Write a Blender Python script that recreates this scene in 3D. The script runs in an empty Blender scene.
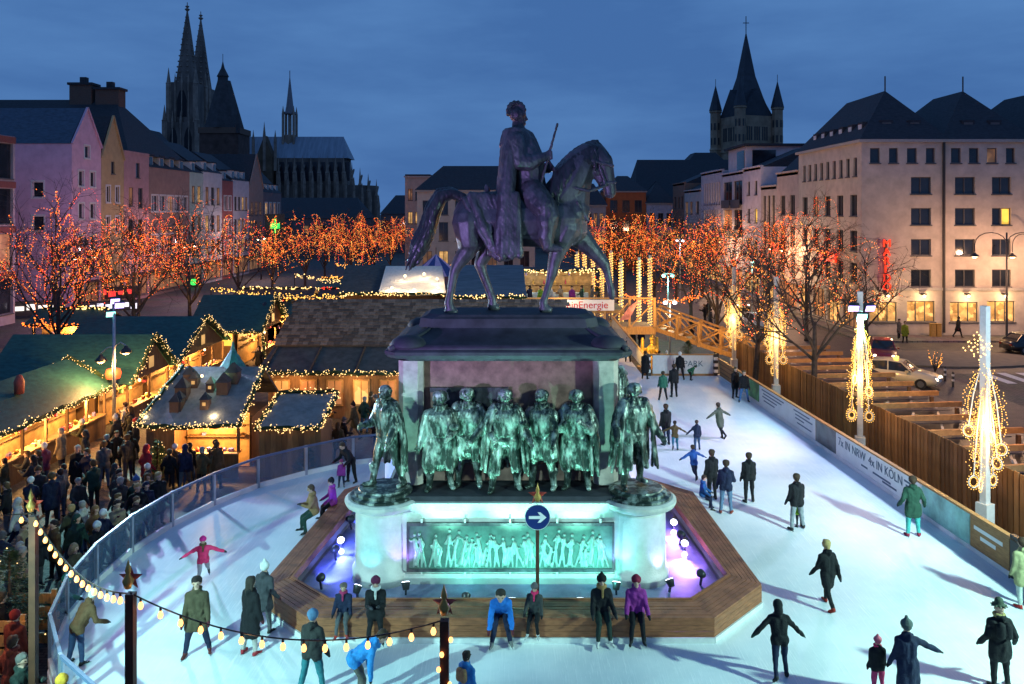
import bpy, math, random
import numpy as np
from mathutils import Vector, Matrix

R = math.radians
rnd = random.Random(7)
scene = bpy.context.scene
COL = scene.collection

# ------------------------------------------------------------------ camera
FPX, HC, VX, VY = 810.0, 10.0, 512.0, 212.0     # focal length (px), eye height, vanishing point
cam_d = bpy.data.cameras.new('camera')
cam = bpy.data.objects.new('camera', cam_d)
COL.objects.link(cam)
cam.location = (0, 0, HC)
cam.rotation_euler = (R(90), 0, 0)
cam_d.sensor_width = 36.0
cam_d.lens = 36.0 * FPX / 1024.0
cam_d.shift_y = -(342.0 - VY) / 1024.0
cam_d.clip_start = 0.1
cam_d.clip_end = 6000
scene.camera = cam

# ------------------------------------------------------------------ world : dusk sky
world = bpy.data.worlds.new('World')
scene.world = world
world.use_nodes = True
wn, wl = world.node_tree.nodes, world.node_tree.links
wn.clear()
w_out = wn.new('ShaderNodeOutputWorld')
w_bg = wn.new('ShaderNodeBackground')
sky = wn.new('ShaderNodeTexSky')
sky.sky_type = 'NISHITA'
sky.sun_disc = False
sky.sun_elevation = R(3.0)
sky.sun_rotation = R(200)
sky.air_density = 1.2
sky.dust_density = 0.6
sky.ozone_density = 4.0
w_tc = wn.new('ShaderNodeTexCoord')
w_map = wn.new('ShaderNodeMapping')
w_map.inputs['Scale'].default_value = (1.2, 1.2, 5.0)
w_no = wn.new('ShaderNodeTexNoise')
w_no.inputs['Scale'].default_value = 2.4
w_no.inputs['Detail'].default_value = 6
w_no.inputs['Roughness'].default_value = 0.55
w_rmp = wn.new('ShaderNodeValToRGB')
w_rmp.color_ramp.elements[0].position = 0.38
w_rmp.color_ramp.elements[0].color = (0.88, 0.88, 0.90, 1)
w_rmp.color_ramp.elements[1].position = 0.68
w_rmp.color_ramp.elements[1].color = (1.38, 1.26, 1.14, 1)
w_tint = wn.new('ShaderNodeMix'); w_tint.data_type = 'RGBA'; w_tint.blend_type = 'MIX'
w_tint.inputs[0].default_value = 0.95
w_tint.inputs[7].default_value = (0.72, 1.95, 4.9, 1)     # even blue-hour cloud deck
w_mul = wn.new('ShaderNodeMix'); w_mul.data_type = 'RGBA'; w_mul.blend_type = 'MULTIPLY'
w_mul.inputs[0].default_value = 1.0
wl.new(w_tc.outputs['Generated'], w_map.inputs['Vector'])
wl.new(w_map.outputs['Vector'], w_no.inputs['Vector'])
wl.new(w_no.outputs['Fac'], w_rmp.inputs['Fac'])
wl.new(sky.outputs['Color'], w_tint.inputs[6])
wl.new(w_tint.outputs[2], w_mul.inputs[6])
wl.new(w_rmp.outputs['Color'], w_mul.inputs[7])
wl.new(w_mul.outputs[2], w_bg.inputs['Color'])
w_bg.inputs['Strength'].default_value = 0.09
wl.new(w_bg.outputs['Background'], w_out.inputs['Surface'])

vs = scene.view_settings
vs.view_transform = 'Standard'
vs.look = 'None'
vs.exposure = 0.0
vs.gamma = 1.0
vs.use_curve_mapping = False
cy = scene.cycles
cy.use_denoising = True
cy.max_bounces = 5
cy.diffuse_bounces = 2
cy.glossy_bounces = 3
cy.transmission_bounces = 3
cy.transparent_max_bounces = 8
cy.sample_clamp_indirect = 4.0
cy.sample_clamp_direct = 0.0
cy.caustics_reflective = False
cy.caustics_refractive = False
cy.use_light_tree = True

GZ = -0.5       # market ground; the rink platform is raised to z = 0

def G(x, y, z=0.0):
    Y = (HC - z) * FPX / (y - VY)
    return Vector(((x - VX) * Y / FPX, Y, z))
def P(x, y, Y):
    return Vector(((x - VX) * Y / FPX, Y, HC - (y - VY) * Y / FPX))
def YatX(x, X):
    return FPX * X / (x - VX)

# ------------------------------------------------------------------ materials
MATS = {}
def M(name, col=None, rough=0.6, metal=0.0, var=0.18, scale=6.0, bump=0.0, bscale=None, spec=0.4, stretch=None, coat=0.0, alpha=1.0, trans=0.0):
    if name in MATS:
        return MATS[name]
    m = bpy.data.materials.new(name)
    m.use_nodes = True
    nt = m.node_tree
    b = nt.nodes['Principled BSDF']
    b.inputs['Roughness'].default_value = rough
    b.inputs['Metallic'].default_value = metal
    b.inputs['Specular IOR Level'].default_value = spec
    b.inputs['Coat Weight'].default_value = coat
    b.inputs['Alpha'].default_value = alpha
    b.inputs['Transmission Weight'].default_value = trans
    c = (col[0], col[1], col[2], 1)
    b.inputs['Base Color'].default_value = c
    if var > 0 or bump > 0:
        tc = nt.nodes.new('ShaderNodeTexCoord')
        mp = nt.nodes.new('ShaderNodeMapping')
        if stretch: mp.inputs['Scale'].default_value = stretch
        nt.links.new(tc.outputs['Object'], mp.inputs['Vector'])
        no = nt.nodes.new('ShaderNodeTexNoise')
        no.inputs['Scale'].default_value = scale
        no.inputs['Detail'].default_value = 5
        no.inputs['Roughness'].default_value = 0.6
        nt.links.new(mp.outputs['Vector'], no.inputs['Vector'])
        if var > 0:
            rp = nt.nodes.new('ShaderNodeValToRGB')
            rp.color_ramp.elements[0].position = 0.30
            rp.color_ramp.elements[1].position = 0.72
            rp.color_ramp.elements[0].color = tuple(max(0, v * (1 - var)) for v in col) + (1,)
            rp.color_ramp.elements[1].color = tuple(min(1, v * (1 + var)) for v in col) + (1,)
            nt.links.new(no.outputs['Fac'], rp.inputs['Fac'])
            nt.links.new(rp.outputs['Color'], b.inputs['Base Color'])
        if bump > 0:
            n2 = no
            if bscale:
                n2 = nt.nodes.new('ShaderNodeTexNoise')
                n2.inputs['Scale'].default_value = bscale
                n2.inputs['Detail'].default_value = 4
                nt.links.new(mp.outputs['Vector'], n2.inputs['Vector'])
            bp = nt.nodes.new('ShaderNodeBump')
            bp.inputs['Strength'].default_value = bump
            bp.inputs['Distance'].default_value = 0.05
            nt.links.new(n2.outputs['Fac'], bp.inputs['Height'])
            nt.links.new(bp.outputs['Normal'], b.inputs['Normal'])
    MATS[name] = m
    return m

def EM(name, col, strength, sample=False):
    if name in MATS:
        return MATS[name]
    m = bpy.data.materials.new(name)
    m.use_nodes = True
    b = m.node_tree.nodes['Principled BSDF']
    b.inputs['Base Color'].default_value = (col[0] * .5, col[1] * .5, col[2] * .5, 1)
    b.inputs['Emission Color'].default_value = (*col, 1)
    b.inputs['Emission Strength'].default_value = strength
    m.cycles.emission_sampling = 'AUTO' if sample else 'NONE'
    MATS[name] = m
    return m

def EMN(name, col, strength, scale=1.5, lo=.12, hi=1.0):
    """lit interior: emission broken up by a procedural pattern of dim and bright patches"""
    if name in MATS: return MATS[name]
    m = EM(name, col, strength)
    nt = m.node_tree; b = nt.nodes['Principled BSDF']
    tc = nt.nodes.new('ShaderNodeTexCoord'); vo = nt.nodes.new('ShaderNodeTexVoronoi'); no = nt.nodes.new('ShaderNodeTexNoise')
    vo.inputs['Scale'].default_value = scale; vo.distance = 'MANHATTAN'; no.inputs['Scale'].default_value = scale * .7; no.inputs['Detail'].default_value = 4
    nt.links.new(tc.outputs['Object'], vo.inputs['Vector']); nt.links.new(tc.outputs['Object'], no.inputs['Vector'])
    mx = nt.nodes.new('ShaderNodeMath'); mx.operation = 'MULTIPLY'
    nt.links.new(vo.outputs['Color'], mx.inputs[0]); nt.links.new(no.outputs['Fac'], mx.inputs[1])
    mr = nt.nodes.new('ShaderNodeMapRange'); mr.inputs[1].default_value = .12; mr.inputs[2].default_value = .42; mr.inputs[3].default_value = lo * strength; mr.inputs[4].default_value = hi * strength
    nt.links.new(mx.outputs[0], mr.inputs[0]); nt.links.new(mr.outputs[0], b.inputs['Emission Strength'])
    return m

TMP = bpy.data.scenes.new('workbench')
def tmp_graph():
    with bpy.context.temp_override(scene=TMP, view_layer=TMP.view_layers[0]):
        return bpy.context.evaluated_depsgraph_get()
# ------------------------------------------------------------------ object helpers
WM = {}
def tag(o, label=None, cat=None, group=None, kind=None):
    if label: o['label'] = label
    if cat: o['category'] = cat
    if group: o['group'] = group
    if kind: o['kind'] = kind
    return o
def thing(name, label, cat, loc=(0, 0, 0), rz=0.0, group=None):
    o = bpy.data.objects.new(name, None)
    COL.objects.link(o)
    o.empty_display_size = 0.2
    o.location = loc
    o.rotation_euler = (0, 0, rz)
    WM[o] = Matrix.Translation(Vector(loc)) @ Matrix.Rotation(rz, 4, 'Z')
    return tag(o, label, cat, group)
def link_mesh(name, me, parent=None, loc=None, rz=0.0):
    o = bpy.data.objects.new(name, me)
    COL.objects.link(o)
    if parent is not None:
        o.parent = parent
    if loc is not None:
        o.location = loc
    o.rotation_euler = (0, 0, rz)
    WM[o] = (WM[parent] if parent is not None else Matrix()) @ Matrix.Translation(Vector(loc or (0, 0, 0))) @ Matrix.Rotation(rz, 4, 'Z')
    return o
def copy_tree(o, parent=None):
    c = o.copy()
    COL.objects.link(c)
    c.parent = parent
    for ch in o.children:
        copy_tree(ch, c)
    return c

class MB:
    def __init__(s):
        s.v, s.f, s.m = [], [], []
    def add(s, vs, fs, mi=0):
        n = len(s.v)
        s.v.extend([tuple(p) for p in vs])
        s.f.extend([tuple(i + n for i in f) for f in fs])
        s.m.extend([mi] * len(fs))
        return s
    def box(s, a, b, mi=0):
        (x0, y0, z0), (x1, y1, z1) = a, b
        x0, x1 = min(x0, x1), max(x0, x1); y0, y1 = min(y0, y1), max(y0, y1); z0, z1 = min(z0, z1), max(z0, z1)
        vs = [(x0, y0, z0), (x1, y0, z0), (x1, y1, z0), (x0, y1, z0), (x0, y0, z1), (x1, y0, z1), (x1, y1, z1), (x0, y1, z1)]
        return s.add(vs, [(0, 3, 2, 1), (4, 5, 6, 7), (0, 1, 5, 4), (1, 2, 6, 5), (2, 3, 7, 6), (3, 0, 4, 7)], mi)
    def beam(s, p, q, w, h, mi=0, up=(0, 0, 1)):
        p, q = Vector(p), Vector(q)
        d = (q - p).normalized()
        u = Vector(up)
        if abs(d.dot(u)) > .98: u = Vector((0, 1, 0))
        a = d.cross(u).normalized() * w / 2
        b = a.cross(d).normalized() * h / 2
        vs = [p - a - b, p + a - b, p + a + b, p - a + b, q - a - b, q + a - b, q + a + b, q - a + b]
        return s.add(vs, [(0, 1, 2, 3), (7, 6, 5, 4), (0, 4, 5, 1), (1, 5, 6, 2), (2, 6, 7, 3), (3, 7, 4, 0)], mi)
    def tube(s, pts, rs, n=8, mi=0, cap=True):
        pts = [Vector(p) for p in pts]
        if not hasattr(rs, '__len__'): rs = [rs] * len(pts)
        rings = []
        prev = None
        for i, p in enumerate(pts):
            d = (pts[min(i + 1, len(pts) - 1)] - pts[max(i - 1, 0)])
            if d.length < 1e-9: d = Vector((0, 0, 1))
            d.normalize()
            if prev is None:
                u = Vector((0, 0, 1)) if abs(d.z) < .9 else Vector((1, 0, 0))
                a = d.cross(u).normalized()
            else:
                a = prev - d * prev.dot(d)
                a = a.normalized() if a.length > 1e-6 else d.orthogonal().normalized()
            prev = a
            b = d.cross(a)
            rings.append([p + (a * math.cos(2 * math.pi * k / n) + b * math.sin(2 * math.pi * k / n)) * rs[i] for k in range(n)])
        vs = [v for r in rings for v in r]
        fs = []
        for i in range(len(pts) - 1):
            for k in range(n):
                k2 = (k + 1) % n
                fs.append((i * n + k, i * n + k2, (i + 1) * n + k2, (i + 1) * n + k))
        if cap:
            fs.append(tuple(range(n))[::-1])
            fs.append(tuple((len(pts) - 1) * n + k for k in range(n)))
        return s.add(vs, fs, mi)
    def lathe(s, prof, c=(0, 0, 0), n=24, mi=0):
        vs, fs = [], []
        for r, z in prof:
            for k in range(n):
                a = 2 * math.pi * k / n
                vs.append((c[0] + r * math.cos(a), c[1] + r * math.sin(a), c[2] + z))
        for i in range(len(prof) - 1):
            for k in range(n):
                k2 = (k + 1) % n
                fs.append((i * n + k, i * n + k2, (i + 1) * n + k2, (i + 1) * n + k))
        fs.append(tuple(range(n))[::-1])
        fs.append(tuple((len(prof) - 1) * n + k for k in range(n)))
        return s.add(vs, fs, mi)
    def prism(s, poly, z0, z1, mi=0):
        n = len(poly)
        vs = [(p[0], p[1], z0) for p in poly] + [(p[0], p[1], z1) for p in poly]
        fs = [tuple(range(n))[::-1], tuple(range(n, 2 * n))] + [(k, (k + 1) % n, n + (k + 1) % n, n + k) for k in range(n)]
        return s.add(vs, fs, mi)
    def loft(s, rings, mi=0, cap=True):
        n = len(rings[0])
        vs = [v for r in rings for v in r]
        fs = []
        for i in range(len(rings) - 1):
            for k in range(n):
                k2 = (k + 1) % n
                fs.append((i * n + k, i * n + k2, (i + 1) * n + k2, (i + 1) * n + k))
        if cap:
            fs.append(tuple(range(n))[::-1]); fs.append(tuple((len(rings) - 1) * n + k for k in range(n)))
        return s.add(vs, fs, mi)
    def quad(s, a, b, c, d, mi=0):
        return s.add([a, b, c, d], [(0, 1, 2, 3)], mi)
    def slab(s, a, b, c, d, t, mi=0):
        a, b, c, d = map(Vector, (a, b, c, d))
        n = (b - a).cross(d - a).normalized() * t
        vs = [a, b, c, d, a - n, b - n, c - n, d - n]
        return s.add(vs, [(0, 1, 2, 3), (7, 6, 5, 4), (0, 4, 5, 1), (1, 5, 6, 2), (2, 6, 7, 3), (3, 7, 4, 0)], mi)
    def octa(s, p, r, mi=0):
        x, y, z = p
        vs = [(x + r, y, z), (x - r, y, z), (x, y + r, z), (x, y - r, z), (x, y, z + r), (x, y, z - r)]
        return s.add(vs, [(0, 2, 4), (2, 1, 4), (1, 3, 4), (3, 0, 4), (2, 0, 5), (1, 2, 5), (3, 1, 5), (0, 3, 5)], mi)
    def ball(s, p, r, n=8, mi=0, sz=1.0):
        vs = [(p[0], p[1], p[2] - r * sz)]
        rr = n // 2
        for i in range(1, rr):
            t = math.pi * i / rr
            for k in range(n):
                a = 2 * math.pi * k / n
                vs.append((p[0] + r * math.sin(t) * math.cos(a), p[1] + r * math.sin(t) * math.sin(a), p[2] - r * sz * math.cos(t)))
        vs.append((p[0], p[1], p[2] + r * sz))
        fs = [(0, 1 + (k + 1) % n, 1 + k) for k in range(n)]
        for i in range(rr - 2):
            for k in range(n):
                k2 = (k + 1) % n
                fs.append((1 + i * n + k, 1 + i * n + k2, 1 + (i + 1) * n + k2, 1 + (i + 1) * n + k))
        b = 1 + (rr - 2) * n
        fs += [(b + k, b + (k + 1) % n, len(vs) - 1) for k in range(n)]
        return s.add(vs, fs, mi)
    def mesh(s, name, mats, smooth=False):
        me = bpy.data.meshes.new(name)
        me.from_pydata(s.v, [], s.f)
        if not isinstance(mats, (list, tuple)): mats = [mats]
        for m in mats: me.materials.append(m)
        if len(mats) > 1:
            me.polygons.foreach_set('material_index', s.m)
        if smooth:
            me.polygons.foreach_set('use_smooth', [True] * len(me.polygons))
        me.update()
        return me
    def build(s, name, mats, parent=None, smooth=False, local=False, label=None, cat=None, group=None, kind=None):
        """vertices are world coordinates unless local"""
        if parent is not None:
            if not local:
                inv = WM[parent].inverted()
                s.v = [tuple(inv @ Vector(p)) for p in s.v]
            o = link_mesh(name, s.mesh(name, mats, smooth), parent)
        else:
            a = np.array(s.v)
            c = Vector(((a[:, 0].min() + a[:, 0].max()) / 2, (a[:, 1].min() + a[:, 1].max()) / 2, a[:, 2].min()))
            s.v = [tuple(Vector(p) - c) for p in s.v]
            o = link_mesh(name, s.mesh(name, mats, smooth), None, c)
        return tag(o, label, cat, group, kind)

def lamp(kind, name, loc, power, col, parent=None, target=None, radius=0.1, angle=60, blend=0.6):
    d = bpy.data.lights.new(name, kind)
    d.energy = power
    d.color = col
    d.shadow_soft_size = radius
    if kind == 'SPOT':
        d.spot_size = R(angle)
        d.spot_blend = blend
    o = bpy.data.objects.new(name, d)
    COL.objects.link(o)
    loc = Vector(loc)
    q = None
    if target is not None:
        q = (Vector(target) - loc).to_track_quat('-Z', 'Y').to_matrix().to_4x4()
    mw = Matrix.Translation(loc) @ (q or Matrix())
    if parent is not None:
        o.parent = parent
        mw = WM[parent].inverted() @ mw
    o.matrix_local = mw
    return o

def text_mesh(txt, size, mat, name, parent, mw, extrude=0.01, align='CENTER', sx=1.0):
    """flat lettering as real mesh; mw: world matrix whose X is the reading direction, Y up, Z towards the reader"""
    c = bpy.data.curves.new(name, 'FONT')
    c.body = txt
    c.size = size
    c.align_x = align
    c.align_y = 'CENTER'
    c.extrude = extrude
    t = bpy.data.objects.new('tmp_text', c)
    TMP.collection.objects.link(t)
    dg = tmp_graph()
    me = bpy.data.meshes.new_from_object(t.evaluated_get(dg))
    bpy.data.objects.remove(t)
    me.name = name
    me.materials.clear()
    me.materials.append(mat)
    me.transform(Matrix.Scale(sx, 4, (1, 0, 0)))
    inv = WM[parent].inverted() if parent is not None else Matrix()
    me.transform(inv @ mw)
    o = link_mesh(name, me, parent)
    if len(txt) > 1: o['kind'] = 'stuff'
    return o
def frame(o, xd, zd):
    """matrix with origin o, x axis xd, z axis zd (normal)"""
    x = Vector(xd).normalized(); z = Vector(zd).normalized(); y = z.cross(x)
    m = Matrix.Identity(4)
    for i in range(3):
        m[i][0], m[i][1], m[i][2], m[i][3] = x[i], y[i], z[i], o[i]
    return m

# ------------------------------------------------------------------ sculpting: union of tapered capsules
def cap_mesh(p, r, q, s, n=10):
    """closed tapered capsule as verts, faces"""
    p, q = np.array(p, float), np.array(q, float)
    d = q - p
    L = np.linalg.norm(d)
    if L < 1e-6:
        d = np.array([0, 0, 1.0]); L = 0.0
    else:
        d = d / L
    u = np.array([0, 0, 1.0]) if abs(d[2]) < .9 else np.array([1.0, 0, 0])
    a = np.cross(d, u); a /= np.linalg.norm(a)
    b = np.cross(d, a)
    ang = np.arange(n) * 2 * np.pi / n
    circ = np.outer(np.cos(ang), a) + np.outer(np.sin(ang), b)
    rings = []
    for t in (-60, -30, 0): rings.append((p + d * r * math.sin(R(t)), r * math.cos(R(t))))
    for t in (0, 30, 60): rings.append((q + d * s * math.sin(R(t)), s * math.cos(R(t))))
    vs = [p - d * r]
    for c, rad in rings: vs.extend(list(c + circ * rad))
    vs.append(q + d * s)
    fs = [(0, 1 + (k + 1) % n, 1 + k) for k in range(n)]
    for i in range(5):
        for k in range(n):
            k2 = (k + 1) % n
            fs.append((1 + i * n + k, 1 + i * n + k2, 1 + (i + 1) * n + k2, 1 + (i + 1) * n + k))
    bb = 1 + 5 * n
    e = len(vs) - 1
    fs += [(bb + k, bb + (k + 1) % n, e) for k in range(n)]
    return vs, fs
def sculpt(caps, voxel, mats, name, smooth_it=2, taubin=0.5, crease=0.0):
    """caps: list of (p, r, q, s, mi). Returns one continuous mesh with material regions."""
    V, Fc = [], []
    for c in caps:
        vs, fs = cap_mesh(*c[:4])
        n = len(V)
        V.extend([tuple(x) for x in vs])
        Fc.extend([tuple(i + n for i in f) for f in fs])
    me = bpy.data.meshes.new(name)
    me.from_pydata(V, [], Fc)
    o = bpy.data.objects.new('tmp_sculpt', me)
    TMP.collection.objects.link(o)
    md = o.modifiers.new('r', 'REMESH')
    md.mode = 'VOXEL'
    md.voxel_size = voxel
    if smooth_it:
        sm = o.modifiers.new('s', 'SMOOTH')
        sm.iterations = smooth_it
        sm.factor = taubin
    dg = tmp_graph()
    out = bpy.data.meshes.new_from_object(o.evaluated_get(dg))
    bpy.data.objects.remove(o)
    bpy.data.meshes.remove(me)
    out.name = name
    out.materials.clear()
    for m in mats: out.materials.append(m)
    nf = len(out.polygons)
    if crease:                       # cloth creases / chisel marks
        nv = len(out.vertices)
        co = np.zeros(nv * 3); out.vertices.foreach_get('co', co); co = co.reshape(-1, 3)
        no = np.zeros(nv * 3); out.vertices.foreach_get('normal', no); no = no.reshape(-1, 3)
        x, y, z = co.T / (crease * 55)
        d = np.sin(9 * x + 3 * z + 2 * np.sin(5 * y)) * np.sin(4 * z + 6 * y + 2 * np.sin(7 * x)) + .6 * np.sin(17 * x + 5 * z + 3 * np.sin(6 * z)) * np.cos(13 * y - 4 * z)
        co = co + no * (d * crease)[:, None]
        out.vertices.foreach_set('co', co.ravel())
    out.polygons.foreach_set('use_smooth', [True] * nf)
    if len(mats) > 1 and nf:
        ctr = np.zeros(nf * 3); out.polygons.foreach_get('center', ctr)
        ctr = ctr.reshape(-1, 3)
        best = np.full(nf, 1e9); bi = np.zeros(nf, int)
        for c in caps:
            p, q = np.array(c[0], float), np.array(c[2], float)
            d = q - p; L2 = max(d.dot(d), 1e-9)
            t = np.clip((ctr - p) @ d / L2, 0, 1)
            dist = np.linalg.norm(ctr - p - t[:, None] * d, axis=1) - (c[1] + (c[3] - c[1]) * t)
            w = dist < best
            best[w] = dist[w]; bi[w] = c[4]
        out.polygons.foreach_set('material_index', bi.tolist())
    out.update()
    return out
# ================================================================== GROUND, ROAD, ICE
def paving(name, col, joint, sc, rough=0.75, var=0.35):
    m = bpy.data.materials.new(name); m.use_nodes = True
    nt = m.node_tree; b = nt.nodes['Principled BSDF']
    tc = nt.nodes.new('ShaderNodeTexCoord')
    br = nt.nodes.new('ShaderNodeTexBrick')
    br.inputs['Scale'].default_value = sc
    br.inputs['Mortar Size'].default_value = 0.03
    br.inputs['Color1'].default_value = (*[c * (1 - var) for c in col], 1)
    br.inputs['Color2'].default_value = (*[c * (1 + var) for c in col], 1)
    br.inputs['Mortar'].default_value = (*joint, 1)
    no = nt.nodes.new('ShaderNodeTexNoise'); no.inputs['Scale'].default_value = 0.35; no.inputs['Detail'].default_value = 6
    mx = nt.nodes.new('ShaderNodeMix'); mx.data_type = 'RGBA'; mx.blend_type = 'MULTIPLY'; mx.inputs[0].default_value = 0.7
    nt.links.new(tc.outputs['Object'], br.inputs['Vector'])
    nt.links.new(tc.outputs['Object'], no.inputs['Vector'])
    nt.links.new(br.outputs['Color'], mx.inputs[6]); nt.links.new(no.outputs['Color'], mx.inputs[7])
    nt.links.new(mx.outputs[2], b.inputs['Base Color'])
    bp = nt.nodes.new('ShaderNodeBump'); bp.inputs['Strength'].default_value = .4; bp.inputs['Distance'].default_value = .02
    nt.links.new(br.outputs['Fac'], bp.inputs['Height']); bp.invert = True
    nt.links.new(bp.outputs['Normal'], b.inputs['Normal'])
    b.inputs['Roughness'].default_value = rough
    return m
pave_m = paving('plaza_paving', (.16, .13, .11), (.05, .045, .04), 2.2)
walk_m = paving('sidewalk_paving', (.24, .21, .19), (.08, .07, .065), 1.2)
asph = M('asphalt', (.055, .052, .055), .55, var=.35, scale=1.3, bump=.3, bscale=60)

def sheet(name, poly, z, mat, kind='structure', label=None):
    b = MB(); b.add([(p[0], p[1], z) for p in poly], [tuple(range(len(poly)))])
    return b.build(name, mat, kind=kind, label=label)
sheet('ground', [(-1500, -60), (1500, -60), (1500, 3000), (-1500, 3000)], GZ, pave_m, label='dark stone paving of the market square')
sheet('road', [(20.5, -20), (27.5, -20), (28.0, 300), (21.5, 300)], GZ + .004, asph, label='asphalt street along the right edge of the square')
sheet('side_street', [(27.5, 52.5), (75, 52.5), (75, 65.0), (27.5, 65.0)], GZ + .008, asph, label='side street in front of the big stone building')
b = MB()
for k in range(5):
    b.box((30.3 + k * 1.25, 49.5, GZ + .012), (30.9 + k * 1.25, 52.8, GZ + .016))
b.build('crosswalk_marking', M('road_paint', (.75, .72, .66), .6, var=.2, scale=8), kind='structure', label='painted white crossing stripes on the side street')
b = MB()
b.prism([(28.2, 65.2), (75, 65.2), (75, 68.3), (29.6, 68.3), (29.6, 300), (28.2, 300)], GZ, GZ + .13)
b.build('pavement', walk_m, kind='structure', label='pale raised pavement along the big stone building')
b = MB()
isl = [(31 + 6.5 * math.cos(a), 57.5 + 3.2 * math.sin(a)) for a in np.linspace(0, 2 * math.pi, 28, endpoint=False)]
b.prism(isl, GZ, GZ + .13)
b.build('traffic_island', M('island_paving', (.20, .16, .11), .8, scale=2), kind='structure', label='rounded kerbed traffic island beside the zebra crossing')

# --- ice
def ice_mat():
    m = bpy.data.materials.new('ice'); m.use_nodes = True
    nt = m.node_tree; b = nt.nodes['Principled BSDF']
    tc = nt.nodes.new('ShaderNodeTexCoord')
    n1 = nt.nodes.new('ShaderNodeTexNoise'); n1.inputs['Scale'].default_value = .35; n1.inputs['Detail'].default_value = 8; n1.inputs['Roughness'].default_value = .62
    r1 = nt.nodes.new('ShaderNodeValToRGB')
    r1.color_ramp.elements[0].position = .36; r1.color_ramp.elements[0].color = (.64, .70, .74, 1)
    r1.color_ramp.elements[1].position = .62; r1.color_ramp.elements[1].color = (.84, .87, .88, 1)
    nt.links.new(tc.outputs['Object'], n1.inputs['Vector']); nt.links.new(n1.outputs['Fac'], r1.inputs['Fac'])
    # skate scratches : two stretched noises
    cols = []
    for ang, sc in ((25, 1.6), (-38, 2.1), (80, 1.2)):
        mp = nt.nodes.new('ShaderNodeMapping'); mp.inputs['Rotation'].default_value = (0, 0, R(ang)); mp.inputs['Scale'].default_value = (14 * sc, .45 * sc, 1)
        n2 = nt.nodes.new('ShaderNodeTexNoise'); n2.inputs['Scale'].default_value = 1.6; n2.inputs['Detail'].default_value = 3; n2.inputs['Distortion'].default_value = .6
        r2 = nt.nodes.new('ShaderNodeValToRGB')
        r2.color_ramp.elements[0].position = .60; r2.color_ramp.elements[0].color = (0, 0, 0, 1)
        r2.color_ramp.elements[1].position = .70; r2.color_ramp.elements[1].color = (1, 1, 1, 1)
        nt.links.new(tc.outputs['Object'], mp.inputs['Vector']); nt.links.new(mp.outputs['Vector'], n2.inputs['Vector']); nt.links.new(n2.outputs['Fac'], r2.inputs['Fac'])
        cols.append(r2)
    a1 = nt.nodes.new('ShaderNodeMath'); a1.operation = 'MAXIMUM'
    nt.links.new(cols[0].outputs['Color'], a1.inputs[0]); nt.links.new(cols[1].outputs['Color'], a1.inputs[1])
    a2 = nt.nodes.new('ShaderNodeMath'); a2.operation = 'MAXIMUM'
    nt.links.new(a1.outputs[0], a2.inputs[0]); nt.links.new(cols[2].outputs['Color'], a2.inputs[1])
    mx = nt.nodes.new('ShaderNodeMix'); mx.data_type = 'RGBA'
    mx.inputs[7].default_value = (.94, .95, .96, 1)
    ml = nt.nodes.new('ShaderNodeMath'); ml.operation = 'MULTIPLY'; ml.inputs[1].default_value = .6
    nt.links.new(a2.outputs[0], ml.inputs[0]); nt.links.new(ml.outputs[0], mx.inputs[0])
    nt.links.new(r1.outputs['Color'], mx.inputs[6]); nt.links.new(mx.outputs[2], b.inputs['Base Color'])
    ra = nt.nodes.new('ShaderNodeMapRange'); ra.inputs[1].default_value = .3; ra.inputs[2].default_value = .7; ra.inputs[3].default_value = .38; ra.inputs[4].default_value = .6
    nt.links.new(n1.outputs['Fac'], ra.inputs[0]); nt.links.new(ra.outputs[0], b.inputs['Roughness'])
    b.inputs['Specular IOR Level'].default_value = .35
    bp = nt.nodes.new('ShaderNodeBump'); bp.inputs['Strength'].default_value = .15; bp.inputs['Distance'].default_value = .02
    nt.links.new(a2.outputs[0], bp.inputs['Height']); nt.links.new(bp.outputs['Normal'], b.inputs['Normal'])
    return m
ice_m = ice_mat()

RB = lambda Y: 12.5 + (49.4 - Y) * 0.042        # x of the right hand boards at depth Y
left_base = [(-5.9, 32.4), (-7.2, 31.4), (-8.6, 30.1), (-9.5, 29.0), (-10.4, 27.1), (-10.95, 25.2), (-11.2, 23.4), (-11.15, 21.4), (-10.8, 19.4), (-10.1, 17.6), (-9.1, 16.3), (-7.9, 15.2), (-5.5, 13.6), (-2, 12.6)]
rink = [(RB(49.4), 49.4), (8.0, 49.5), (8.0, 56), (3.6, 56), (3.2, 42), (1.5, 35.5), (-2.5, 33.2)] + left_base + [(RB(12.6), 12.6)]
bi = MB(); bi.prism(rink[::-1], GZ, 0.0)
bi.build('ice_rink', ice_m, kind='structure', label='pale scratched ice of the skating rink')

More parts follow.
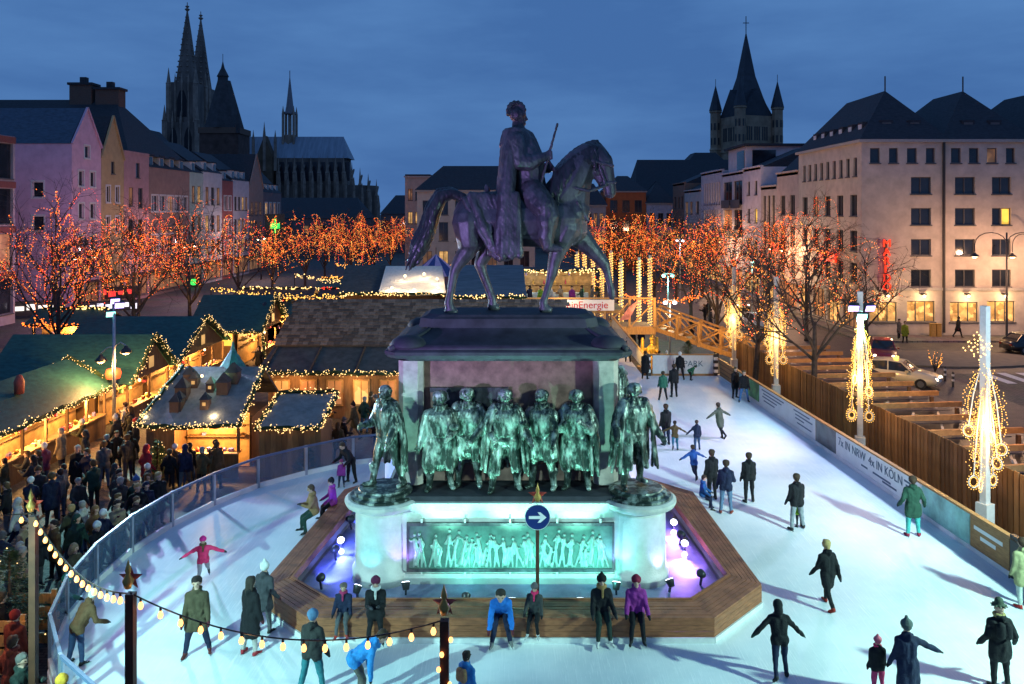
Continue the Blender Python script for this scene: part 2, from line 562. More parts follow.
# --- right boards with advertising panels
wood_o = M('rail_wood', (.34, .17, .06), .6, var=.3, scale=4, stretch=(1, 1, 8), bump=.2)
wood_d = M('dark_wood', (.13, .065, .03), .65, var=.35, scale=5, stretch=(1, 1, 6), bump=.2)
white_p = M('white_panel', (.74, .75, .74), .45, var=.08, scale=2)
teal_p = M('advert_teal', (.28, .55, .50), .4, var=.5, scale=1.2)
dark_p = M('advert_dark', (.07, .08, .08), .35, var=.7, scale=2)
green_p = M('advert_green', (.10, .34, .10), .4, var=.8, scale=1.5)
ink = M('board_ink', (.06, .10, .16), .5, var=0)
red_ink = M('red_ink', (.62, .02, .03), .45, var=0)
bd = thing('rink_board', 'long row of advertising boards along the right edge of the ice', 'rink boards', (RB(30), 30, 0))
def brd(Y0, Y1, z0, z1, off, th, mat, name, parent=bd, label=None):
    b = MB()
    p0, p1 = Vector((RB(Y0) + off, Y0, 0)), Vector((RB(Y1) + off, Y1, 0))
    q0, q1 = p0 + Vector((th, 0, 0)), p1 + Vector((th, 0, 0))
    b.prism([p0, p1, q1, q0][::-1], z0, z1)
    o = b.build(name, mat, parent)
    if label: o['label'] = label
    return o
segs = [(48.9, 45.5, wood_o, 'bare timber slat panel', None), (45.5, 44.0, teal_p, 'pale green advertising panel', None), (44.0, 42.0, green_p, 'green leafy picture panel', None),
        (42.0, 35.0, white_p, 'white advertising panel with small print', ('line', 'line')), (35.0, 33.0, dark_p, 'dark picture panel', None),
        (33.0, 26.6, white_p, 'white advertising panel with large dark lettering', ('', 'big')), (26.6, 24.0, teal_p, 'teal city picture panel', None),
        (24.0, 22.2, wood_o, 'timber panel with white lettering', None), (21.4, 16, wood_o, 'timber slat panel', None), (16, 12.6, white_p, 'white panel', None)]
for (Ya, Yb, mt, lab, tx) in segs:
    brd(Yb + .02, Ya - .02, .14, 1.06, 0.0, .05, mt, 'advert_panel', label=lab)
    if tx:
        n = Vector((-1, -.042, 0))
        def strip(y0, y1, zz, hh):      # lines of small print, too fine to read
            brd(y0, y1, zz, zz + hh, -.006, .004, ink, 'print_line')
        if tx[1] == 'big':
            for s, sz, yy, zz in (('7x IN NRW', .46, 31.6, .74), ('4x IN KÖLN', .46, 29.0, .74)):
                text_mesh(s, sz, ink, 'lettering', bd, frame((RB(yy) - .012, yy, zz), (.042, -1, 0), n), .003)
            for y0, y1, zz in ((30.3, 30.8, .36), (28.6, 29.9, .36), (28.2, 29.2, .26), (26.9, 27.7, .80), (26.9, 27.6, .66), (26.9, 27.4, .42), (26.9, 27.5, .3)): strip(y0, y1, zz, .07)
        else:
            for y0, y1, zz in ((38.6, 41.6, .86), (38.9, 41.4, .70), (39.5, 41.5, .54), (35.6, 37.4, .86), (35.3, 37.2, .70), (36.2, 37.2, .54), (35.4, 37.0, .36), (39.8, 41.3, .36)): strip(y0, y1, zz, .06)
for y0, y1, zz in ((22.5, 23.8, .70), (22.8, 23.5, .48)): brd(y0, y1, zz, zz + .11, -.006, .004, white_p, 'print_line')
for k, zz in enumerate((.36, .6, .84)):
    brd(45.6, 48.8, zz, zz + .04, -.012, .01, wood_d, 'slat_gap')
    brd(16.1, 21.3, zz, zz + .04, -.012, .01, wood_d, 'slat_gap')
brd(12.6, 49.2, 1.06, 1.12, -.03, .16, wood_o, 'top_rail')
brd(12.6, 49.2, 0.0, .14, -.02, .09, white_p, 'kick_plate')
brd(21.45, 22.15, 0.02, 1.2, -.03, .14, M('black_board', (.02, .02, .025), .5), 'gate_post')
for Yp in np.arange(13.5, 49, 2.4):
    b = MB(); b.box((RB(Yp) + .06, Yp - .05, GZ), (RB(Yp) + .16, Yp + .05, 1.05)); b.build('post', wood_d, bd)

# --- far board with banner
fb = thing('rink_end_board', 'low white board with dark lettering at the far end of the ice', 'rink boards', (10.5, 49.5, 0))
b = MB(); b.box((8.6, 49.5, .12), (12.3, 49.58, 1.25)); b.build('banner_panel', M('grey_banner', (.62, .62, .63), .5, var=.08), fb)
b = MB(); b.box((8.5, 49.46, 0.0), (12.35, 49.62, .12)); b.build('base_plank', wood_o, fb)
b = MB(); b.box((8.5, 49.46, 1.25), (12.35, 49.62, 1.32)); b.build('top_rail', wood_o, fb)
text_mesh('UTPARK', .5, ink, 'lettering', fb, frame((10.75, 49.488, .72), (1, 0, 0), (0, -1, 0)), .004)
for xx in (8.35, 12.45):
    b = MB()
    for k in range(7):
        b.box((xx - .12, 49.42, k * .19), (xx + .12, 49.64, k * .19 + .188), k % 2)
    b.build('striped_post', [M('post_black', (.03, .03, .03), .5, var=0), white_p], fb, label='black and white striped post')

# --- glass boards on the left
glass_b = M('board_glass', (.16, .26, .42), .08, var=0, spec=.5, alpha=.20)
steel = M('galvanised_steel', (.35, .38, .44), .4, metal=.6, var=.15)
blue_rail = M('blue_rail', (.02, .16, .62), .35, var=.1); rim_d = M('grey_blue_rim', (.10, .14, .24), .4, var=.1)
gb = thing('rink_barrier', 'curved clear panelled barrier with blue rim round the left side of the ice', 'rink boards', (-9.5, 24, 0))
ext = [(-2.5, 33.2)] + left_base
def resample(pts, step):
    out = [Vector((*pts[0], 0))]
    acc = 0
    for a, c in zip(pts[:-1], pts[1:]):
        a, c = Vector((*a, 0)), Vector((*c, 0))
        L = (c - a).length
        d = step - acc
        while d <= L:
            out.append(a.lerp(c, d / L)); d += step
        acc = (acc + L) % step
    return out
gp = resample(ext, 2.0)
for i, p in enumerate(gp):
    d = (gp[min(i + 1, len(gp) - 1)] - gp[max(i - 1, 0)]).normalized()
    nrm = Vector((d.y, -d.x, 0))
    b = MB(); b.beam(p + Vector((0, 0, 0)), p + Vector((0, 0, 1.13)), .11, .07, up=nrm); b.build('post', steel, gb)
    if i < len(gp) - 1:
        q = gp[i + 1]; dd = (q - p).normalized()
        b = MB(); b.beam(p + dd * .06 + Vector((0, 0, .60)), q - dd * .06 + Vector((0, 0, .60)), .02, .86); b.build('pane', glass_b, gb)
        b = MB(); b.beam(p + Vector((0, 0, 1.09)), q + Vector((0, 0, 1.09)), .07, .07); b.build('rim', blue_rail if i > 12 else rim_d, gb)
        b = MB(); b.beam(p + dd * .06 + Vector((0, 0, .085)), q - dd * .06 + Vector((0, 0, .085)), .08, .17); b.build('kick_plate', white_p, gb)

# --- timber fence behind the right boards : each plank its own piece
fl = lambda Y: 16.35 - (Y - 25.9) * .058
fn = thing('plank_fence', 'tall fence of brown upright planks behind the right hand rink boards', 'fence', (fl(38), 38, GZ))
pm = [MB().box((-.02, -.125, 0), (.02, .125, 2.1)).mesh('plank', M('plank_%d' % k, c, .7, var=.35, scale=3, stretch=(1, 1, .25), bump=.25)) for k, c in enumerate(((.27, .14, .05), (.21, .105, .04), (.33, .17, .065)))]
Yp = 20.0; k = 0
while Yp < 54:
    o = link_mesh('plank', pm[rnd.randrange(3)], fn, (fl(Yp) - fl(38) + rnd.uniform(-.012, .012), Yp - 38, rnd.uniform(-.03, .0)))
    Yp += .27; k += 1
for zz in (.35, 1.6):
    b = MB(); b.beam((fl(20) + .06, 20, zz + GZ), (fl(54) + .06, 54, zz + GZ), .06, .12); b.build('rail', wood_d, fn)

# --- timber framework of the covered site behind the fence
ts = thing('timber_framework', 'low framework of timber beams over dark sheets between fence and street', 'timber framework', (19.5, 40, GZ))
beam_m = M('site_beam', (.36, .18, .07), .65, var=.3, scale=4, bump=.2)
sheet_m = M('site_sheet', (.035, .035, .045), .35, var=.6, scale=1.5)
lath = M('site_lath', (.42, .38, .36), .6, var=.25)
b = MB(); b.box((16.5, 27.5, .35), (22.0, 55, .42)); b.build('dark_sheet', sheet_m, ts)
for i, Yb in enumerate(np.arange(28, 55, 2.25)):
    x0 = fl(Yb) + .25
    b = MB(); b.beam((x0, Yb, 1.12), (20.8 + .1 * (i % 2), Yb + .5, 1.12), .16, .22); b.build('beam', beam_m, ts)
    for xx in (x0 + .5, 20.4):
        b = MB(); b.box((xx - .07, Yb + .05, GZ), (xx + .07, Yb + .2, 1.02)); b.build('post', wood_d, ts)
    for j in range(4):
        b = MB(); b.beam((x0 + .3 + j * 1.15, Yb + .35, .5), (x0 + .9 + j * 1.15, Yb + 1.9, .86), .10, .05); b.build('lath', lath, ts)
    b = MB(); b.beam((x0 + .2, Yb + 1.1, .72), (20.6, Yb + 1.4, .72), .9, .03); b.build('panel', sheet_m, ts)

# --- timber bridge at the far end, with banner
br = thing('timber_bridge', 'lit timber footbridge with railing and stair beyond the rink', 'footbridge', (5, 58, GZ))
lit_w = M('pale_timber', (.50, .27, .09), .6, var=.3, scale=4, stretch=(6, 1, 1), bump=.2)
b = MB(); b.box((-4, 57, 1.62), (10, 60.5, 1.8)); b.build('deck', lit_w, br)
b = MB(); b.box((-4, 56.9, 1.4), (10.1, 57.1, 1.95)); b.build('edge_beam', lit_w, br)
for xx in np.arange(-4, 10.3, 1.75):
    b = MB(); b.box((xx - .08, 56.78, 1.95), (xx + .08, 56.94, 3.9)); b.build('railing_post', lit_w, br)
    b = MB(); b.box((xx - .1, 57.2, GZ), (xx + .1, 57.4, 1.62)); b.build('support_post', lit_w, br)
b = MB(); b.box((-4, 56.76, 3.9), (10.1, 56.96, 4.0)); b.build('hand_rail', lit_w, br)
for k in range(8):
    x0 = -4 + 1.75 * k
    b = MB(); b.beam((x0 + .1, 56.86, 2.0), (x0 + 1.65, 56.86, 3.6), .05, .09); b.build('brace', lit_w, br)
# stair going down to the right
sa, sb_ = Vector((10.2, 57.4, 1.7)), Vector((17.0, 54.2, GZ + .1))
for off in (0, 1.8):
    o2 = Vector((.3, .9, 0)).normalized() * off
    b = MB(); b.beam(sa + o2, sb_ + o2, .1, .3); b.build('stringer', lit_w, br)
    b = MB(); b.beam(sa + o2 + Vector((0, 0, 1.5)), sb_ + o2 + Vector((0, 0, 1.3)), .1, .12); b.build('hand_rail', lit_w, br)
    for k in range(6):
        p = sa.lerp(sb_, k / 5) + o2
        b = MB(); b.box(p + Vector((-.08, -.08, -.2)), p + Vector((.08, .08, 1.5 if k < 5 else 1.3))); b.build('railing_post', lit_w, br)
        if k < 5:
            q = sa.lerp(sb_, (k + 1) / 5) + o2
            b = MB(); b.beam(p + Vector((0, 0, .15)), q + Vector((0, 0, 1.35)), .05, .1); b.build('brace', lit_w, br)
            b = MB(); b.beam(p + Vector((0, 0, 1.35)), q + Vector((0, 0, .15)), .05, .1); b.build('brace', lit_w, br)
for k in range(12):
    p = sa.lerp(sb_, (k + .5) / 12)
    b = MB(); b.beam(p + Vector((.3, .9, .05)).normalized() * .1, p + Vector((.3, .9, 0)).normalized() * 1.7, .5, .05); b.build('tread', lit_w, br)
rp = thing('ramp_wall', 'pale slanting ramp side running down from the footbridge to the ice', 'ramp', (7.6, 54.5, 0))
b = MB(); b.add([(7.0, 57, 1.7), (8.3, 51, .1), (8.3, 51, 1.0), (7.0, 57, 2.7), (7.1, 57, 1.7), (8.4, 51, .1), (8.4, 51, 1.0), (7.1, 57, 2.7)], [(0, 1, 2, 3), (7, 6, 5, 4), (0, 4, 5, 1), (1, 5, 6, 2), (2, 6, 7, 3), (3, 7, 4, 0)])
b.build('panel', M('ramp_panel', (.58, .52, .45), .5), rp)
b = MB(); b.beam((6.98, 57, 2.75), (8.32, 51, 1.05), .12, .08); b.build('hand_rail', lit_w, rp)
bn = thing('banner', 'white banner with red lettering hung on the footbridge railing', 'banner', (4.4, 56.7, 2.4))
b = MB(); b.box((2.6, 56.66, 3.10), (7.15, 56.70, 3.86)); b.build('cloth', M('banner_cloth', (.82, .80, .80), .6, var=.05), bn)
text_mesh('RheinEnergie', .70, red_ink, 'lettering', bn, frame((4.88, 56.645, 3.48), (1, 0, 0), (0, -1, 0)), .004, sx=1.0)
b = MB(); b.add([(7.5, 56.6, 2.4), (8.2, 56.6, 2.5), (8.9, 56.6, 3.9), (8.2, 56.6, 3.4), (7.5, 56.64, 2.4), (8.2, 56.64, 2.5), (8.9, 56.64, 3.9), (8.2, 56.64, 3.4)], [(0, 1, 2, 3), (7, 6, 5, 4), (0, 4, 5, 1), (1, 5, 6, 2), (2, 6, 7, 3), (3, 7, 4, 0)])
b.build('emblem', M('banner_red', (.60, .22, .20), .5, var=.6, scale=2), bn)
# ================================================================== MONUMENT
stone = M('white_stone', (.56, .55, .52), .7, var=.16, scale=2.2, bump=.25, bscale=25)
granite = M('red_granite', (.25, .13, .11), .42, var=.45, scale=3.0, bump=.12, bscale=40)
granite_l = M('pale_granite', (.46, .38, .35), .5, var=.3, scale=3.0, bump=.12, bscale=40)
copper = M('dark_copper', (.045, .042, .055), .7, metal=.2, var=.4, scale=2)
def bronze_mat(name, base, patina, amt, rough):
    m = bpy.data.materials.new(name); m.use_nodes = True
    nt = m.node_tree; b = nt.nodes['Principled BSDF']
    tc = nt.nodes.new('ShaderNodeTexCoord')
    n1 = nt.nodes.new('ShaderNodeTexNoise'); n1.inputs['Scale'].default_value = 2.5; n1.inputs['Detail'].default_value = 7; n1.inputs['Roughness'].default_value = .65
    mp = nt.nodes.new('ShaderNodeMapping'); mp.inputs['Scale'].default_value = (1.6, 1.6, .7)
    nt.links.new(tc.outputs['Object'], mp.inputs['Vector']); nt.links.new(mp.outputs['Vector'], n1.inputs['Vector'])
    rp = nt.nodes.new('ShaderNodeValToRGB')
    rp.color_ramp.elements[0].position = .5 - amt; rp.color_ramp.elements[0].color = (*base, 1)
    rp.color_ramp.elements[1].position = .64; rp.color_ramp.elements[1].color = (*patina, 1)
    nt.links.new(n1.outputs['Fac'], rp.inputs['Fac']); nt.links.new(rp.outputs['Color'], b.inputs['Base Color'])
    b.inputs['Roughness'].default_value = rough; b.inputs['Metallic'].default_value = .35
    n2 = nt.nodes.new('ShaderNodeTexNoise'); n2.inputs['Scale'].default_value = 22; n2.inputs['Detail'].default_value = 4
    nt.links.new(tc.outputs['Object'], n2.inputs['Vector'])
    bp = nt.nodes.new('ShaderNodeBump'); bp.inputs['Strength'].default_value = .25; bp.inputs['Distance'].default_value = .03
    nt.links.new(n2.outputs['Fac'], bp.inputs['Height']); nt.links.new(bp.outputs['Normal'], b.inputs['Normal'])
    MATS[name] = m
    return m
bronze = bronze_mat('bronze_patina', (.025, .035, .03), (.44, .49, .45), .04, .38)
bronze_d = bronze_mat('bronze_dark', (.035, .032, .04), (.12, .11, .125), .16, .46)
bronze_k = bronze_mat('bronze_black', (.018, .017, .02), (.05, .048, .055), .16, .35)

YC = 24.6
Q = YC / 23.75
def zq(z): return HC - (HC - z) * Q      # heights of the upper monument, set from its distance
ZP = zq(7.10)
# ---- bench ring
deck_m = M('deck_plank', (.30, .105, .05), .5, var=.4, scale=3, stretch=(1, 1, 1), bump=.2, bscale=30)
deck_f = M('deck_front', (.30, .105, .045), .5, var=.35, scale=4, stretch=(1, 1, 6), bump=.2)
outer = [(-4.75, 18.8), (4.7, 18.8), (6.32, 20.5), (6.1, 27.3), (4.2, 29.3), (-4.0, 29.3), (-5.7, 27.5), (-6.35, 20.4)]
inner = [(-4.45, 19.75), (4.35, 19.75), (5.6, 21.05), (5.25, 26.7), (3.9, 28.35), (-3.7, 28.35), (-5.0, 26.9), (-5.65, 20.9)]
fr = thing('fountain_bench', 'octagonal brown timber bench deck surrounding the monument basin', 'bench', (0, 24, 0))
for i in range(8):
    j = (i + 1) % 8
    a, c, d, e = [Vector((*p, 0)) for p in (outer[i], outer[j], inner[j], inner[i])]
    nP = 7
    for k in range(nP):
        g = .008
        t0, t1 = k / nP + g, (k + 1) / nP - g
        p0, p1, p2, p3 = a.lerp(e, t0), c.lerp(d, t0), c.lerp(d, t1), a.lerp(e, t1)
        zz = .58 + rnd.uniform(-.004, .004)
        b = MB(); b.prism([p0, p1, p2, p3], zz - .05, zz); b.build('plank', deck_m, fr)
    nn = (c - a).normalized(); out = Vector((nn.y, -nn.x, 0))
    for k in range(3):
        z0 = .13 + k * .135
        b = MB(); b.prism([a, c, c - out * .04, a - out * .04], z0 + .004, z0 + .131); b.build('front_plank', deck_f, fr)
    b = MB(); b.prism([a + out * .03, c + out * .03, c - out * .02, a - out * .02], 0.002, .12); b.build('base_strip', M('base_strip', (.70, .70, .68), .5, var=.1), fr)
    # inner upstand
    b = MB(); b.prism([e, d, d + (c - d).normalized() * .08, e + (a - e).normalized() * .08], .40, .60); b.build('back_rail', deck_f, fr)
# ---- basin: floor and water
bs = MB(); bs.prism(inner, .004, .10); bs.build('basin_floor', M('basin_floor', (.34, .36, .55), .6, var=.3, scale=1.5), kind='structure', label='floor of the monument fountain basin')
wm = bpy.data.materials.new('basin_water'); wm.use_nodes = True
nt = wm.node_tree; pb = nt.nodes['Principled BSDF']
pb.inputs['Base Color'].default_value = (.03, .045, .11, 1); pb.inputs['Roughness'].default_value = .10; pb.inputs['Alpha'].default_value = .32
tcn = nt.nodes.new('ShaderNodeTexCoord'); nz = nt.nodes.new('ShaderNodeTexNoise'); nz.inputs['Scale'].default_value = 3; nz.inputs['Detail'].default_value = 3
bpn = nt.nodes.new('ShaderNodeBump'); bpn.inputs['Strength'].default_value = .12; bpn.inputs['Distance'].default_value = .05
nt.links.new(tcn.outputs['Object'], nz.inputs['Vector']); nt.links.new(nz.outputs['Fac'], bpn.inputs['Height']); nt.links.new(bpn.outputs['Normal'], pb.inputs['Normal'])
b = MB(); b.add([(p[0] * .995, (p[1] - 24) * .995 + 24, .26) for p in inner], [tuple(range(8))]); b.build('water', wm, kind='structure', label='still dark water in the monument basin')

# ---- stone base with four round bastions, granite block, copper roof, plinth
pd = thing('monument_pedestal', 'tall stone and red granite pedestal carrying the bronze horseman', 'pedestal', (0, YC, 0))
bx0, bx1, by0, by1 = -3.5, 3.42, 21.6, 27.7
corn = [(-3.5, 22.08), (3.42, 22.08), (3.42, 27.2), (-3.5, 27.2)]
b = MB(); b.box((bx0, by0, .1), (bx1, by1, 2.06)); b.build('base_block', stone, pd)
b = MB(); b.box((bx0 - .06, by0 - .06, .1), (bx1 + .06, by1 + .06, .38)); b.build('base_plinth', stone, pd)
b = MB(); b.box((bx0 - .05, by0 - .10, 2.06), (bx1 + .05, by1 + .10, 2.26)); b.build('base_cornice', stone, pd)
b = MB(); b.box((bx0 + .1, by0 + .04, 2.26), (bx1 - .1, by1 - .04, 2.40)); b.build('base_ledge', copper, pd)
for cx, cy in corn:
    b = MB(); b.lathe([(.84, .1), (.84, .4), (.77, .46), (.75, 1.9), (.79, 2.02)], (cx, cy, 0), 32); b.build('bastion', stone, pd, True)
    b = MB(); b.lathe([(.84, 2.025), (1.0, 2.10), (1.04, 2.18), (1.04, 2.25), (.96, 2.30)], (cx, cy, 0), 32); b.build('bastion_cornice', stone, pd)
    b = MB(); b.lathe([(.90, 2.302), (.90, 2.36), (.78, 2.39), (.78, 2.46), (.68, 2.49), (.66, 2.53)], (cx, cy, 0), 32); b.build('statue_base', bronze, pd)
# granite block: chamfered corners
def ring(hx, hy, ch, z, cx=-.1, cy=YC):
    hx, hy, ch, z = hx * Q, hy * Q, ch * Q, zq(z)
    return [(cx - hx + ch, cy - hy, z), (cx + hx - ch, cy - hy, z), (cx + hx, cy - hy + ch, z), (cx + hx, cy + hy - ch, z), (cx + hx - ch, cy + hy, z), (cx - hx + ch, cy + hy, z), (cx - hx, cy + hy - ch, z), (cx - hx, cy - hy + ch, z)]
b = MB(); b.loft([ring(2.55, 1.72, .1, 2.70), ring(2.55, 1.72, .1, 6.02)]); b.build('granite_block', granite, pd)
for sx in (-1, 1):
    for sy in (-1, 1):
        cx = -.1 + sx * 2.62 * Q; cyy = YC + sy * 1.85
        b = MB()
        w = .34
        b.prism([(cx - w, cyy - w + .14), (cx - w + .14, cyy - w), (cx + w - .14, cyy - w), (cx + w, cyy - w + .14), (cx + w, cyy + w), (cx - w, cyy + w)], zq(2.702), zq(6.021))
        b.build('corner_pilaster', granite_l, pd)
b = MB(); b.loft([ring(2.5, 1.75, .1, 2.72), ring(2.5, 1.75, .1, 3.15)]); b.build('granite_plinth', granite, pd)
b = MB(); b.box((-2.2, YC - 1.90, 3.0), (-.2, YC - 1.80, 4.95)); b.box((-2.3, YC - 1.92, 4.95), (-.1, YC - 1.79, 5.08)); b.build('inscription_panel', bronze_d, pd)
b = MB(); b.loft([ring(2.95, 2.15, .3, 6.025), ring(3.0, 2.2, .3, 6.10), ring(3.22, 2.4, .3, 6.13), ring(3.30, 2.45, .3, 6.22), ring(3.30, 2.45, .3, 6.30), ring(3.2, 2.36, .3, 6.36)]); b.build('cornice', copper, pd)
rr = []
for k in range(7):
    t = k / 6
    rr.append(ring(2.32 + .93 * (1 - t) ** 1.9, 1.0 + 1.38 * (1 - t) ** 1.9, .38 - .1 * t, 6.362 + .50 * t))
b = MB(); b.loft(rr); b.build('copper_roof', copper, pd, True)
for sx in (-1, 1):
    for sy in (-1, 1):          # raised scroll ribs at the hips
        pts = []
        for k in range(9):
            t = k / 8
            pts.append((-.1 + sx * Q * (2.15 + .98 * (1 - t) ** 1.9), YC + sy * Q * (.9 + 1.42 * (1 - t) ** 1.9), zq(6.38 + .44 * t)))
        b = MB(); b.tube(pts, [.08] * 9, 8); b.build('roof_rib', copper, pd, True)
        b = MB(); b.lathe([(.0, 0), (.5, .01), (.52, .08), (.42, .22), (.26, .3), (.0, .32)], (-.1 + sx * 2.8, YC + sy * 1.95, zq(6.36)), 20); b.build('corner_cushion', copper, pd, True)
b = MB(); b.loft([ring(2.55, 1.08, .35, 6.75), ring(2.5, 1.05, .35, 7.0), ring(2.36, .95, .35, 7.05), ring(2.30, .9, .4, 7.10)]); b.build('statue_plinth', copper, pd)
# bronze relief on the front
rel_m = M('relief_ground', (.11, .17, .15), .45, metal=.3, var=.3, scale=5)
rl = thing('relief_panel', 'long green bronze relief panel of little figures on the white base', 'relief', (-.05, by0, .5))
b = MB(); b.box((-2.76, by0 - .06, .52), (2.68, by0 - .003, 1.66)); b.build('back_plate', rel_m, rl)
for (x0, x1, z0, z1) in ((-2.80, 2.72, 1.66, 1.74), (-2.80, 2.72, .44, .52), (-2.80, -2.74, .522, 1.658), (2.66, 2.72, .522, 1.658)):
    b = MB(); b.box((x0, by0 - .10, z0), (x1, by0 - .002, z1)); b.build('border', bronze_d, rl)
for xx in (-2.4, -1.25, -.05, 1.2, 2.35):
    for zz in (1.745, .34):
        b = MB(); b.box((xx - .025, by0 - .1, zz), (xx + .025, by0 - .01, zz + .1)); b.build('bracket', stone, rl)
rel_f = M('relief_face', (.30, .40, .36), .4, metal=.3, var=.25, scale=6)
caps = []
rr2 = random.Random(3)
for k in range(27):
    x = -2.52 + k * .193 + rr2.uniform(-.04, .04)
    h = rr2.uniform(.74, 1.0); z0 = .56; y = by0 - .075
    if k % 5 == 3: h *= .62
    lean = rr2.uniform(-.16, .16)
    hp = (x + lean * .5, y, z0 + h * .52); sh = (x + lean, y, z0 + h * .82); hd = (x + lean * 1.2, y - .01, z0 + h * .97)
    caps += [(hp, .055, sh, .06, 0), (hd, .045, hd, .045, 0)]
    for s in (-1, 1):
        fx = x + s * rr2.uniform(.03, .10)
        caps.append((hp, .04, (fx, y, z0 + .02), .028, 0))
        el = (sh[0] + s * rr2.uniform(.05, .13), y - .01, sh[2] - rr2.uniform(.02, .2))
        ha = (el[0] + rr2.uniform(-.12, .12), y - .015, el[2] + rr2.uniform(-.14, .12))
        caps += [(sh, .03, el, .026, 0), (el, .026, ha, .02, 0)]
    if k % 3 == 0:
        caps.append(((x, y, z0 + .1), .07, (x + .08, y, z0 + .5), .04, 0))
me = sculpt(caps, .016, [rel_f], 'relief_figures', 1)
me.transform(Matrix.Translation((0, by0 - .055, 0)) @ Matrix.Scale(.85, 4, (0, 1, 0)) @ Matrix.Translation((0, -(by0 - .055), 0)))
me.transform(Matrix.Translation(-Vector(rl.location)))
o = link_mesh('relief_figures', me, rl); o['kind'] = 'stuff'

# ------------------------------------------------------------------ equestrian statue, drawn in picture scale at depth YC
KS = YC / FPX
def hz(u, v, dy=0.0):       # u,v measured on a drawing of the horse (2.85 units per picture pixel)
    return ((380 + u / 2.85 - VX) * KS, YC + dy, HC - (80 + v / 2.85 - VY) * KS)
def hr(r): return r / 2.85 * KS
hc = []
def C(u1, v1, d1, r1, u2, v2, d2, r2, mi=0):
    hc.append((hz(u1, v1, d1), hr(r1), hz(u2, v2, d2), hr(r2), mi))
def chain(pts, mi=0):
    for a, c in zip(pts[:-1], pts[1:]): C(*a, *c, mi)
for s in (-1, 1):
    C(275, 402, .10 * s, 58, 400, 402, .10 * s, 60); C(400, 402, .10 * s, 62, 520, 395, .10 * s, 62); C(262, 395, .2 * s, 46, 285, 380, .16 * s, 44); C(535, 390, .2 * s, 42, 520, 360, .16 * s, 40)
C(270, 385, 0, 62, 300, 372, 0, 58); C(300, 372, 0, 55, 500, 360, 0, 58)
C(500, 360, 0, 58, 545, 375, 0, 55); C(400, 415, 0, 62, 520, 415, 0, 66)
C(535, 385, 0, 62, 545, 420, 0, 48)
chain([(508, 340, 0, 58), (545, 290, 0, 54), (566, 245, 0, 49), (590, 218, 0, 39), (614, 208, 0, 29)])
chain([(545, 380, 0, 52), (560, 310, 0, 40), (578, 265, 0, 33)])
chain([(616, 206, 0, 27), (632, 235, 0, 33), (643, 270, 0, 26), (653, 302, 0, 20), (656, 320, 0, 18)])
C(612, 240, 0, 25, 630, 285, 0, 15); C(650, 322, 0, 13, 660, 305, 0, 13)
for s in (-1, 1):
    C(618, 190, .09 * s, 6, 614, 174, .11 * s, 2.5)                 # ears
    C(643, 236, .18 * s, 6, 648, 240, .18 * s, 6)                  # brow
    C(662, 312, .06 * s, 6, 665, 318, .07 * s, 4)                  # nostrils
    C(615, 260, .16 * s, 12, 606, 250, .14 * s, 14)                # cheek
# hind legs
chain([(255, 405, -.28, 50), (258, 455, -.30, 40), (250, 485, -.30, 28), (222, 525, -.30, 18), (213, 545, -.30, 14), (203, 605, -.30, 11), (198, 632, -.30, 13), (203, 648, -.30, 15)])
C(200, 655, -.30, 15, 210, 658, -.30, 15)
chain([(280, 405, .28, 50), (298, 455, .30, 38), (300, 490, .30, 26), (284, 525, .30, 18), (290, 548, .30, 14), (312, 605, .30, 11), (320, 628, .30, 13), (320, 645, .30, 14)])
C(318, 650, .30, 14, 328, 652, .30, 14)
# front legs
chain([(530, 420, -.24, 44), (510, 470, -.26, 30), (497, 510, -.26, 20), (490, 545, -.26, 16), (482, 575, -.26, 11), (470, 615, -.26, 10.5), (464, 632, -.26, 12), (468, 645, -.26, 13)])
C(466, 650, -.26, 14, 478, 652, -.26, 13)
chain([(545, 425, .22, 44), (585, 462, .24, 30), (615, 495, .24, 22), (642, 525, .24, 17), (650, 550, .24, 12), (658, 585, .24, 10), (662, 603, .24, 12)])
C(662, 608, .24, 12, 664, 620, .24, 10)
me = sculpt(hc, .032, [bronze_d], 'horse_body', 3)
eq = thing('equestrian_statue', 'dark bronze rider in long cloak on a walking horse atop the pedestal', 'statue', (0, YC, ZP))
me.transform(Matrix.Translation((0, -YC, -ZP)))
link_mesh('horse', me, eq)
def part(name, caps, voxel=.025, it=2, mat=None):
    me = sculpt(caps, voxel, [mat or bronze_d], name, it, crease=.008)
    me.transform(Matrix.Translation((0, -YC, -ZP)))
    return link_mesh(name, me, eq)
# tail strands
hc = []; rt = random.Random(5)
for k in range(26):
    o = rt.uniform(-1, 1); dy = rt.uniform(-.16, .16)
    e = rt.uniform(.72, 1.0)
    pts = [(240 + 3 * o, 338 + 6 * o), (205 + 2 * o, 322 + 7 * o), (172 + 8 * o, 330 + 12 * o), (150 + 14 * o, 372 + 12 * o), (134 + 20 * o, 425 + 6 * o), (114 + 21 * o, 470 + 8 * o), (96 + 18 * o * e, 515 + rt.uniform(-12, 10)), (82 + 14 * o * e, 535 + rt.uniform(-25, 8))]
    rs = [10, 11, 10, 9, 8, 7, 5, 2]
    chain([(p[0] + rt.uniform(-2, 2), p[1], dy * min(1, i / 3), r) for i, (p, r) in enumerate(zip(pts, rs))])
part('tail', hc, .026, 0, bronze_k)
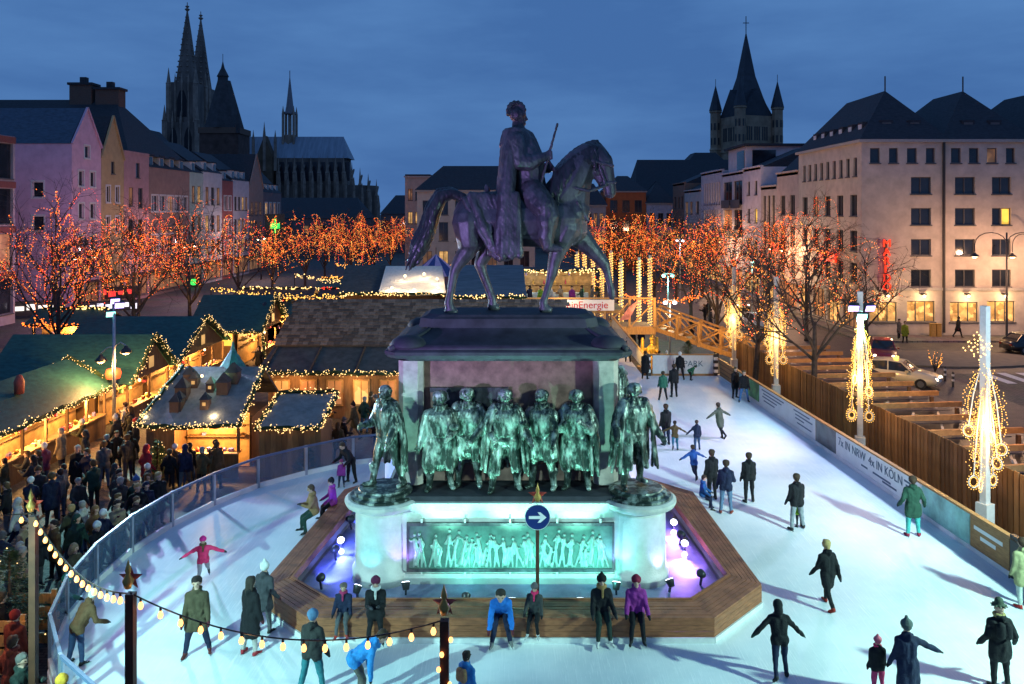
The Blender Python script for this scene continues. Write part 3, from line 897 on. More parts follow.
# mane
hc = []
for k in range(34):
    t = k / 33
    bu, bv = 616 - 112 * t, 178 + 62 * t * t + 14 * t
    ln = 55 + 45 * t + rt.uniform(-10, 12)
    s = (-1 if k % 4 else 1) * (.30 + .26 * t)
    chain([(bu, bv, 0, 9), (bu - 2 - 6 * t, bv + ln * .3, s * .75, 9), (bu - 6 - 8 * t + rt.uniform(-6, 6), bv + ln * .75, s * 1.06, 7), (bu - 2 - 14 * t + rt.uniform(-8, 8), bv + ln * 1.15, s * 1.10, 3)])
for k in range(6):
    C(622, 185, 0, 9, 648 + 2 * k, 205 + 5 * k, rt.uniform(-.15, .15), 4)
part('mane', hc, .026, 0, bronze_k)
# bridle, reins, saddle cloth
hc = []
for s in (-1, 1):
    C(608, 200, .31 * s, 5, 640, 300, .25 * s, 5); C(600, 232, .36 * s, 5, 660, 246, .28 * s, 5); C(628, 296, .25 * s, 5, 668, 292, .18 * s, 5)
    chain([(638, 302, .26 * s, 4.5), (590, 318, .5 * s, 4.5), (520, 300, .52 * s, 4.5), (478, 225, .05, 4)])
    C(560, 350, .48 * s, 5, 590, 400, .3 * s, 5)
part('bridle', hc, .022, 1)
hc = []
for s in (-1, 1):
    for k in range(9):
        t = k / 8
        C(262 + 100 * t, 330 + 8 * t, .45 * s, 12, 345 + 50 * t, 498 + 8 * math.sin(6 * t), .66 * s, 9)
    C(262, 332, .5 * s, 11, 300, 420, .74 * s, 11); C(300, 420, .74 * s, 11, 342, 505, .68 * s, 11)
    C(243, 340, .5 * s, 8, 288, 430, .74 * s, 8); C(288, 430, .74 * s, 8, 330, 502, .68 * s, 8); C(305, 305, .3 * s, 7, 318, 430, .72 * s, 6)
part('saddle_cloth', hc, .028, 2)
# rider body
hc = []
chain([(430, 330, 0, 52), (425, 280, 0, 46), (418, 225, 0, 50), (405, 180, 0, 44), (395, 150, 0, 22), (393, 125, 0, 17)])
C(385, 175, -.35, 28, 385, 175, .35, 28); C(415, 215, -.14, 42, 415, 215, .14, 42)
C(392, 98, -.03, 24, 392, 98, .03, 24); C(398, 108, 0, 20, 402, 118, 0, 14); C(412, 104, 0, 5, 419, 112, 0, 4)
C(404, 122, 0, 10, 410, 124, 0, 7)
for a in range(10):
    t = a / 9; an = R(200 - 220 * t)
    for dy in (-.12, 0, .12):
        C(388 + 22 * math.cos(an), 88 - 22 * math.sin(an), dy, 8, 388 + 24 * math.cos(an), 88 - 24 * math.sin(an), dy * 1.1, 6)
chain([(388, 178, -.42, 27), (398, 235, -.52, 25), (425, 238, -.55, 22), (462, 224, -.48, 15)])
chain([(388, 178, .42, 27), (404, 240, .5, 23), (440, 250, .4, 20), (480, 250, .2, 15)])
for s in (-1, 1):
    chain([(435, 325, .34 * s, 42), (465, 362, .66 * s, 36), (480, 388, .74 * s, 29), (470, 440, .74 * s, 24), (475, 470, .74 * s, 17)])
    C(475, 474, .74 * s, 14, 512, 478, .78 * s, 9)
    C(472, 400, .74 * s, 31, 473, 412, .74 * s, 29)
# hand with fingers
C(464, 224, -.46, 13, 476, 218, -.44, 12)
for k in range(4):
    C(474, 209 + 6 * k, -.46, 4.5, 486, 208 + 6 * k, -.50, 4); C(486, 208 + 6 * k, -.50, 4, 482, 210 + 6 * k, -.40, 3.5)
C(468, 213, -.46, 5, 484, 204, -.43, 4)
part('rider', hc, .026, 2)
hc = []
for k in range(24):                       # cloak folds falling from the shoulders
    t = k / 23
    a = R(-75 + 330 * t)
    dy = math.sin(a) * .48
    us = 376 - 14 * math.cos(a); ue = 350 - 30 * math.cos(a) - 4 * math.sin(3 * a)
    if math.cos(a) < -.55: continue
    w = rt.uniform(.88, 1.1)
    dyb = math.copysign(min(abs(dy) * 1.55, .78), dy)
    chain([(us + 4, 162, dy * .7, 16), (us - 6, 205, dy * 1.1, 15), ((us + ue) / 2, 330, dyb, 13 * w), (ue, 440, dyb * 1.03, 13 * w), (ue + rt.uniform(-6, 6), 488 + rt.uniform(-8, 8), dyb * 1.05, 10 * w)])
for k in range(14):
    a = R(-170 + 26 * k)
    C(384 + 24 * math.cos(a), 152 + 3 * math.sin(a), .34 * math.sin(a), 13, 380 + 32 * math.cos(a), 186, .48 * math.sin(a), 10)
for k in range(7):
    C(352 + 6 * k, 330, -.74, 11, 350 + 8 * k, 495 + rt.uniform(-8, 6), -.86, 11)
part('cloak', hc, .03, 2)
hc = []
chain([(503, 130, -.45, 3.2), (478, 222, -.45, 3.8), (454, 312, -.45, 3.8)])
part('baton', hc, .02, 0)
# ================================================================== PEOPLE
skin_m = M('skin', (.52, .32, .24), .5, var=.08, scale=8)
def cloth(rgb):
    k = 'cloth_%02d_%02d_%02d' % tuple(int(c * 99) for c in rgb)
    return M(k, rgb, .8, var=.22, scale=9, bump=.35, bscale=28, spec=.2)
EYE = M('eye_dark', (.02, .015, .012), .3, var=0)
BLADE = M('skate_blade', (.6, .62, .65), .25, metal=.9, var=0)
def rot(v, pitch):
    """pitch forward (towards -Y) about the X axis"""
    c, s = math.cos(pitch), math.sin(pitch)
    return Vector((v[0], v[1] * c - v[2] * s, v[1] * s + v[2] * c))

def body_caps(h, lean=4, legs=((4, 4, 6), (-4, 4, 6)), arms=((8, 12, 18), (8, 12, 18)), coat='short', bulk=1.0, head=(0, 0), seat=None, sway=0.0, fingers=False):
    bulk *= .93
    """legs: (hip pitch, spread, knee) left,right ; arms: (pitch, spread, elbow). Front is -Y, mats: 0 skin 1 coat 2 trousers 3 shoes"""
    caps = []
    hw = .055 * h
    hip = Vector((0, 0, 0))
    ln = R(lean)
    feet = []
    legcaps = []
    for i, sg in ((0, -1), (1, 1)):
        p, ab, kn = [R(x) for x in legs[i]]
        hj = hip + Vector((sg * hw, 0, 0))
        def dirv(pt): return Vector((sg * math.sin(ab) * math.cos(pt), -math.sin(pt), -math.cos(pt) * math.cos(ab)))
        kj = hj + dirv(p) * .245 * h
        aj = kj + dirv(p - kn) * .225 * h
        fd = Vector((sg * .25, -1, 0)).normalized()
        sh = p - kn
        if seat is None and abs(sh) > R(25): fd = Vector((sg * .2, -math.cos(sh), math.sin(sh) * -1 * -1 if False else -math.sin(-sh) * .0 + math.sin(sh))).normalized()
        legcaps += [(hj, .062 * h * bulk, kj, .043 * h, 2), (kj, .041 * h, aj, .028 * h, 2), (aj - Vector((0, 0, .0)), .032 * h, aj + Vector((0, 0, -.015 * h)), .03 * h, 3), (aj + Vector((0, 0, -.02 * h)) - fd * .015 * h, .026 * h, aj + Vector((0, 0, -.024 * h)) + fd * .085 * h, .021 * h, 3)]
        feet.append((aj, fd, kj, hj))
    caps += legcaps
    up = rot((0, 0, 1), ln)
    side = Vector((1, 0, 0))
    fw = rot((0, -1, 0), ln)
    waist = hip + up * .07 * h
    chest = hip + up * .22 * h + side * sway
    neck = hip + up * .325 * h + side * sway
    c = 1
    caps += [(hip + side * .03 * h, .085 * h * bulk, hip - side * .03 * h, .085 * h * bulk, c if coat != 'none' else 2),
             (waist - side * .03 * h, .082 * h * bulk, chest - side * .04 * h, .088 * h * bulk, c), (waist + side * .03 * h, .082 * h * bulk, chest + side * .04 * h, .088 * h * bulk, c),
             (chest - side * .06 * h, .075 * h * bulk, chest + side * .06 * h + up * .02 * h, .075 * h * bulk, c),
             (chest + up * .045 * h - side * .072 * h, .050 * h * bulk, chest + up * .045 * h + side * .072 * h, .050 * h * bulk, c),
             (chest + up * .07 * h, .05 * h, neck, .04 * h, c)]
    hp = R(head[0] + lean * .6)
    hup = rot((0, 0, 1), hp); hfw = rot((math.sin(R(head[1])), -math.cos(R(head[1])), 0), hp)
    hs = hfw.cross(hup)
    hcn = neck + hup * .085 * h
    caps += [(neck - up * .01 * h, .034 * h, neck + hup * .04 * h, .032 * h, 0),
             (hcn + hup * .012 * h - hfw * .01 * h, .058 * h, hcn + hup * .008 * h + hfw * .008 * h, .054 * h, 0),
             (hcn - hup * .03 * h + hfw * .02 * h, .036 * h, hcn - hup * .045 * h + hfw * .026 * h, .026 * h, 0),
             (hcn + hfw * .058 * h + hup * .008 * h, .008 * h, hcn + hfw * .07 * h - hup * .012 * h, .011 * h, 0)]
    for sg in (-1, 1):
        caps.append((hcn + hs * sg * .058 * h, .012 * h, hcn + hs * sg * .06 * h - hup * .015 * h, .009 * h, 0))
    hands = []
    for i, sg in ((0, -1), (1, 1)):
        p, ab, el = [R(x) for x in arms[i]]
        sj = chest + up * .035 * h + side * sg * .102 * h
        def ad(pt, a): 
            return rot((sg * math.sin(a), -math.sin(pt) * math.cos(a), -math.cos(pt) * math.cos(a)), ln)
        ej = sj + ad(p, ab) * .165 * h
        a2 = ab * .6 if el > R(40) else ab
        wj = ej + ad(p + el, a2 - (R(25) if el > R(60) else 0)) * .145 * h
        hd = (wj - ej).normalized()
        caps += [(sj, .048 * h * bulk, ej, .040 * h * bulk, c), (ej, .040 * h * bulk, wj, .031 * h, c)]
        caps.append((wj, .022 * h, wj + hd * .035 * h, .024 * h, 4))
        if fingers:
            pn = hd.cross(Vector((0, 0, 1)))
            pn = pn.normalized() if pn.length > .1 else Vector((1, 0, 0))
            q = pn.cross(hd)
            for f in range(4):
                r0 = wj + hd * .05 * h + q * (f - 1.5) * .014 * h
                L = (.036, .042, .04, .03)[f] * h
                caps += [(r0, .0085 * h, r0 + hd * L * .6, .008 * h, 0), (r0 + hd * L * .6, .008 * h, r0 + hd * L + pn * sg * .012 * h, .007 * h, 0)]
            caps.append((wj + hd * .015 * h + q * .02 * h, .009 * h, wj + hd * .045 * h + q * .045 * h, .008 * h, 0))
        else:
            caps.append((wj + hd * .045 * h, .018 * h, wj + hd * .075 * h, .014 * h, 4))
            caps.append((wj + hd * .02 * h, .010 * h, wj + hd * .05 * h + fw * .022 * h, .008 * h, 4))
        hands.append(wj + hd * .04 * h)
    # hood lying on the back, collar, pocket flaps
    bkw = -fw
    caps += [(neck + bkw * .045 * h - side * .035 * h, .03 * h, neck + bkw * .045 * h + side * .035 * h, .03 * h, c), (neck + bkw * .06 * h, .034 * h, neck + bkw * .062 * h - up * .035 * h, .028 * h, c)]
    for sg in (-1, 1):
        caps.append((neck + side * sg * .035 * h + fw * .01 * h, .022 * h, neck + fw * .045 * h + side * sg * .012 * h - up * .01 * h, .018 * h, c))
        caps.append((waist + fw * .075 * h + side * sg * .055 * h - up * .03 * h, .016 * h, waist + fw * .07 * h + side * sg * .075 * h + up * .02 * h, .012 * h, c))
    # coat tails
    if coat in ('mid', 'long'):
        L = .14 * h if coat == 'mid' else .235 * h
        for i in (0, 1):
            aj, fd, kj, hj = feet[i]
            td = (kj - hj).normalized()
            if seat is not None: L = .10 * h
            caps.append((hj, .078 * h * bulk, hj + td * L + Vector((0, 0, 0)), .080 * h * bulk, 1))
        m = (feet[0][2] + feet[1][2]) / 2
        td = (m - hip).normalized()
        caps.append((hip, .088 * h * bulk, hip + td * L, .082 * h * bulk, 1))
        caps.append((hip + Vector((0, .02 * h, 0)), .085 * h * bulk, hip + td * L + Vector((0, .02 * h, 0)), .078 * h * bulk, 1))
    elif coat == 'short':
        for i in (0, 1):
            aj, fd, kj, hj = feet[i]
            caps.append((hj, .074 * h * bulk, hj + (kj - hj) * .18, .072 * h * bulk, 1))
    low = min(min(a.z for a, *_ in feet), 99) - .046 * h
    dz = -low if seat is None else seat + .075 * h
    if seat is not None:
        dz = seat + .07 * h
    T = Vector((0, 0, dz))
    caps = [(Vector(a) + T, r, Vector(bb) + T, s, mi) for a, r, bb, s, mi in caps]
    info = dict(head=hcn + T, hup=hup, hfw=hfw, hs=hs, neck=neck + T, chest=chest + T, hip=hip + T, up=up, fw=fw, hands=[x + T for x in hands], feet=[(a + T, fd) for a, fd, *_ in feet])
    return caps, info

def oriented(vs, c, x, y, z):
    return [c + x * v[0] + y * v[1] + z * v[2] for v in vs]
def hair_mesh(info, h, style):
    c, up, fw, sd = info['head'], info['hup'], info['hfw'], info['hs']
    caps = []
    def q(a, b, cc): return c + sd * a * h + fw * b * h + up * cc * h
    if style in ('short', 'long', 'bun'):
        caps += [(q(-.012, -.012, .03), .056 * h, q(.012, -.012, .03), .056 * h, 0), (q(0, -.03, .01), .048 * h, q(0, -.032, -.02), .040 * h, 0), (q(0, .02, .045), .04 * h, q(0, .03, .048), .03 * h, 0)]
        for s in (-1, 1): caps.append((q(s * .04, -.012, .02), .028 * h, q(s * .042, -.014, -.01), .02 * h, 0))
        if style == 'long':
            caps += [(q(0, -.04, 0), .044 * h, q(0, -.055, -.10), .036 * h, 0)] + [(q(s * .04, -.03, .01), .026 * h, q(s * .045, -.03, -.10), .018 * h, 0) for s in (-1, 1)]
        if style == 'bun': caps.append((q(0, -.07, .05), .028 * h, q(0, -.075, .05), .028 * h, 0))
    elif style in ('beanie', 'bobble', 'helmet'):
        caps += [(q(-.012, -.008, .032), .060 * h, q(.012, -.008, .032), .060 * h, 0), (q(0, -.02, .01), .056 * h, q(0, -.015, .05), .052 * h, 0), (q(0, .02, .038), .045 * h, q(0, .0, .06), .035 * h, 0)]
        for k in range(10):       # turned up brim
            a, a2 = 2 * math.pi * k / 10, 2 * math.pi * (k + 1) / 10
            if style != 'helmet': caps.append((q(.056 * math.cos(a), .056 * math.sin(a) - .006, .024), .014 * h, q(.056 * math.cos(a2), .056 * math.sin(a2) - .006, .024), .014 * h, 0))
        if style == 'bobble': caps.append((q(0, -.01, .105), .022 * h, q(0, -.01, .11), .022 * h, 0))
    elif style == 'hood':
        caps += [(q(0, -.015, .02), .068 * h, q(0, -.02, 0), .068 * h, 0), (q(0, -.04, -.03), .06 * h, q(0, -.045, -.07), .06 * h, 0)]
    elif style == 'brim':
        caps += [(q(0, 0, .06), .056 * h, q(0, 0, .085), .05 * h, 0)]
        for k in range(10):
            a = 2 * math.pi * k / 10
            caps.append((q(.05 * math.cos(a), .05 * math.sin(a), .04), .016 * h, q(.088 * math.cos(a), .088 * math.sin(a), .036), .010 * h, 0))
    return caps

POSE = {}
# name: lean, legs, arms
POSE['stand'] = (3, ((3, 4, 4), (-3, 4, 4)), ((6, 7, 14), (4, 7, 18)))
POSE['wide'] = (4, ((6, 10, 8), (-4, 10, 8)), ((10, 9, 20), (6, 9, 28)))
POSE['walk'] = (6, ((22, 3, 8), (-18, 3, 14)), ((-18, 10, 14), (20, 10, 24)))
POSE['glide'] = (12, ((14, 5, 24), (-26, 6, 12)), ((-20, 30, 16), (18, 32, 20)))
POSE['spread'] = (12, ((6, 4, 14), (-30, 8, 30)), ((0, 62, 10), (4, 66, 12)))
POSE['push'] = (20, ((10, 4, 22), (-24, 8, 16)), ((18, 44, 12), (-12, 48, 14)))
POSE['pocket'] = (3, ((3, 5, 5), (-2, 5, 5)), ((-14, 22, 55), (-14, 22, 55)))
POSE['hold'] = (4, ((2, 4, 4), (-4, 4, 6)), ((34, 8, 75), (38, 8, 80)))
POSE['reach'] = (6, ((4, 5, 6), (-6, 5, 8)), ((10, 12, 20), (22, 38, 12)))
POSE['reachl'] = (6, ((4, 5, 6), (-6, 5, 8)), ((14, 62, 8), (6, 14, 22)))
POSE['bend'] = (62, ((28, 6, 30), (22, 6, 26)), ((52, 10, 12), (46, 10, 16)))
POSE['leanrail'] = (38, ((4, 5, 6), (-6, 5, 4)), ((42, 20, 60), (44, 20, 60)))
POSE['sit'] = (8, ((64, 6, 58), (62, 6, 66)), ((24, 10, 42), (26, 10, 40)))
POSE['sitbend'] = (50, ((64, 10, 58), (62, 12, 70)), ((52, 8, 22), (48, 8, 26)))
POSE['sitphone'] = (12, ((64, 7, 62), (62, 7, 66)), ((36, 4, 80), (38, 4, 84)))
POSE['arm_up'] = (3, ((3, 4, 4), (-3, 4, 4)), ((40, 10, 105), (8, 12, 20)))
POSE['chat'] = (3, ((4, 5, 6), (-4, 5, 4)), ((16, 16, 62), (6, 12, 18)))

PROTO = {}
def person(pos, h, face, pose, coat, legs, shoes=(.03, .03, .03), style='short', hair=(.05, .03, .02), coatlen='short', label=None, group=None, skates=False, seat=None, scarf=None, bulk=1.0, head=(0, 0), bag=None, voxel=.021, share=None, gloves=None, sway=0.0):
    lean, lg, ar = POSE[pose]
    key = (share, pose, coatlen, style, round(h, 2)) if share else None
    if key and key in PROTO:
        bme, hme, info, caps = PROTO[key]
    else:
        caps, info = body_caps(h, lean, lg, ar, coatlen, bulk, head, seat, sway)
        bme = sculpt(caps, voxel, [skin_m] * 5, 'person_body', 2, .4, .009)
        hc_ = hair_mesh(info, h, style)
        hme = sculpt(hc_, voxel * .85, [skin_m], 'hair', 1, .4)
        if key: PROTO[key] = (bme, hme, info, caps)
    rz = R(face)
    o = link_mesh('person', bme, None, pos, rz)
    mats = [skin_m, cloth(coat), cloth(legs), cloth(shoes), cloth(gloves or rnd.choice(((.015, .015, .018), (.03, .025, .03), (.10, .02, .03), (.05, .05, .06))))]
    if key:
        for i, m in enumerate(mats):
            o.material_slots[i].link = 'OBJECT'; o.material_slots[i].material = m
    else:
        for i, m in enumerate(mats): bme.materials[i] = m
    tag(o, label, 'person', group)
    hname = {'short': 'hair', 'long': 'hair', 'bun': 'hair', 'beanie': 'hat', 'bobble': 'hat', 'helmet': 'helmet', 'hood': 'hood', 'brim': 'hat'}[style]
    ho = link_mesh(hname, hme, o)
    if key:
        ho.material_slots[0].link = 'OBJECT'; ho.material_slots[0].material = cloth(hair)
    else:
        hme.materials[0] = cloth(hair)
    if not share:
        b = MB()
        for s in (-1, 1):
            b.ball(info['head'] + info['hs'] * s * .022 * h + info['hfw'] * .0585 * h + info['hup'] * .012 * h, .0075 * h, 6)
        b.build('eyes', EYE, o, True, local=True)
    if scarf:
        ne = info['neck']
        cp = []
        for k in range(10):
            a, a2 = 2 * math.pi * k / 10, 2 * math.pi * (k + 1) / 10
            f = lambda t: ne + Vector((math.cos(t) * .05 * h, math.sin(t) * .05 * h, .012 * h))
            cp.append((f(a), .026 * h, f(a2), .026 * h, 0))
        cp.append((ne + info['fw'] * .07 * h, .02 * h, info['chest'] + info['fw'] * .085 * h, .016 * h, 0))
        link_mesh('scarf', sculpt(cp, voxel * .85, [cloth(scarf)], 'scarf', 1), o)
    if bag:
        bk = info['chest'] - info['fw'] * .105 * h
        link_mesh('backpack', sculpt([(bk + Vector((-.04 * h, 0, .02 * h)), .05 * h, bk + Vector((-.04 * h, 0, -.08 * h)), .055 * h, 0), (bk + Vector((.04 * h, 0, .02 * h)), .05 * h, bk + Vector((.04 * h, 0, -.08 * h)), .055 * h, 0)], voxel, [cloth(bag)], 'backpack', 1), o)
    if skates:
        for a, fd in info['feet']:
            b = MB()
            z0 = a.z - .046 * h
            p = Vector((a.x, a.y, z0 + .012)) - fd * .05 * h; q = Vector((a.x, a.y, z0 + .012)) + fd * .12 * h
            b.beam(p, q, .012, .03); b.beam(p.lerp(q, .25) + Vector((0, 0, .02)), p.lerp(q, .25) + Vector((0, 0, .06)), .02, .02); b.beam(p.lerp(q, .7) + Vector((0, 0, .02)), p.lerp(q, .7) + Vector((0, 0, .06)), .02, .02)
            b.build('skate_blade', BLADE, o, local=True)
    return o

# ------------------------------------------------------------------ bronze figures standing round the pedestal
def statue(px, foot_py, Y, h, face, pose, label, lean=None, arms=None, legs=None, cloak='back', coatlen='mid', z=None, seed=0):
    rs = random.Random(seed)
    h *= 1.06; Y = Y + .84
    ln, lg, ar = POSE[pose]
    caps, inf = body_caps(h, ln if lean is None else lean, legs or lg, arms or ar, coatlen, 1.22, (rs.uniform(-4, 8), rs.uniform(-20, 20)), None, 0.0, True)
    hip, ch, ne, fw = inf['hip'], inf['chest'], inf['neck'], inf['fw']
    caps = [c[:4] + (0,) for c in caps]
    # hair and collar, lapels
    caps += hair_mesh(inf, h, 'short')
    for k in range(9):
        a = R(-160 + 40 * k)
        p = ne + Vector((math.cos(a) * .045 * h, math.sin(a) * .045 * h, -.005 * h))
        caps.append((p, .018 * h, p + Vector((math.cos(a) * .012 * h, math.sin(a) * .012 * h, .03 * h)), .012 * h, 0))
    for s in (-1, 1):
        caps.append((ne + fw * .05 * h + Vector((s * .03 * h, 0, 0)), .012 * h, hip + fw * .085 * h + Vector((s * .012 * h, 0, .05 * h)), .010 * h, 0))
        for k in range(4):
            caps.append((hip + fw * .088 * h + Vector((s * .03 * h, 0, (.06 + .05 * k) * h)), .008 * h,) + (hip + fw * .09 * h + Vector((s * .03 * h, 0, (.06 + .05 * k) * h)), .008 * h, 0))
    # coat skirt folds
    if coatlen != 'none':
        L = .20 * h if coatlen == 'mid' else .30 * h
        for k in range(14):
            a = R(-60 + 300 * k / 13)
            p = hip + Vector((math.cos(a) * .085 * h, math.sin(a) * .07 * h, .05 * h)); q = hip + Vector((math.cos(a) * .125 * h, math.sin(a) * .10 * h, -L + rs.uniform(-.02, .02) * h))
            caps.append((p, .018 * h, q, (.024 if k % 2 else .012) * h, 0))
    if cloak:
        rng = {'back': (10, 170), 'left': (60, 215), 'right': (-35, 120), 'full': (-40, 220)}[cloak]
        n = 13
        for k in range(n):
            a = R(rng[0] + (rng[1] - rng[0]) * k / (n - 1))
            ca, sa = math.cos(a), math.sin(a)
            top = ch + Vector((ca * .12 * h, sa * .075 * h, .085 * h))
            m1 = ch + Vector((ca * .175 * h, sa * .12 * h, -.06 * h))
            m2 = hip + Vector((ca * (.18 + rs.uniform(-.015, .02)) * h, sa * .14 * h, -.06 * h))
            bt = hip + Vector((ca * (.19 + rs.uniform(-.02, .035)) * h, sa * .15 * h, (-.30 + rs.uniform(-.05, .04)) * h))
            caps += [(top, .024 * h, m1, .022 * h, 0), (m1, .022 * h, m2, (.024 if k % 2 else .014) * h, 0), (m2, (.024 if k % 2 else .014) * h, bt, .015 * h, 0)]
        for k in range(7):      # collar of the cloak and a fold over the chest
            a = R(-10 + 200 * k / 6)
            caps.append((ch + Vector((math.cos(a) * .10 * h, math.sin(a) * .07 * h, .10 * h)), .030 * h, ch + Vector((math.cos(a) * .15 * h, math.sin(a) * .10 * h, .03 * h)), .022 * h, 0))
    # boots
    for a, fd in inf['feet']:
        caps.append((a + Vector((0, 0, .12 * h)), .036 * h, a + Vector((0, 0, .15 * h)), .039 * h, 0))
    me = sculpt(caps, .0082 * h, [bronze], 'statue_body', 1, .3, .006)
    me.transform(Matrix.Scale(1.15, 4, (1, 0, 0)))
    zz = z if z is not None else 2.40
    p = Vector(((px - VX) * Y / FPX, Y, zz))
    o = link_mesh('bronze_statue', me, None, p, R(face))
    tag(o, label, 'statue', 'bronze statues around the pedestal')
    b = MB(); b.lathe([(.42, 0.0), (.45, .03), (.42, .06), (.0, .065)], (0, 0, -.002), 18)
    for s in (-1, 1):
        b2 = MB(); b2.ball(inf['head'] + inf['hs'] * s * .025 * h + inf['hfw'] * .057 * h + inf['hup'] * .012 * h, .009 * h, 6); b2.build('eye', bronze_d, o, True, local=True)
    return o
A = lambda *a: tuple(a)
statue(440, 488, 21.32, 2.55, 4, 'chat', 'bronze man in long frock coat, first of the five in front of the granite block', arms=((4, 14, 14), (10, 10, 72)), cloak=None, coatlen='long', seed=1)
statue(468, 488, 21.5, 2.60, -8, 'hold', 'bronze man turning with hands before him, second of the five in front', arms=((30, 8, 80), (24, 26, 40)), cloak='left', seed=2)
statue(505, 488, 21.25, 2.62, 2, 'stand', 'central bronze figure with draped cloak and bare legs planted wide', arms=((14, 34, 24), (10, 20, 40)), cloak='full', coatlen='short', legs=((8, 7, 8), (-4, 7, 6)), seed=3)
statue(542, 488, 21.38, 2.58, -28, 'chat', 'bronze man with arm laid across his chest and short skirted coat', arms=((22, 10, 98), (14, 12, 30)), cloak=None, coatlen='mid', seed=4)
statue(577, 488, 21.35, 2.58, -16, 'hold', 'bronze man with folded arms in a wrapped mantle, rightmost of the five', arms=((28, 10, 95), (30, 10, 100)), cloak='right', coatlen='long', seed=5)
statue(388, 488, 21.25, 2.62, -48, 'wide', 'cloaked bronze figure on the left round corner base holding a roll', arms=((24, 14, 70), (16, 18, 30)), cloak='back', coatlen='none', z=2.53, legs=((16, 6, 8), (-10, 6, 6)), seed=6)
statue(633, 488, 21.25, 2.66, 18, 'wide', 'fur collared cloaked bronze figure on the right round corner base', arms=((6, 24, 50), (10, 20, 26)), cloak='full', coatlen='short', z=2.53, legs=((10, 6, 10), (-8, 6, 6)), seed=7)
statue(612, 470, 26.2, 2.6, 150, 'stand', 'bronze figure mostly hidden behind the right corner of the pedestal', cloak='back', z=2.53, seed=8)
statue(417, 470, 26.2, 2.6, 200, 'stand', 'bronze figure hidden behind the left corner of the pedestal', cloak='back', z=2.53, seed=9)
# ================================================================== BUILDINGS
slate = M('slate', (.030, .032, .040), .75, var=.4, scale=3, stretch=(1, 1, 3), bump=.3, bscale=12)
slate_b = M('blue_slate', (.045, .070, .11), .5, var=.35, scale=2, stretch=(1, 1, 3), bump=.2, bscale=12)
def wall_mat(name, c, **k): return M(name, c, .85, var=k.get('var', .14), scale=1.2, bump=.15, bscale=18)
glass_dk = M('window_glass', (.02, .025, .035), .08, var=.5, scale=.6, spec=.6)
glass_lit = EMN('window_warm', (1.0, .55, .18), 1.0, 1.2, .25)
glass_dim = EMN('window_dim', (1.0, .50, .22), .22, 1.0, .1)
glass_y = EMN('window_yellow', (1.0, .60, .08), 1.3, 1.0, .5)
shop_lit = EMN('shop_warm', (1.0, .56, .17), 1.15, 2.2, .05)
fr_white = M('frame_white', (.62, .60, .60), .6, var=.08)
fr_grey = M('frame_grey', (.10, .095, .095), .6, var=.1)
fr_dark = M('frame_dark', (.05, .045, .045), .6, var=.1)
trim = M('stone_trim', (.40, .36, .33), .8, var=.12)

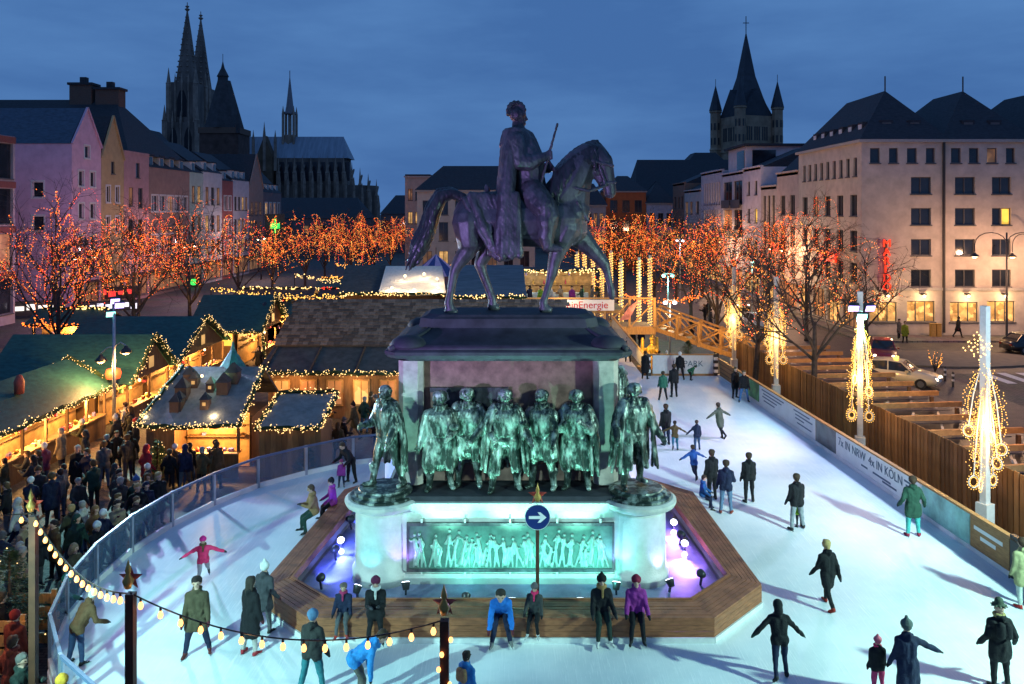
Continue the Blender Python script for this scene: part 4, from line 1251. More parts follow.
class Wall:
    """vertical plane: origin o (at ground), unit direction u, outward normal n"""
    def __init__(s, parent, o, u, n, w, h, mat, openings=(), depth=.18, name='wall', gable=None, thick=.3):
        s.p, s.o, s.u, s.n = parent, Vector(o), Vector(u).normalized(), Vector(n).normalized()
        us = sorted(set([0, w] + [x for r in openings for x in r[:2]])); zs = sorted(set([0, h] + [z for r in openings for z in r[2:4]]))
        b = MB()
        def pt(a, z, d=0): return s.o + s.u * a + Vector((0, 0, z)) - s.n * d
        flip = s.u.cross(Vector((0, 0, 1))).dot(s.n) < 0
        def q(a, bb, c, d):
            b.quad(*((a, bb, c, d) if not flip else (d, c, bb, a)))
        for i in range(len(us) - 1):
            for j in range(len(zs) - 1):
                cu, cz = (us[i] + us[i + 1]) / 2, (zs[j] + zs[j + 1]) / 2
                if any(r[0] < cu < r[1] and r[2] < cz < r[3] for r in openings): continue
                q(pt(us[i], zs[j]), pt(us[i + 1], zs[j]), pt(us[i + 1], zs[j + 1]), pt(us[i], zs[j + 1]))
        for r in openings:
            a, c, z0, z1 = r[:4]
            q(pt(a, z0), pt(a, z0, depth), pt(a, z1, depth), pt(a, z1)); q(pt(c, z1), pt(c, z1, depth), pt(c, z0, depth), pt(c, z0))
            q(pt(a, z1), pt(a, z1, depth), pt(c, z1, depth), pt(c, z1)); q(pt(c, z0), pt(c, z0, depth), pt(a, z0, depth), pt(a, z0))
        if gable: q(pt(0, h), pt(w, h), pt(w / 2, gable), pt(w / 2, gable))
        b.build(name, mat, parent)
        for r in openings:
            k = r[4] if len(r) > 4 else 'd'
            s.window(r[0], r[1], r[2], r[3], k, r[5] if len(r) > 5 else 2, depth, r[6] if len(r) > 6 else None)
    def window(s, a, c, z0, z1, k, mull, depth, sur):
        def pt(x, z, d=0): return s.o + s.u * x + Vector((0, 0, z)) - s.n * d
        fm = fr_white if sur == 'w' else fr_grey
        t = min(.07, (c - a) * .09)
        b = MB()
        def bar(x0, x1, y0, y1, d0, d1):
            p = [pt(x0, y0, d0), pt(x1, y0, d0), pt(x1, y1, d0), pt(x0, y1, d0)]; r = [pt(x0, y0, d1), pt(x1, y0, d1), pt(x1, y1, d1), pt(x0, y1, d1)]
            b.add(p + r, [(0, 1, 2, 3), (7, 6, 5, 4), (0, 4, 5, 1), (1, 5, 6, 2), (2, 6, 7, 3), (3, 7, 4, 0)])
        bar(a, c, z0, z0 + t, depth - .07, depth); bar(a, c, z1 - t, z1, depth - .07, depth)
        bar(a, a + t, z0 + t, z1 - t, depth - .07, depth); bar(c - t, c, z0 + t, z1 - t, depth - .07, depth)
        for i in range(1, mull):
            x = a + (c - a) * i / mull
            bar(x - t * .5, x + t * .5, z0 + t, z1 - t, depth - .08, depth)
        if sur:
            e = .16
            bar(a - e, c + e, z1 + .003, z1 + e, -.06, .02); bar(a - e, a - .003, z0, z1, -.05, .02); bar(c + .003, c + e, z0, z1, -.05, .02); bar(a - e, c + e, z0 - e, z0 - .003, -.09, .02)
        else:
            bar(a - .08, c + .08, z0 - .10, z0 - .003, -.09, .02)
        w = b.build('window', fm, s.p)
        b = MB(); b.quad(pt(a, z0, depth - .015), pt(c, z0, depth - .015), pt(c, z1, depth - .015), pt(a, z1, depth - .015))
        b.build('pane', {'d': glass_dk, 'l': glass_lit, 'm': glass_dim, 'y': glass_y, 's': shop_lit}[k], w)

def bx(parent, name, a, b_, mat):
    b = MB(); b.box(a, b_); return b.build(name, mat, parent)
def pitched(parent, name, x0, x1, y0, y1, z, h, axis, mat, hip0=0.0, hip1=0.0, ov=.3, t=0):
    """hip/gable roof solid; axis of the ridge 'x' or 'y'; hip insets at both ends"""
    x0, x1, y0, y1 = x0 - ov, x1 + ov, y0 - ov, y1 + ov
    cx, cy = (x0 + x1) / 2, (y0 + y1) / 2
    if axis == 'y': r = [(cx, y0 + hip0, z + h), (cx, y1 - hip1, z + h)]; fs = [(0, 1, 4), (1, 2, 5, 4), (2, 3, 5), (3, 0, 4, 5), (3, 2, 1, 0)]
    else: r = [(x0 + hip0, cy, z + h), (x1 - hip1, cy, z + h)]; fs = [(0, 1, 5, 4), (1, 2, 5), (2, 3, 4, 5), (3, 0, 4), (3, 2, 1, 0)]
    b = MB(); b.add([(x0, y0, z), (x1, y0, z), (x1, y1, z), (x0, y1, z)] + r, fs)
    return b.build(name, mat, parent)

# ---------------- left row : fronts on the plane x = -45 facing the square
def grid(w, n, zs, ww, margin=.5, kinds=None, mull=2, sur=None, seed=0):
    """rows of n windows; zs list of (z0,z1)"""
    r_ = random.Random(seed); out = []
    st = (w - 2 * margin) / n
    for z0, z1 in zs:
        for i in range(n):
            c = margin + st * (i + .5)
            k = 'd' if r_.random() > (kinds or .12) else r_.choice('ml')
            out.append((c - ww / 2, c + ww / 2, z0, z1, k, mull, sur))
    return out
def left_house(name, label, Y0, Y1, h, col, wins, roof, ridge=3.6, depth=13, X=-45.0, shop='m', roofmat=None, side=()):
    t = thing(name, label, 'house', (X - depth / 2, (Y0 + Y1) / 2, GZ), 0, None)
    w = Y1 - Y0
    m = wall_mat('plaster_' + label.split()[0] + '_%d' % int(Y0), col)
    H = h - GZ
    # front faces +x ; u runs along +y
    ops = [(a, c, z0, z1, *r) for a, c, z0, z1, *r in wins]
    ops += [(.4, w - .4, .5, 3.0, shop, 4)] if shop else []
    Wall(t, (X, Y0, GZ), (0, 1, 0), (1, 0, 0), w, H, m, ops, name='front_wall', gable=(H + ridge) if roof == 'gable' else None)
    Wall(t, (X - depth, Y0, GZ), (1, 0, 0), (0, -1, 0), depth, H, m, side, name='side_wall')
    b = MB(); b.quad((X - depth, Y1, GZ), (X - depth, Y1, h), (X, Y1, h), (X, Y1, GZ)); b.build('far_wall', m, t)
    if shop:
        bx(t, 'shop_awning', (X + .02, Y0 + .3, 3.0 + GZ + .1), (X + .9, Y1 - .3, 3.0 + GZ + .22), M('awning_dark', (.10, .03, .03), .7))
    rm = roofmat or slate
    if roof == 'gable':
        ro = pitched(t, 'roof', X - depth, X - .3, Y0, Y1, h + .005, ridge, 'x', rm, 0, 0, .12)
        b = MB()
        b.beam((X + .06, Y0 - .05, h), (X + .06, (Y0 + Y1) / 2, h + ridge + .05), .22, .16); b.beam((X + .06, Y1 + .05, h), (X + .06, (Y0 + Y1) / 2, h + ridge + .05), .22, .16); b.build('verge_trim', m, t)
    elif roof == 'ridge':
        ro = pitched(t, 'roof', X - depth, X, Y0, Y1, h + .005, ridge, 'y', rm, 0, 0, .05)
        n = max(1, int(w / 2.6))
        for i in range(n):
            yc = Y0 + w * (i + .5) / n
            d = bx(t, 'dormer', (X - 2.4, yc - .62, h + .1), (X - .5, yc + .62, h + 1.55), fr_white)
            bx(d, 'dormer_pane', (X - .5, yc - .45, h + .35), (X - .46, yc + .45, h + 1.35), glass_dk)
            bx(d, 'dormer_roof', (X - 2.6, yc - .75, h + 1.552), (X - .35, yc + .75, h + 1.68), rm)
    else:
        bx(t, 'roof', (X - depth, Y0, h - .1), (X - .25, Y1, h + .002), slate)
        bx(t, 'parapet', (X - .24, Y0, h), (X + .05, Y1, h + .28), m)
    return t
def fromtop(h, *ys):  # helper
    return [(h - GZ - a, h - GZ - b_) for a, b_ in ys]
# office building at the very left edge
t = thing('office_building', 'grey framed office block with wide dark windows at the left edge', 'building', (-53, 69, GZ))
Wall(t, (-47, 60, GZ), (0, 1, 0), (1, 0, 0), 16.6, 17.6, wall_mat('office_concrete', (.42, .35, .38)), [(.4 + 4.1 * i, 4.0 + 4.1 * i, 1 + 4.2 * j, 4.3 + 4.2 * j, 'd' if (i + j) % 4 else 'm', 2) for i in range(4) for j in range(4)], .3, 'front_wall')
Wall(t, (-60, 60, GZ), (1, 0, 0), (0, -1, 0), 13, 17.6, wall_mat('office_concrete'  , (.42, .35, .38)), (), name='side_wall')
b = MB(); b.quad((-60, 76.6, GZ), (-60, 76.6, 17.1), (-47, 76.6, 17.1), (-47, 76.6, GZ)); b.build('far_wall', MATS['office_concrete'], t)
bx(t, 'roof', (-60, 60, 16.9), (-47.3, 76.6, 17.11), slate)
for j in range(4): bx(t, 'spandrel_band', (-46.995, 60, GZ + 4.35 + 4.2 * j), (-46.9, 76.6, GZ + 4.95 + 4.2 * j), M('brick_red', (.22, .07, .06), .8))

pink = (.60, .38, .50)
side_w = [(10.3 - 1.3, 10.3 - .2, 12.0, 13.6, 'd', 1, 'w'), (9.0, 10.15, 8.6, 10.1, 'd', 1, 'w')]
left_house('gabled_house', 'pink gabled house with white framed windows and blue slate roof', 82.8, 88.7, 17.0, pink,
           [(2.45, 3.45, 16.2, 17.49, 'd', 1, 'w'), (1.3, 2.3, 13.2, 14.8, 'd', 1, 'w'), (3.6, 4.6, 13.2, 14.8, 'd', 1, 'w'), (1.3, 2.3, 9.8, 11.4, 'd', 1, 'w'), (3.6, 4.6, 9.8, 11.4, 'd', 1, 'w'), (1.3, 2.3, 6.4, 8, 'd', 1, 'w'), (3.6, 4.6, 6.4, 8, 'd', 1, 'w')], 'gable', 4.0, side=side_w, roofmat=slate_b)
left_house('gabled_house', 'narrow ochre house with steep pointed gable', 88.75, 93.9, 16.0, (.46, .33, .17),
           [(2.2, 3.0, 14.8, 16.2, 'd', 1), (1.1, 1.9, 11.6, 13.4, 'd', 1, 'w'), (3.2, 4.0, 11.6, 13.4, 'd', 1, 'w'), (1.1, 1.9, 8.2, 10, 'd', 1, 'w'), (3.2, 4.0, 8.2, 10, 'd', 1, 'w')], 'gable', 4.8)
left_house('flat_topped_house', 'dusty pink house with flat parapet and tall dark windows', 93.95, 100.4, 16.9, (.46, .26, .27),
           [(3.0, 4.0, 14.6, 16.4, 'd', 1), (1.2, 2.3, 11.2, 13.4, 'm', 2), (3.6, 4.8, 11.0, 13.4, 'd', 2), (1.2, 2.3, 7.2, 9.6, 'd', 2), (3.6, 4.8, 7.2, 9.6, 'd', 2)], 'flat')
left_house('town_house', 'brown fronted house with a band of five white windows and dark balcony', 100.45, 113, 15.6, (.30, .19, .16),
           grid(12.5, 5, [(10.6, 12.6), (5.2, 7.6)], 1.7, .4, .15, 2, 'w', 2) , 'ridge', 4.6)
t_b = bx(None, 'x', (0, 0, 0), (1, 1, 1), slate) if False else None
left_house('town_house', 'pale green slim house in the left row', 113.05, 118, 15.6, (.38, .48, .42), grid(4.9, 2, [(11.8, 14.2), (7.6, 10), (4.2, 6.4)], 1.2, .4, .5, 2, None, 3), 'ridge', 4.4)
left_house('town_house', 'white plastered house with lit second floor windows in the left row', 118.05, 125.7, 15.9, (.58, .55, .55), grid(7.6, 3, [(11.6, 14.2), (7.6, 10), (4.2, 6.4)], 1.3, .4, .5, 2, None, 4), 'ridge', 4.6)
left_house('town_house', 'narrow brick red house in the left row', 125.75, 130.6, 14.9, (.32, .10, .09), grid(4.8, 2, [(10.8, 13), (7.0, 9.3), (4, 6)], 1.2, .4, .4, 2, 'w', 5), 'ridge', 4.2)
left_house('town_house', 'grey white house with warm lit windows beside the brick house', 130.65, 138.6, 15.2, (.50, .47, .50), grid(7.9, 4, [(10.8, 13), (7.0, 9.3), (4, 6)], 1.2, .4, .5, 2, None, 6), 'ridge', 4.6)
left_house('town_house', 'brown fronted house with step white gable near the end of the left row', 138.65, 146.5, 14.2, (.32, .22, .18), grid(7.8, 3, [(10, 12.2), (6.4, 8.8)], 1.2, .4, .4, 2, None, 7), 'gable', 6.0)
left_house('timber_house', 'dark slated house with white half timbering closing the left row', 146.55, 158, 13.6, (.16, .13, .14), grid(11.3, 4, [(10, 12.2), (6.4, 8.8)], 1.4, .4, .3, 2, 'w', 8), 'ridge', 7.0)
# large dark roofed building behind
t = thing('large_house', 'large building with broad dark hipped roof and two chimneys behind the pink houses', 'building', (-66, 104, GZ))
bx(t, 'wall', (-84, 96, GZ), (-58.2, 112, 17), wall_mat('dark_plaster', (.15, .13, .14)))
pitched(t, 'roof', -84, -45.6, 96, 112, 17.01, 7.4, 'x', slate, 9, 5.5, .3)
for (cx, zt, w) in ((-55.0, 26.2, 1.4), (-51.6, 25.6, 1.5)):
    c = bx(t, 'chimney', (cx - w, 103.2, 21), (cx + w, 105, zt), M('chimney_brick', (.12, .075, .06), .85))
    bx(c, 'chimney_cap', (cx - w - .2, 103, zt), (cx + w + .2, 105.2, zt + .3), slate)
    bx(c, 'chimney_pot', (cx - .4, 103.8, zt + .3), (cx + .4, 104.5, zt + 1.1), slate)
t = thing('rear_house', 'steep dark slate roofed house behind the white house row', 'building', (-62, 135, GZ))
bx(t, 'wall', (-72, 124, GZ), (-58.5, 146, 15), MATS['dark_plaster']); pitched(t, 'roof', -72, -56, 122, 148, 15.01, 9.5, 'y', slate, 1, 1, .3)
b = MB(); b.prism([(-58.2, 121.4), (-55, 121.4), (-55, 122), (-58.2, 122)], 14, 20); b.build('white_gable', fr_white, t)

# ---------------- right : big stone building
cream = wall_mat('cream_stone', (.54, .45, .375), var=.16)
t = thing('stone_building', 'large cream stone building with rows of paired windows and hipped slate roofs', 'building', (36, 80, GZ))
YF = 68.6
def fx(px, Y=YF): return (px - VX) * Y / FPX
def fz(py, Y=YF): return HC - (py - VY) * Y / FPX - GZ
X0 = 29.6
ops = []
lit = {(1, 2): 'd', (2, 2): 'y'}
for px0, px1 in ((870, 880), (889, 898), (907, 917), (926, 935), (951, 961), (969, 979), (987, 997), (1006, 1015), (1026, 1036)):
    ops.append((fx(px0) - X0, fx(px1) - X0, fz(163), fz(148), 'm' if px0 == 987 else 'd', 1))
for r, (y0, y1) in enumerate(((177, 194), (208, 225), (239, 255.5), (269.5, 287))):
    for c, (px0, px1) in enumerate(((911, 931), (955, 975), (992, 1011), (1030, 1049))):
        xm = (px0 + px1) / 2
        if (r, c) == (1, 2):
            ops.append((fx(px0) - X0, fx(xm) - X0, fz(y1), fz(y0), 'd', 1)); ops.append((fx(xm + .1) - X0, fx(px1) - X0, fz(y1), fz(y0), 'y', 1))
        else: ops.append((fx(px0) - X0, fx(px1) - X0, fz(y1), fz(y0), 'm' if (r, c) == (2, 3) else 'd', 2))
for px0, px1, y0 in ((870, 897, 302), (907, 935, 301), (950, 978, 302), (987, 1015, 301), (1026, 1050, 301)):
    ops.append((fx(px0) - X0, fx(px1) - X0, fz(322), fz(y0), 's', 3))
Wall(t, (X0, YF, GZ), (1, 0, 0), (0, -1, 0), 18.5, 16.4, cream, ops, .22, 'front_wall')
# left flank along the street
FX = 29.6
ops = []
def sy(px): return YatX(px, FX) - YF
for i in range(9):
    u0 = 0.9 + i * 1.52
    ops.append((u0, u0 + .72, 13.6, 15.2, 'd', 1))
for z0, z1 in ((10.15, 12.0), (7.1, 8.9), (4.4, 6.1)):
    for i in range(5):
        u0 = .9 + i * 2.9
        ops.append((u0, u0 + 1.4, z0, z1, 'm' if (i == 3 and z0 > 9) else 'd', 2))
for i in range(4): ops.append((1.0 + 3.6 * i, 3.8 + 3.6 * i, .4, 3.2, 's' if i % 2 else 'm', 3))
Wall(t, (FX, YF, GZ), (0, 1, 0), (-1, 0, 0), 15.0, 16.4, cream, ops, .22, 'street_wall')
bx(t, 'cornice', (FX - .25, YF - .25, 15.9), (48.2, YF + 3, 16.15), trim); bx(t, 'cornice', (FX - .25, YF + 3.003, 15.9), (FX + 3, 84, 16.15), trim)
bx(t, 'string_course', (FX - .1, YF - .12, 3.35), (48.1, YF - .003, 3.6), trim)
bx(t, 'drain_pipe', (fx(942.3), YF - .2, GZ + .3), (fx(944.2), YF - .02, 15.89), fr_dark)
bx(t, 'far_wall', (FX + .3, 83.59, GZ), (48, 83.62, 15.9), cream)
for cx, r0, r1, x0, x1 in ((33.25, 72.2, 80.5, 29.4, 37.1), (40.3, 72.4, 77.5, 36.3, 44.3), (47.4, 72.4, 78, 43.5, 51.4)):
    b = MB()
    z = 16.16
    b.add([(x0, YF - .2, z), (x1, YF - .2, z), (x1, 84, z), (x0, 84, z), (cx, r0, 20.8), (cx, r1, 20.8)], [(0, 1, 4), (1, 2, 5, 4), (2, 3, 5), (3, 0, 4, 5), (3, 2, 1, 0)])
    b.build('roof', slate, t)
    b = MB(); b.tube([(cx, r0, 20.7), (cx, r0, 22.1)], .06, 6); b.build('roof_finial', fr_dark, t)
for xx in (32.2, 34.6, 39.2, 41.5, 46.2):
    d = bx(t, 'dormer', (xx - .55, YF + 1.0, 16.4), (xx + .55, YF + 4, 17.9), slate)
    bx(d, 'dormer_pane', (xx - .38, YF + .96, 16.65), (xx + .38, YF + .998, 17.7), fr_grey)
for yy in (70.5, 72.6, 74.7, 76.8, 78.9, 81.0):
    d = bx(t, 'dormer', (FX + .7, yy - .5, 16.4), (FX + 3, yy + .5, 17.8), slate)
    bx(d, 'dormer_pane', (FX + .66, yy - .33, 16.65), (FX + .698, yy + .33, 17.6), fr_white)
# lamps over the shop windows
for px in (886, 922, 966, 1003):
    l = bx(t, 'wall_lamp', (fx(px) - .15, YF - .5, 3.0), (fx(px) + .15, YF - .05, 3.15), fr_dark)
    lamp('POINT', 'wall_lamp_light', (fx(px), YF - .7, 2.75), 95, (1, .68, .32), l, radius=.1)
    b = MB(); b.ball((fx(px), YF - .4, 2.93), .1, 8); b.build('bulb', EM('shop_bulb', (1, .8, .5), 14), l)
# red vertical lettering
sg = thing('neon_sign', 'red glowing vertical letters on the cream stone corner', 'sign', (fx(885), YF - .3, 5))
neon = EM('neon_red', (1.0, .035, .008), 1.6)
for i, ch_ in enumerate('MAREDO'):
    text_mesh(ch_, .92, neon, 'letter', sg, frame((fx(885), YF - .35, fz(243.5 + i * 8.6) + GZ), (1, 0, 0), (0, -1, 0)), .08)
bx(sg, 'backing_bar', (fx(885) - .08, YF - .2, fz(291) + GZ), (fx(885) + .08, YF - .05, fz(240) + GZ), fr_dark)
for nm, px, py, Y in (('first', 780, 251, 76), ('second', 830, 257, 71)):
    s_ = thing('neon_sign', 'small red glowing shop sign on the street flank, %s' % ('farther one' if nm == 'first' else 'nearer one'), 'sign', (FX - .3, Y + 4, 6))
    p = P(px, py, Y + (6 if nm == 'first' else 4))
    for k in range(5):
        yy = YatX(px, FX) + (2 - k) * .85
        b = MB(); b.box((FX - .35, yy - .33, p.z - .42 + .06 * (k % 2)), (FX - .2, yy + .33, p.z + .42)); b.build('glowing_panel', neon, s_)
    bx(s_, 'backing_bar', (FX - .19, YatX(px, FX) - 2.2, p.z - .1), (FX - .05, YatX(px, FX) + 2.2, p.z + .1), fr_dark)
# lower wing and further houses of the right row
def right_house(name, label, Y0, Y1, h, col, wins, roof=None, ridge=3.5, X=29.6, depth=12, extra=None):
    t = thing(name, label, 'building', (X + depth / 2, (Y0 + Y1) / 2, GZ))
    m = wall_mat('facade_%d' % int(Y0), col)
    Wall(t, (X, Y0, GZ), (0, 1, 0), (-1, 0, 0), Y1 - Y0, h - GZ, m, wins + [(.5, Y1 - Y0 - .5, .5, 3.0, 's' if int(Y0) % 3 == 0 else 'm', 4)], .2, 'street_wall')
    bx(t, 'side_wall', (X + .003, Y0, GZ), (X + depth, Y0 + .2, h), m)
    bx(t, 'roof_slab', (X, Y0 + .203, h - .3), (X + depth, Y1, h - .02), slate)
    bx(t, 'eaves', (X - .15, Y0, h), (X + .3, Y1, h + .18), m)
    if roof: pitched(t, 'roof', X + .2, X + depth, Y0, Y1, h + .01, ridge, 'y', slate, .3, .3, 0)
    return t
right_house('stone_wing', 'lower cream stone wing adjoining the big building', 83.65, 90.5, 14.2, (.48, .38, .33), [(a, a + 1.5, z, z + 2.1, 'd', 2) for a in (1.1, 4.1) for z in (10.2, 6.9, 4.0)], True, 5.5)
right_house('narrow_house', 'pale narrow building with three tall dark window strips', 90.55, 96.3, 12.9, (.46, .40, .36), [(a, a + 1.0, 4.2, 12.4, 'd', 1) for a in (.7, 2.3, 3.9)], None)
right_house('white_house', 'white gabled end house with small square windows in the right row', 96.35, 103.5, 15.4, (.60, .56, .60), [(a, a + 1.1, z, z + 1.7, 'y' if (a < 2 and z == 9.2) else 'd', 1) for a in (1.4, 4.4) for z in (12.6, 9.2, 5.6)], True, 2.5)
t = right_house('balcony_house', 'modern white apartment block with recessed balconies and roof terrace', 103.55, 114, 15.2, (.58, .55, .58), [(.6, 4.6, 11.5, 14.6, 'd', 2), (5.4, 9.8, 11.5, 14.6, 'd', 2), (.6, 4.6, 7.6, 10.8, 'd', 2), (5.4, 9.8, 7.6, 10.8, 'm', 2)], None)
bx(t, 'penthouse', (30.2, 104.5, 15.2), (38, 113, 18.5), MATS['facade_103']); bx(t, 'penthouse_roof', (29.7, 103.8, 18.5), (38.4, 113.6, 18.8), slate)
bx(t, 'penthouse_pane', (30.12, 105.2, 15.6), (30.198, 108.5, 18.0), glass_dk); bx(t, 'penthouse_pane', (31, 104.42, 15.5), (34, 104.498, 18.0), glass_dk)
for z in (7.1, 11.0):
    for a in (104.2, 109): bx(t, 'balcony_rail', (29.2, a, z - .5), (29.26, a + 4.2, z + .6), fr_grey)
right_house('panel_house', 'grey house with narrow vertical facade panels and one lit window', 114.05, 126.7, 15.9, (.50, .48, .52), [(1.2 + i * 1.45, 1.9 + i * 1.45, z, z + 3.2, 'l' if (i, z) == (6, 7.6) else 'd', 1) for i in range(7) for z in (11.6, 7.6)] + [(4, 9, 4.2, 6.8, 'l', 3)], None)
right_house('corner_house', 'small pale house with warm side light beyond the panel house', 126.75, 139, 13.5, (.48, .44, .42), [(a, a + 2, z, z + 2, 'd' if a < 6 else 'm', 2) for a in (1.5, 6, 9.5) for z in (10.2, 6.4, 3.6)], True, 3.0)
right_house('brick_house', 'brown brick house at the far end of the right row', 139.05, 149, 15.0, (.24, .14, .10), [(a, a + 1.2, z, z + 2, 'd', 1) for a in (1.2, 4, 7) for z in (11.2, 7.2, 3.8)], True, 2.5)

# ---------------- houses closing the square, facing the camera
def front_house(name, label, px0, px1, py_eave, Y, col, rows, roofh, n, pal=.2, hip=3.0, roofm=None, base_extra=0, seed=1):
    x0, x1 = (px0 - VX) * Y / FPX, (px1 - VX) * Y / FPX
    h = HC - (py_eave - VY) * Y / FPX
    t = thing(name, label, 'house', ((x0 + x1) / 2, Y + 5, GZ))
    m = wall_mat('front_%d_%d' % (px0, Y), col)
    w = x1 - x0
    ops = grid(w, n, [(a - GZ + 0, c - GZ) for a, c in rows], w / n * .55, .3, pal, 2, None, seed)
    Wall(t, (x0, Y, GZ), (1, 0, 0), (0, -1, 0), w, h - GZ, m, ops, .2, 'front_wall')
    bx(t, 'side_wall', (x0, Y + .003, GZ), (x0 + .2, Y + 10, h), m); bx(t, 'side_wall', (x1 - .2, Y + .003, GZ), (x1, Y + 10, h), m)
    if roofh: pitched(t, 'roof', x0, x1, Y, Y + 10, h + .01, roofh, 'x', roofm or slate, hip, hip, .3)
    else: bx(t, 'roof', (x0, Y, h), (x1, Y + 10, h + .3), slate)
    bx(t, 'eaves', (x0 - .2, Y - .2, h - .25), (x1 + .2, Y - .003, h), trim)
    return t
front_house('cream_house', 'cream house with dark hipped roof and lit windows behind the horse tail', 417, 535, 190, 112, (.52, .44, .36), [(9.6, 11.6), (6.0, 8.6), (2.4, 4.6)], 3.6, 7, .45, 3.5, seed=12)
front_house('distant_house', 'pale stepped house left of the cream house', 405, 430, 176, 140, (.40, .33, .28), [(12, 14), (8, 10)], 0, 3, .6, seed=4)
front_house('orange_house', 'orange red house beyond the horse head', 606, 646, 191, 150, (.45, .12, .04), [(10.0, 12.2), (6.4, 8.4)], 3.0, 3, .1, 3, seed=5)
front_house('blue_white_house', 'bluish white house with square windows right of the orange house', 646.5, 675, 203, 150, (.46, .47, .55), [(7.4, 9.8), (3.6, 5.6)], 4.2, 3, .25, 3, seed=6)
front_house('grey_house', 'grey flat house seen under the horse head', 585, 606, 205, 145, (.36, .33, .32), [(7.6, 9.8), (3.6, 5.6)], 4.0, 3, .2, 2, seed=7)
t = thing('long_roofed_hall', 'long building with plain dark slate roof behind the orange house', 'building', (32, 178, GZ))
bx(t, 'wall', (27.5, 172, GZ), (62, 190, 12), MATS['dark_plaster']); pitched(t, 'roof', 26, 62, 170, 190, 12.01, 9.6, 'x', slate, 2, 3, .2)
t = thing('round_roofed_house', 'dark rounded roof beside the church tower', 'building', (46, 195, GZ))
bx(t, 'wall', (41, 192, GZ), (52, 203, 19), MATS['dark_plaster']); b = MB(); b.loft([[(41, 192, 19.01), (52, 192, 19.01), (52, 203, 19.01), (41, 203, 19.01)], [(42, 193, 22), (51, 193, 22), (51, 202, 22), (42, 202, 22)], [(44, 195, 24.3), (49, 195, 24.3), (49, 200, 24.3), (44, 200, 24.3)]]); b.build('roof', slate, t)
for k, (x0, x1, Y, h) in enumerate(((-62, -35, 190, 12.5), (-34, -14, 210, 13.5), (-13, 8, 230, 12), (60, 95, 160, 16), (-120, -75, 180, 16), (8, 28, 205, 11.5), (62, 110, 120, 17), (-110, -66, 60, 15))):
    t = thing('distant_house', ['low dark roofed block beneath the cathedral', 'dark roofed block at the far end of the avenue', 'far roofs behind the cream house', 'dark roofs behind the white apartment block', 'dark roofs behind the left row', 'far roofs behind the orange lit trees', 'dark roofs behind the stone building', 'dark block behind the office building'][k], 'building', ((x0 + x1) / 2, Y + 8, GZ))
    bx(t, 'wall', (x0, Y, GZ), (x1, Y + 16, h - 4), MATS['dark_plaster']); pitched(t, 'roof', x0, x1, Y, Y + 16, h - 3.99, 5, 'x', slate, 3, 3, .3)
    n = int((x1 - x0) / 4)
    for i in range(n):
        w = bx(t, 'window', (x0 + 1 + i * 4, Y - .05, h - 7.5), (x0 + 2.4 + i * 4, Y - .003, h - 5.6), fr_grey)
        bx(w, 'pane', (x0 + 1.1 + i * 4, Y - .09, h - 7.4), (x0 + 2.3 + i * 4, Y - .053, h - 5.7), glass_dim if (i + k) % 3 == 0 else glass_dk)

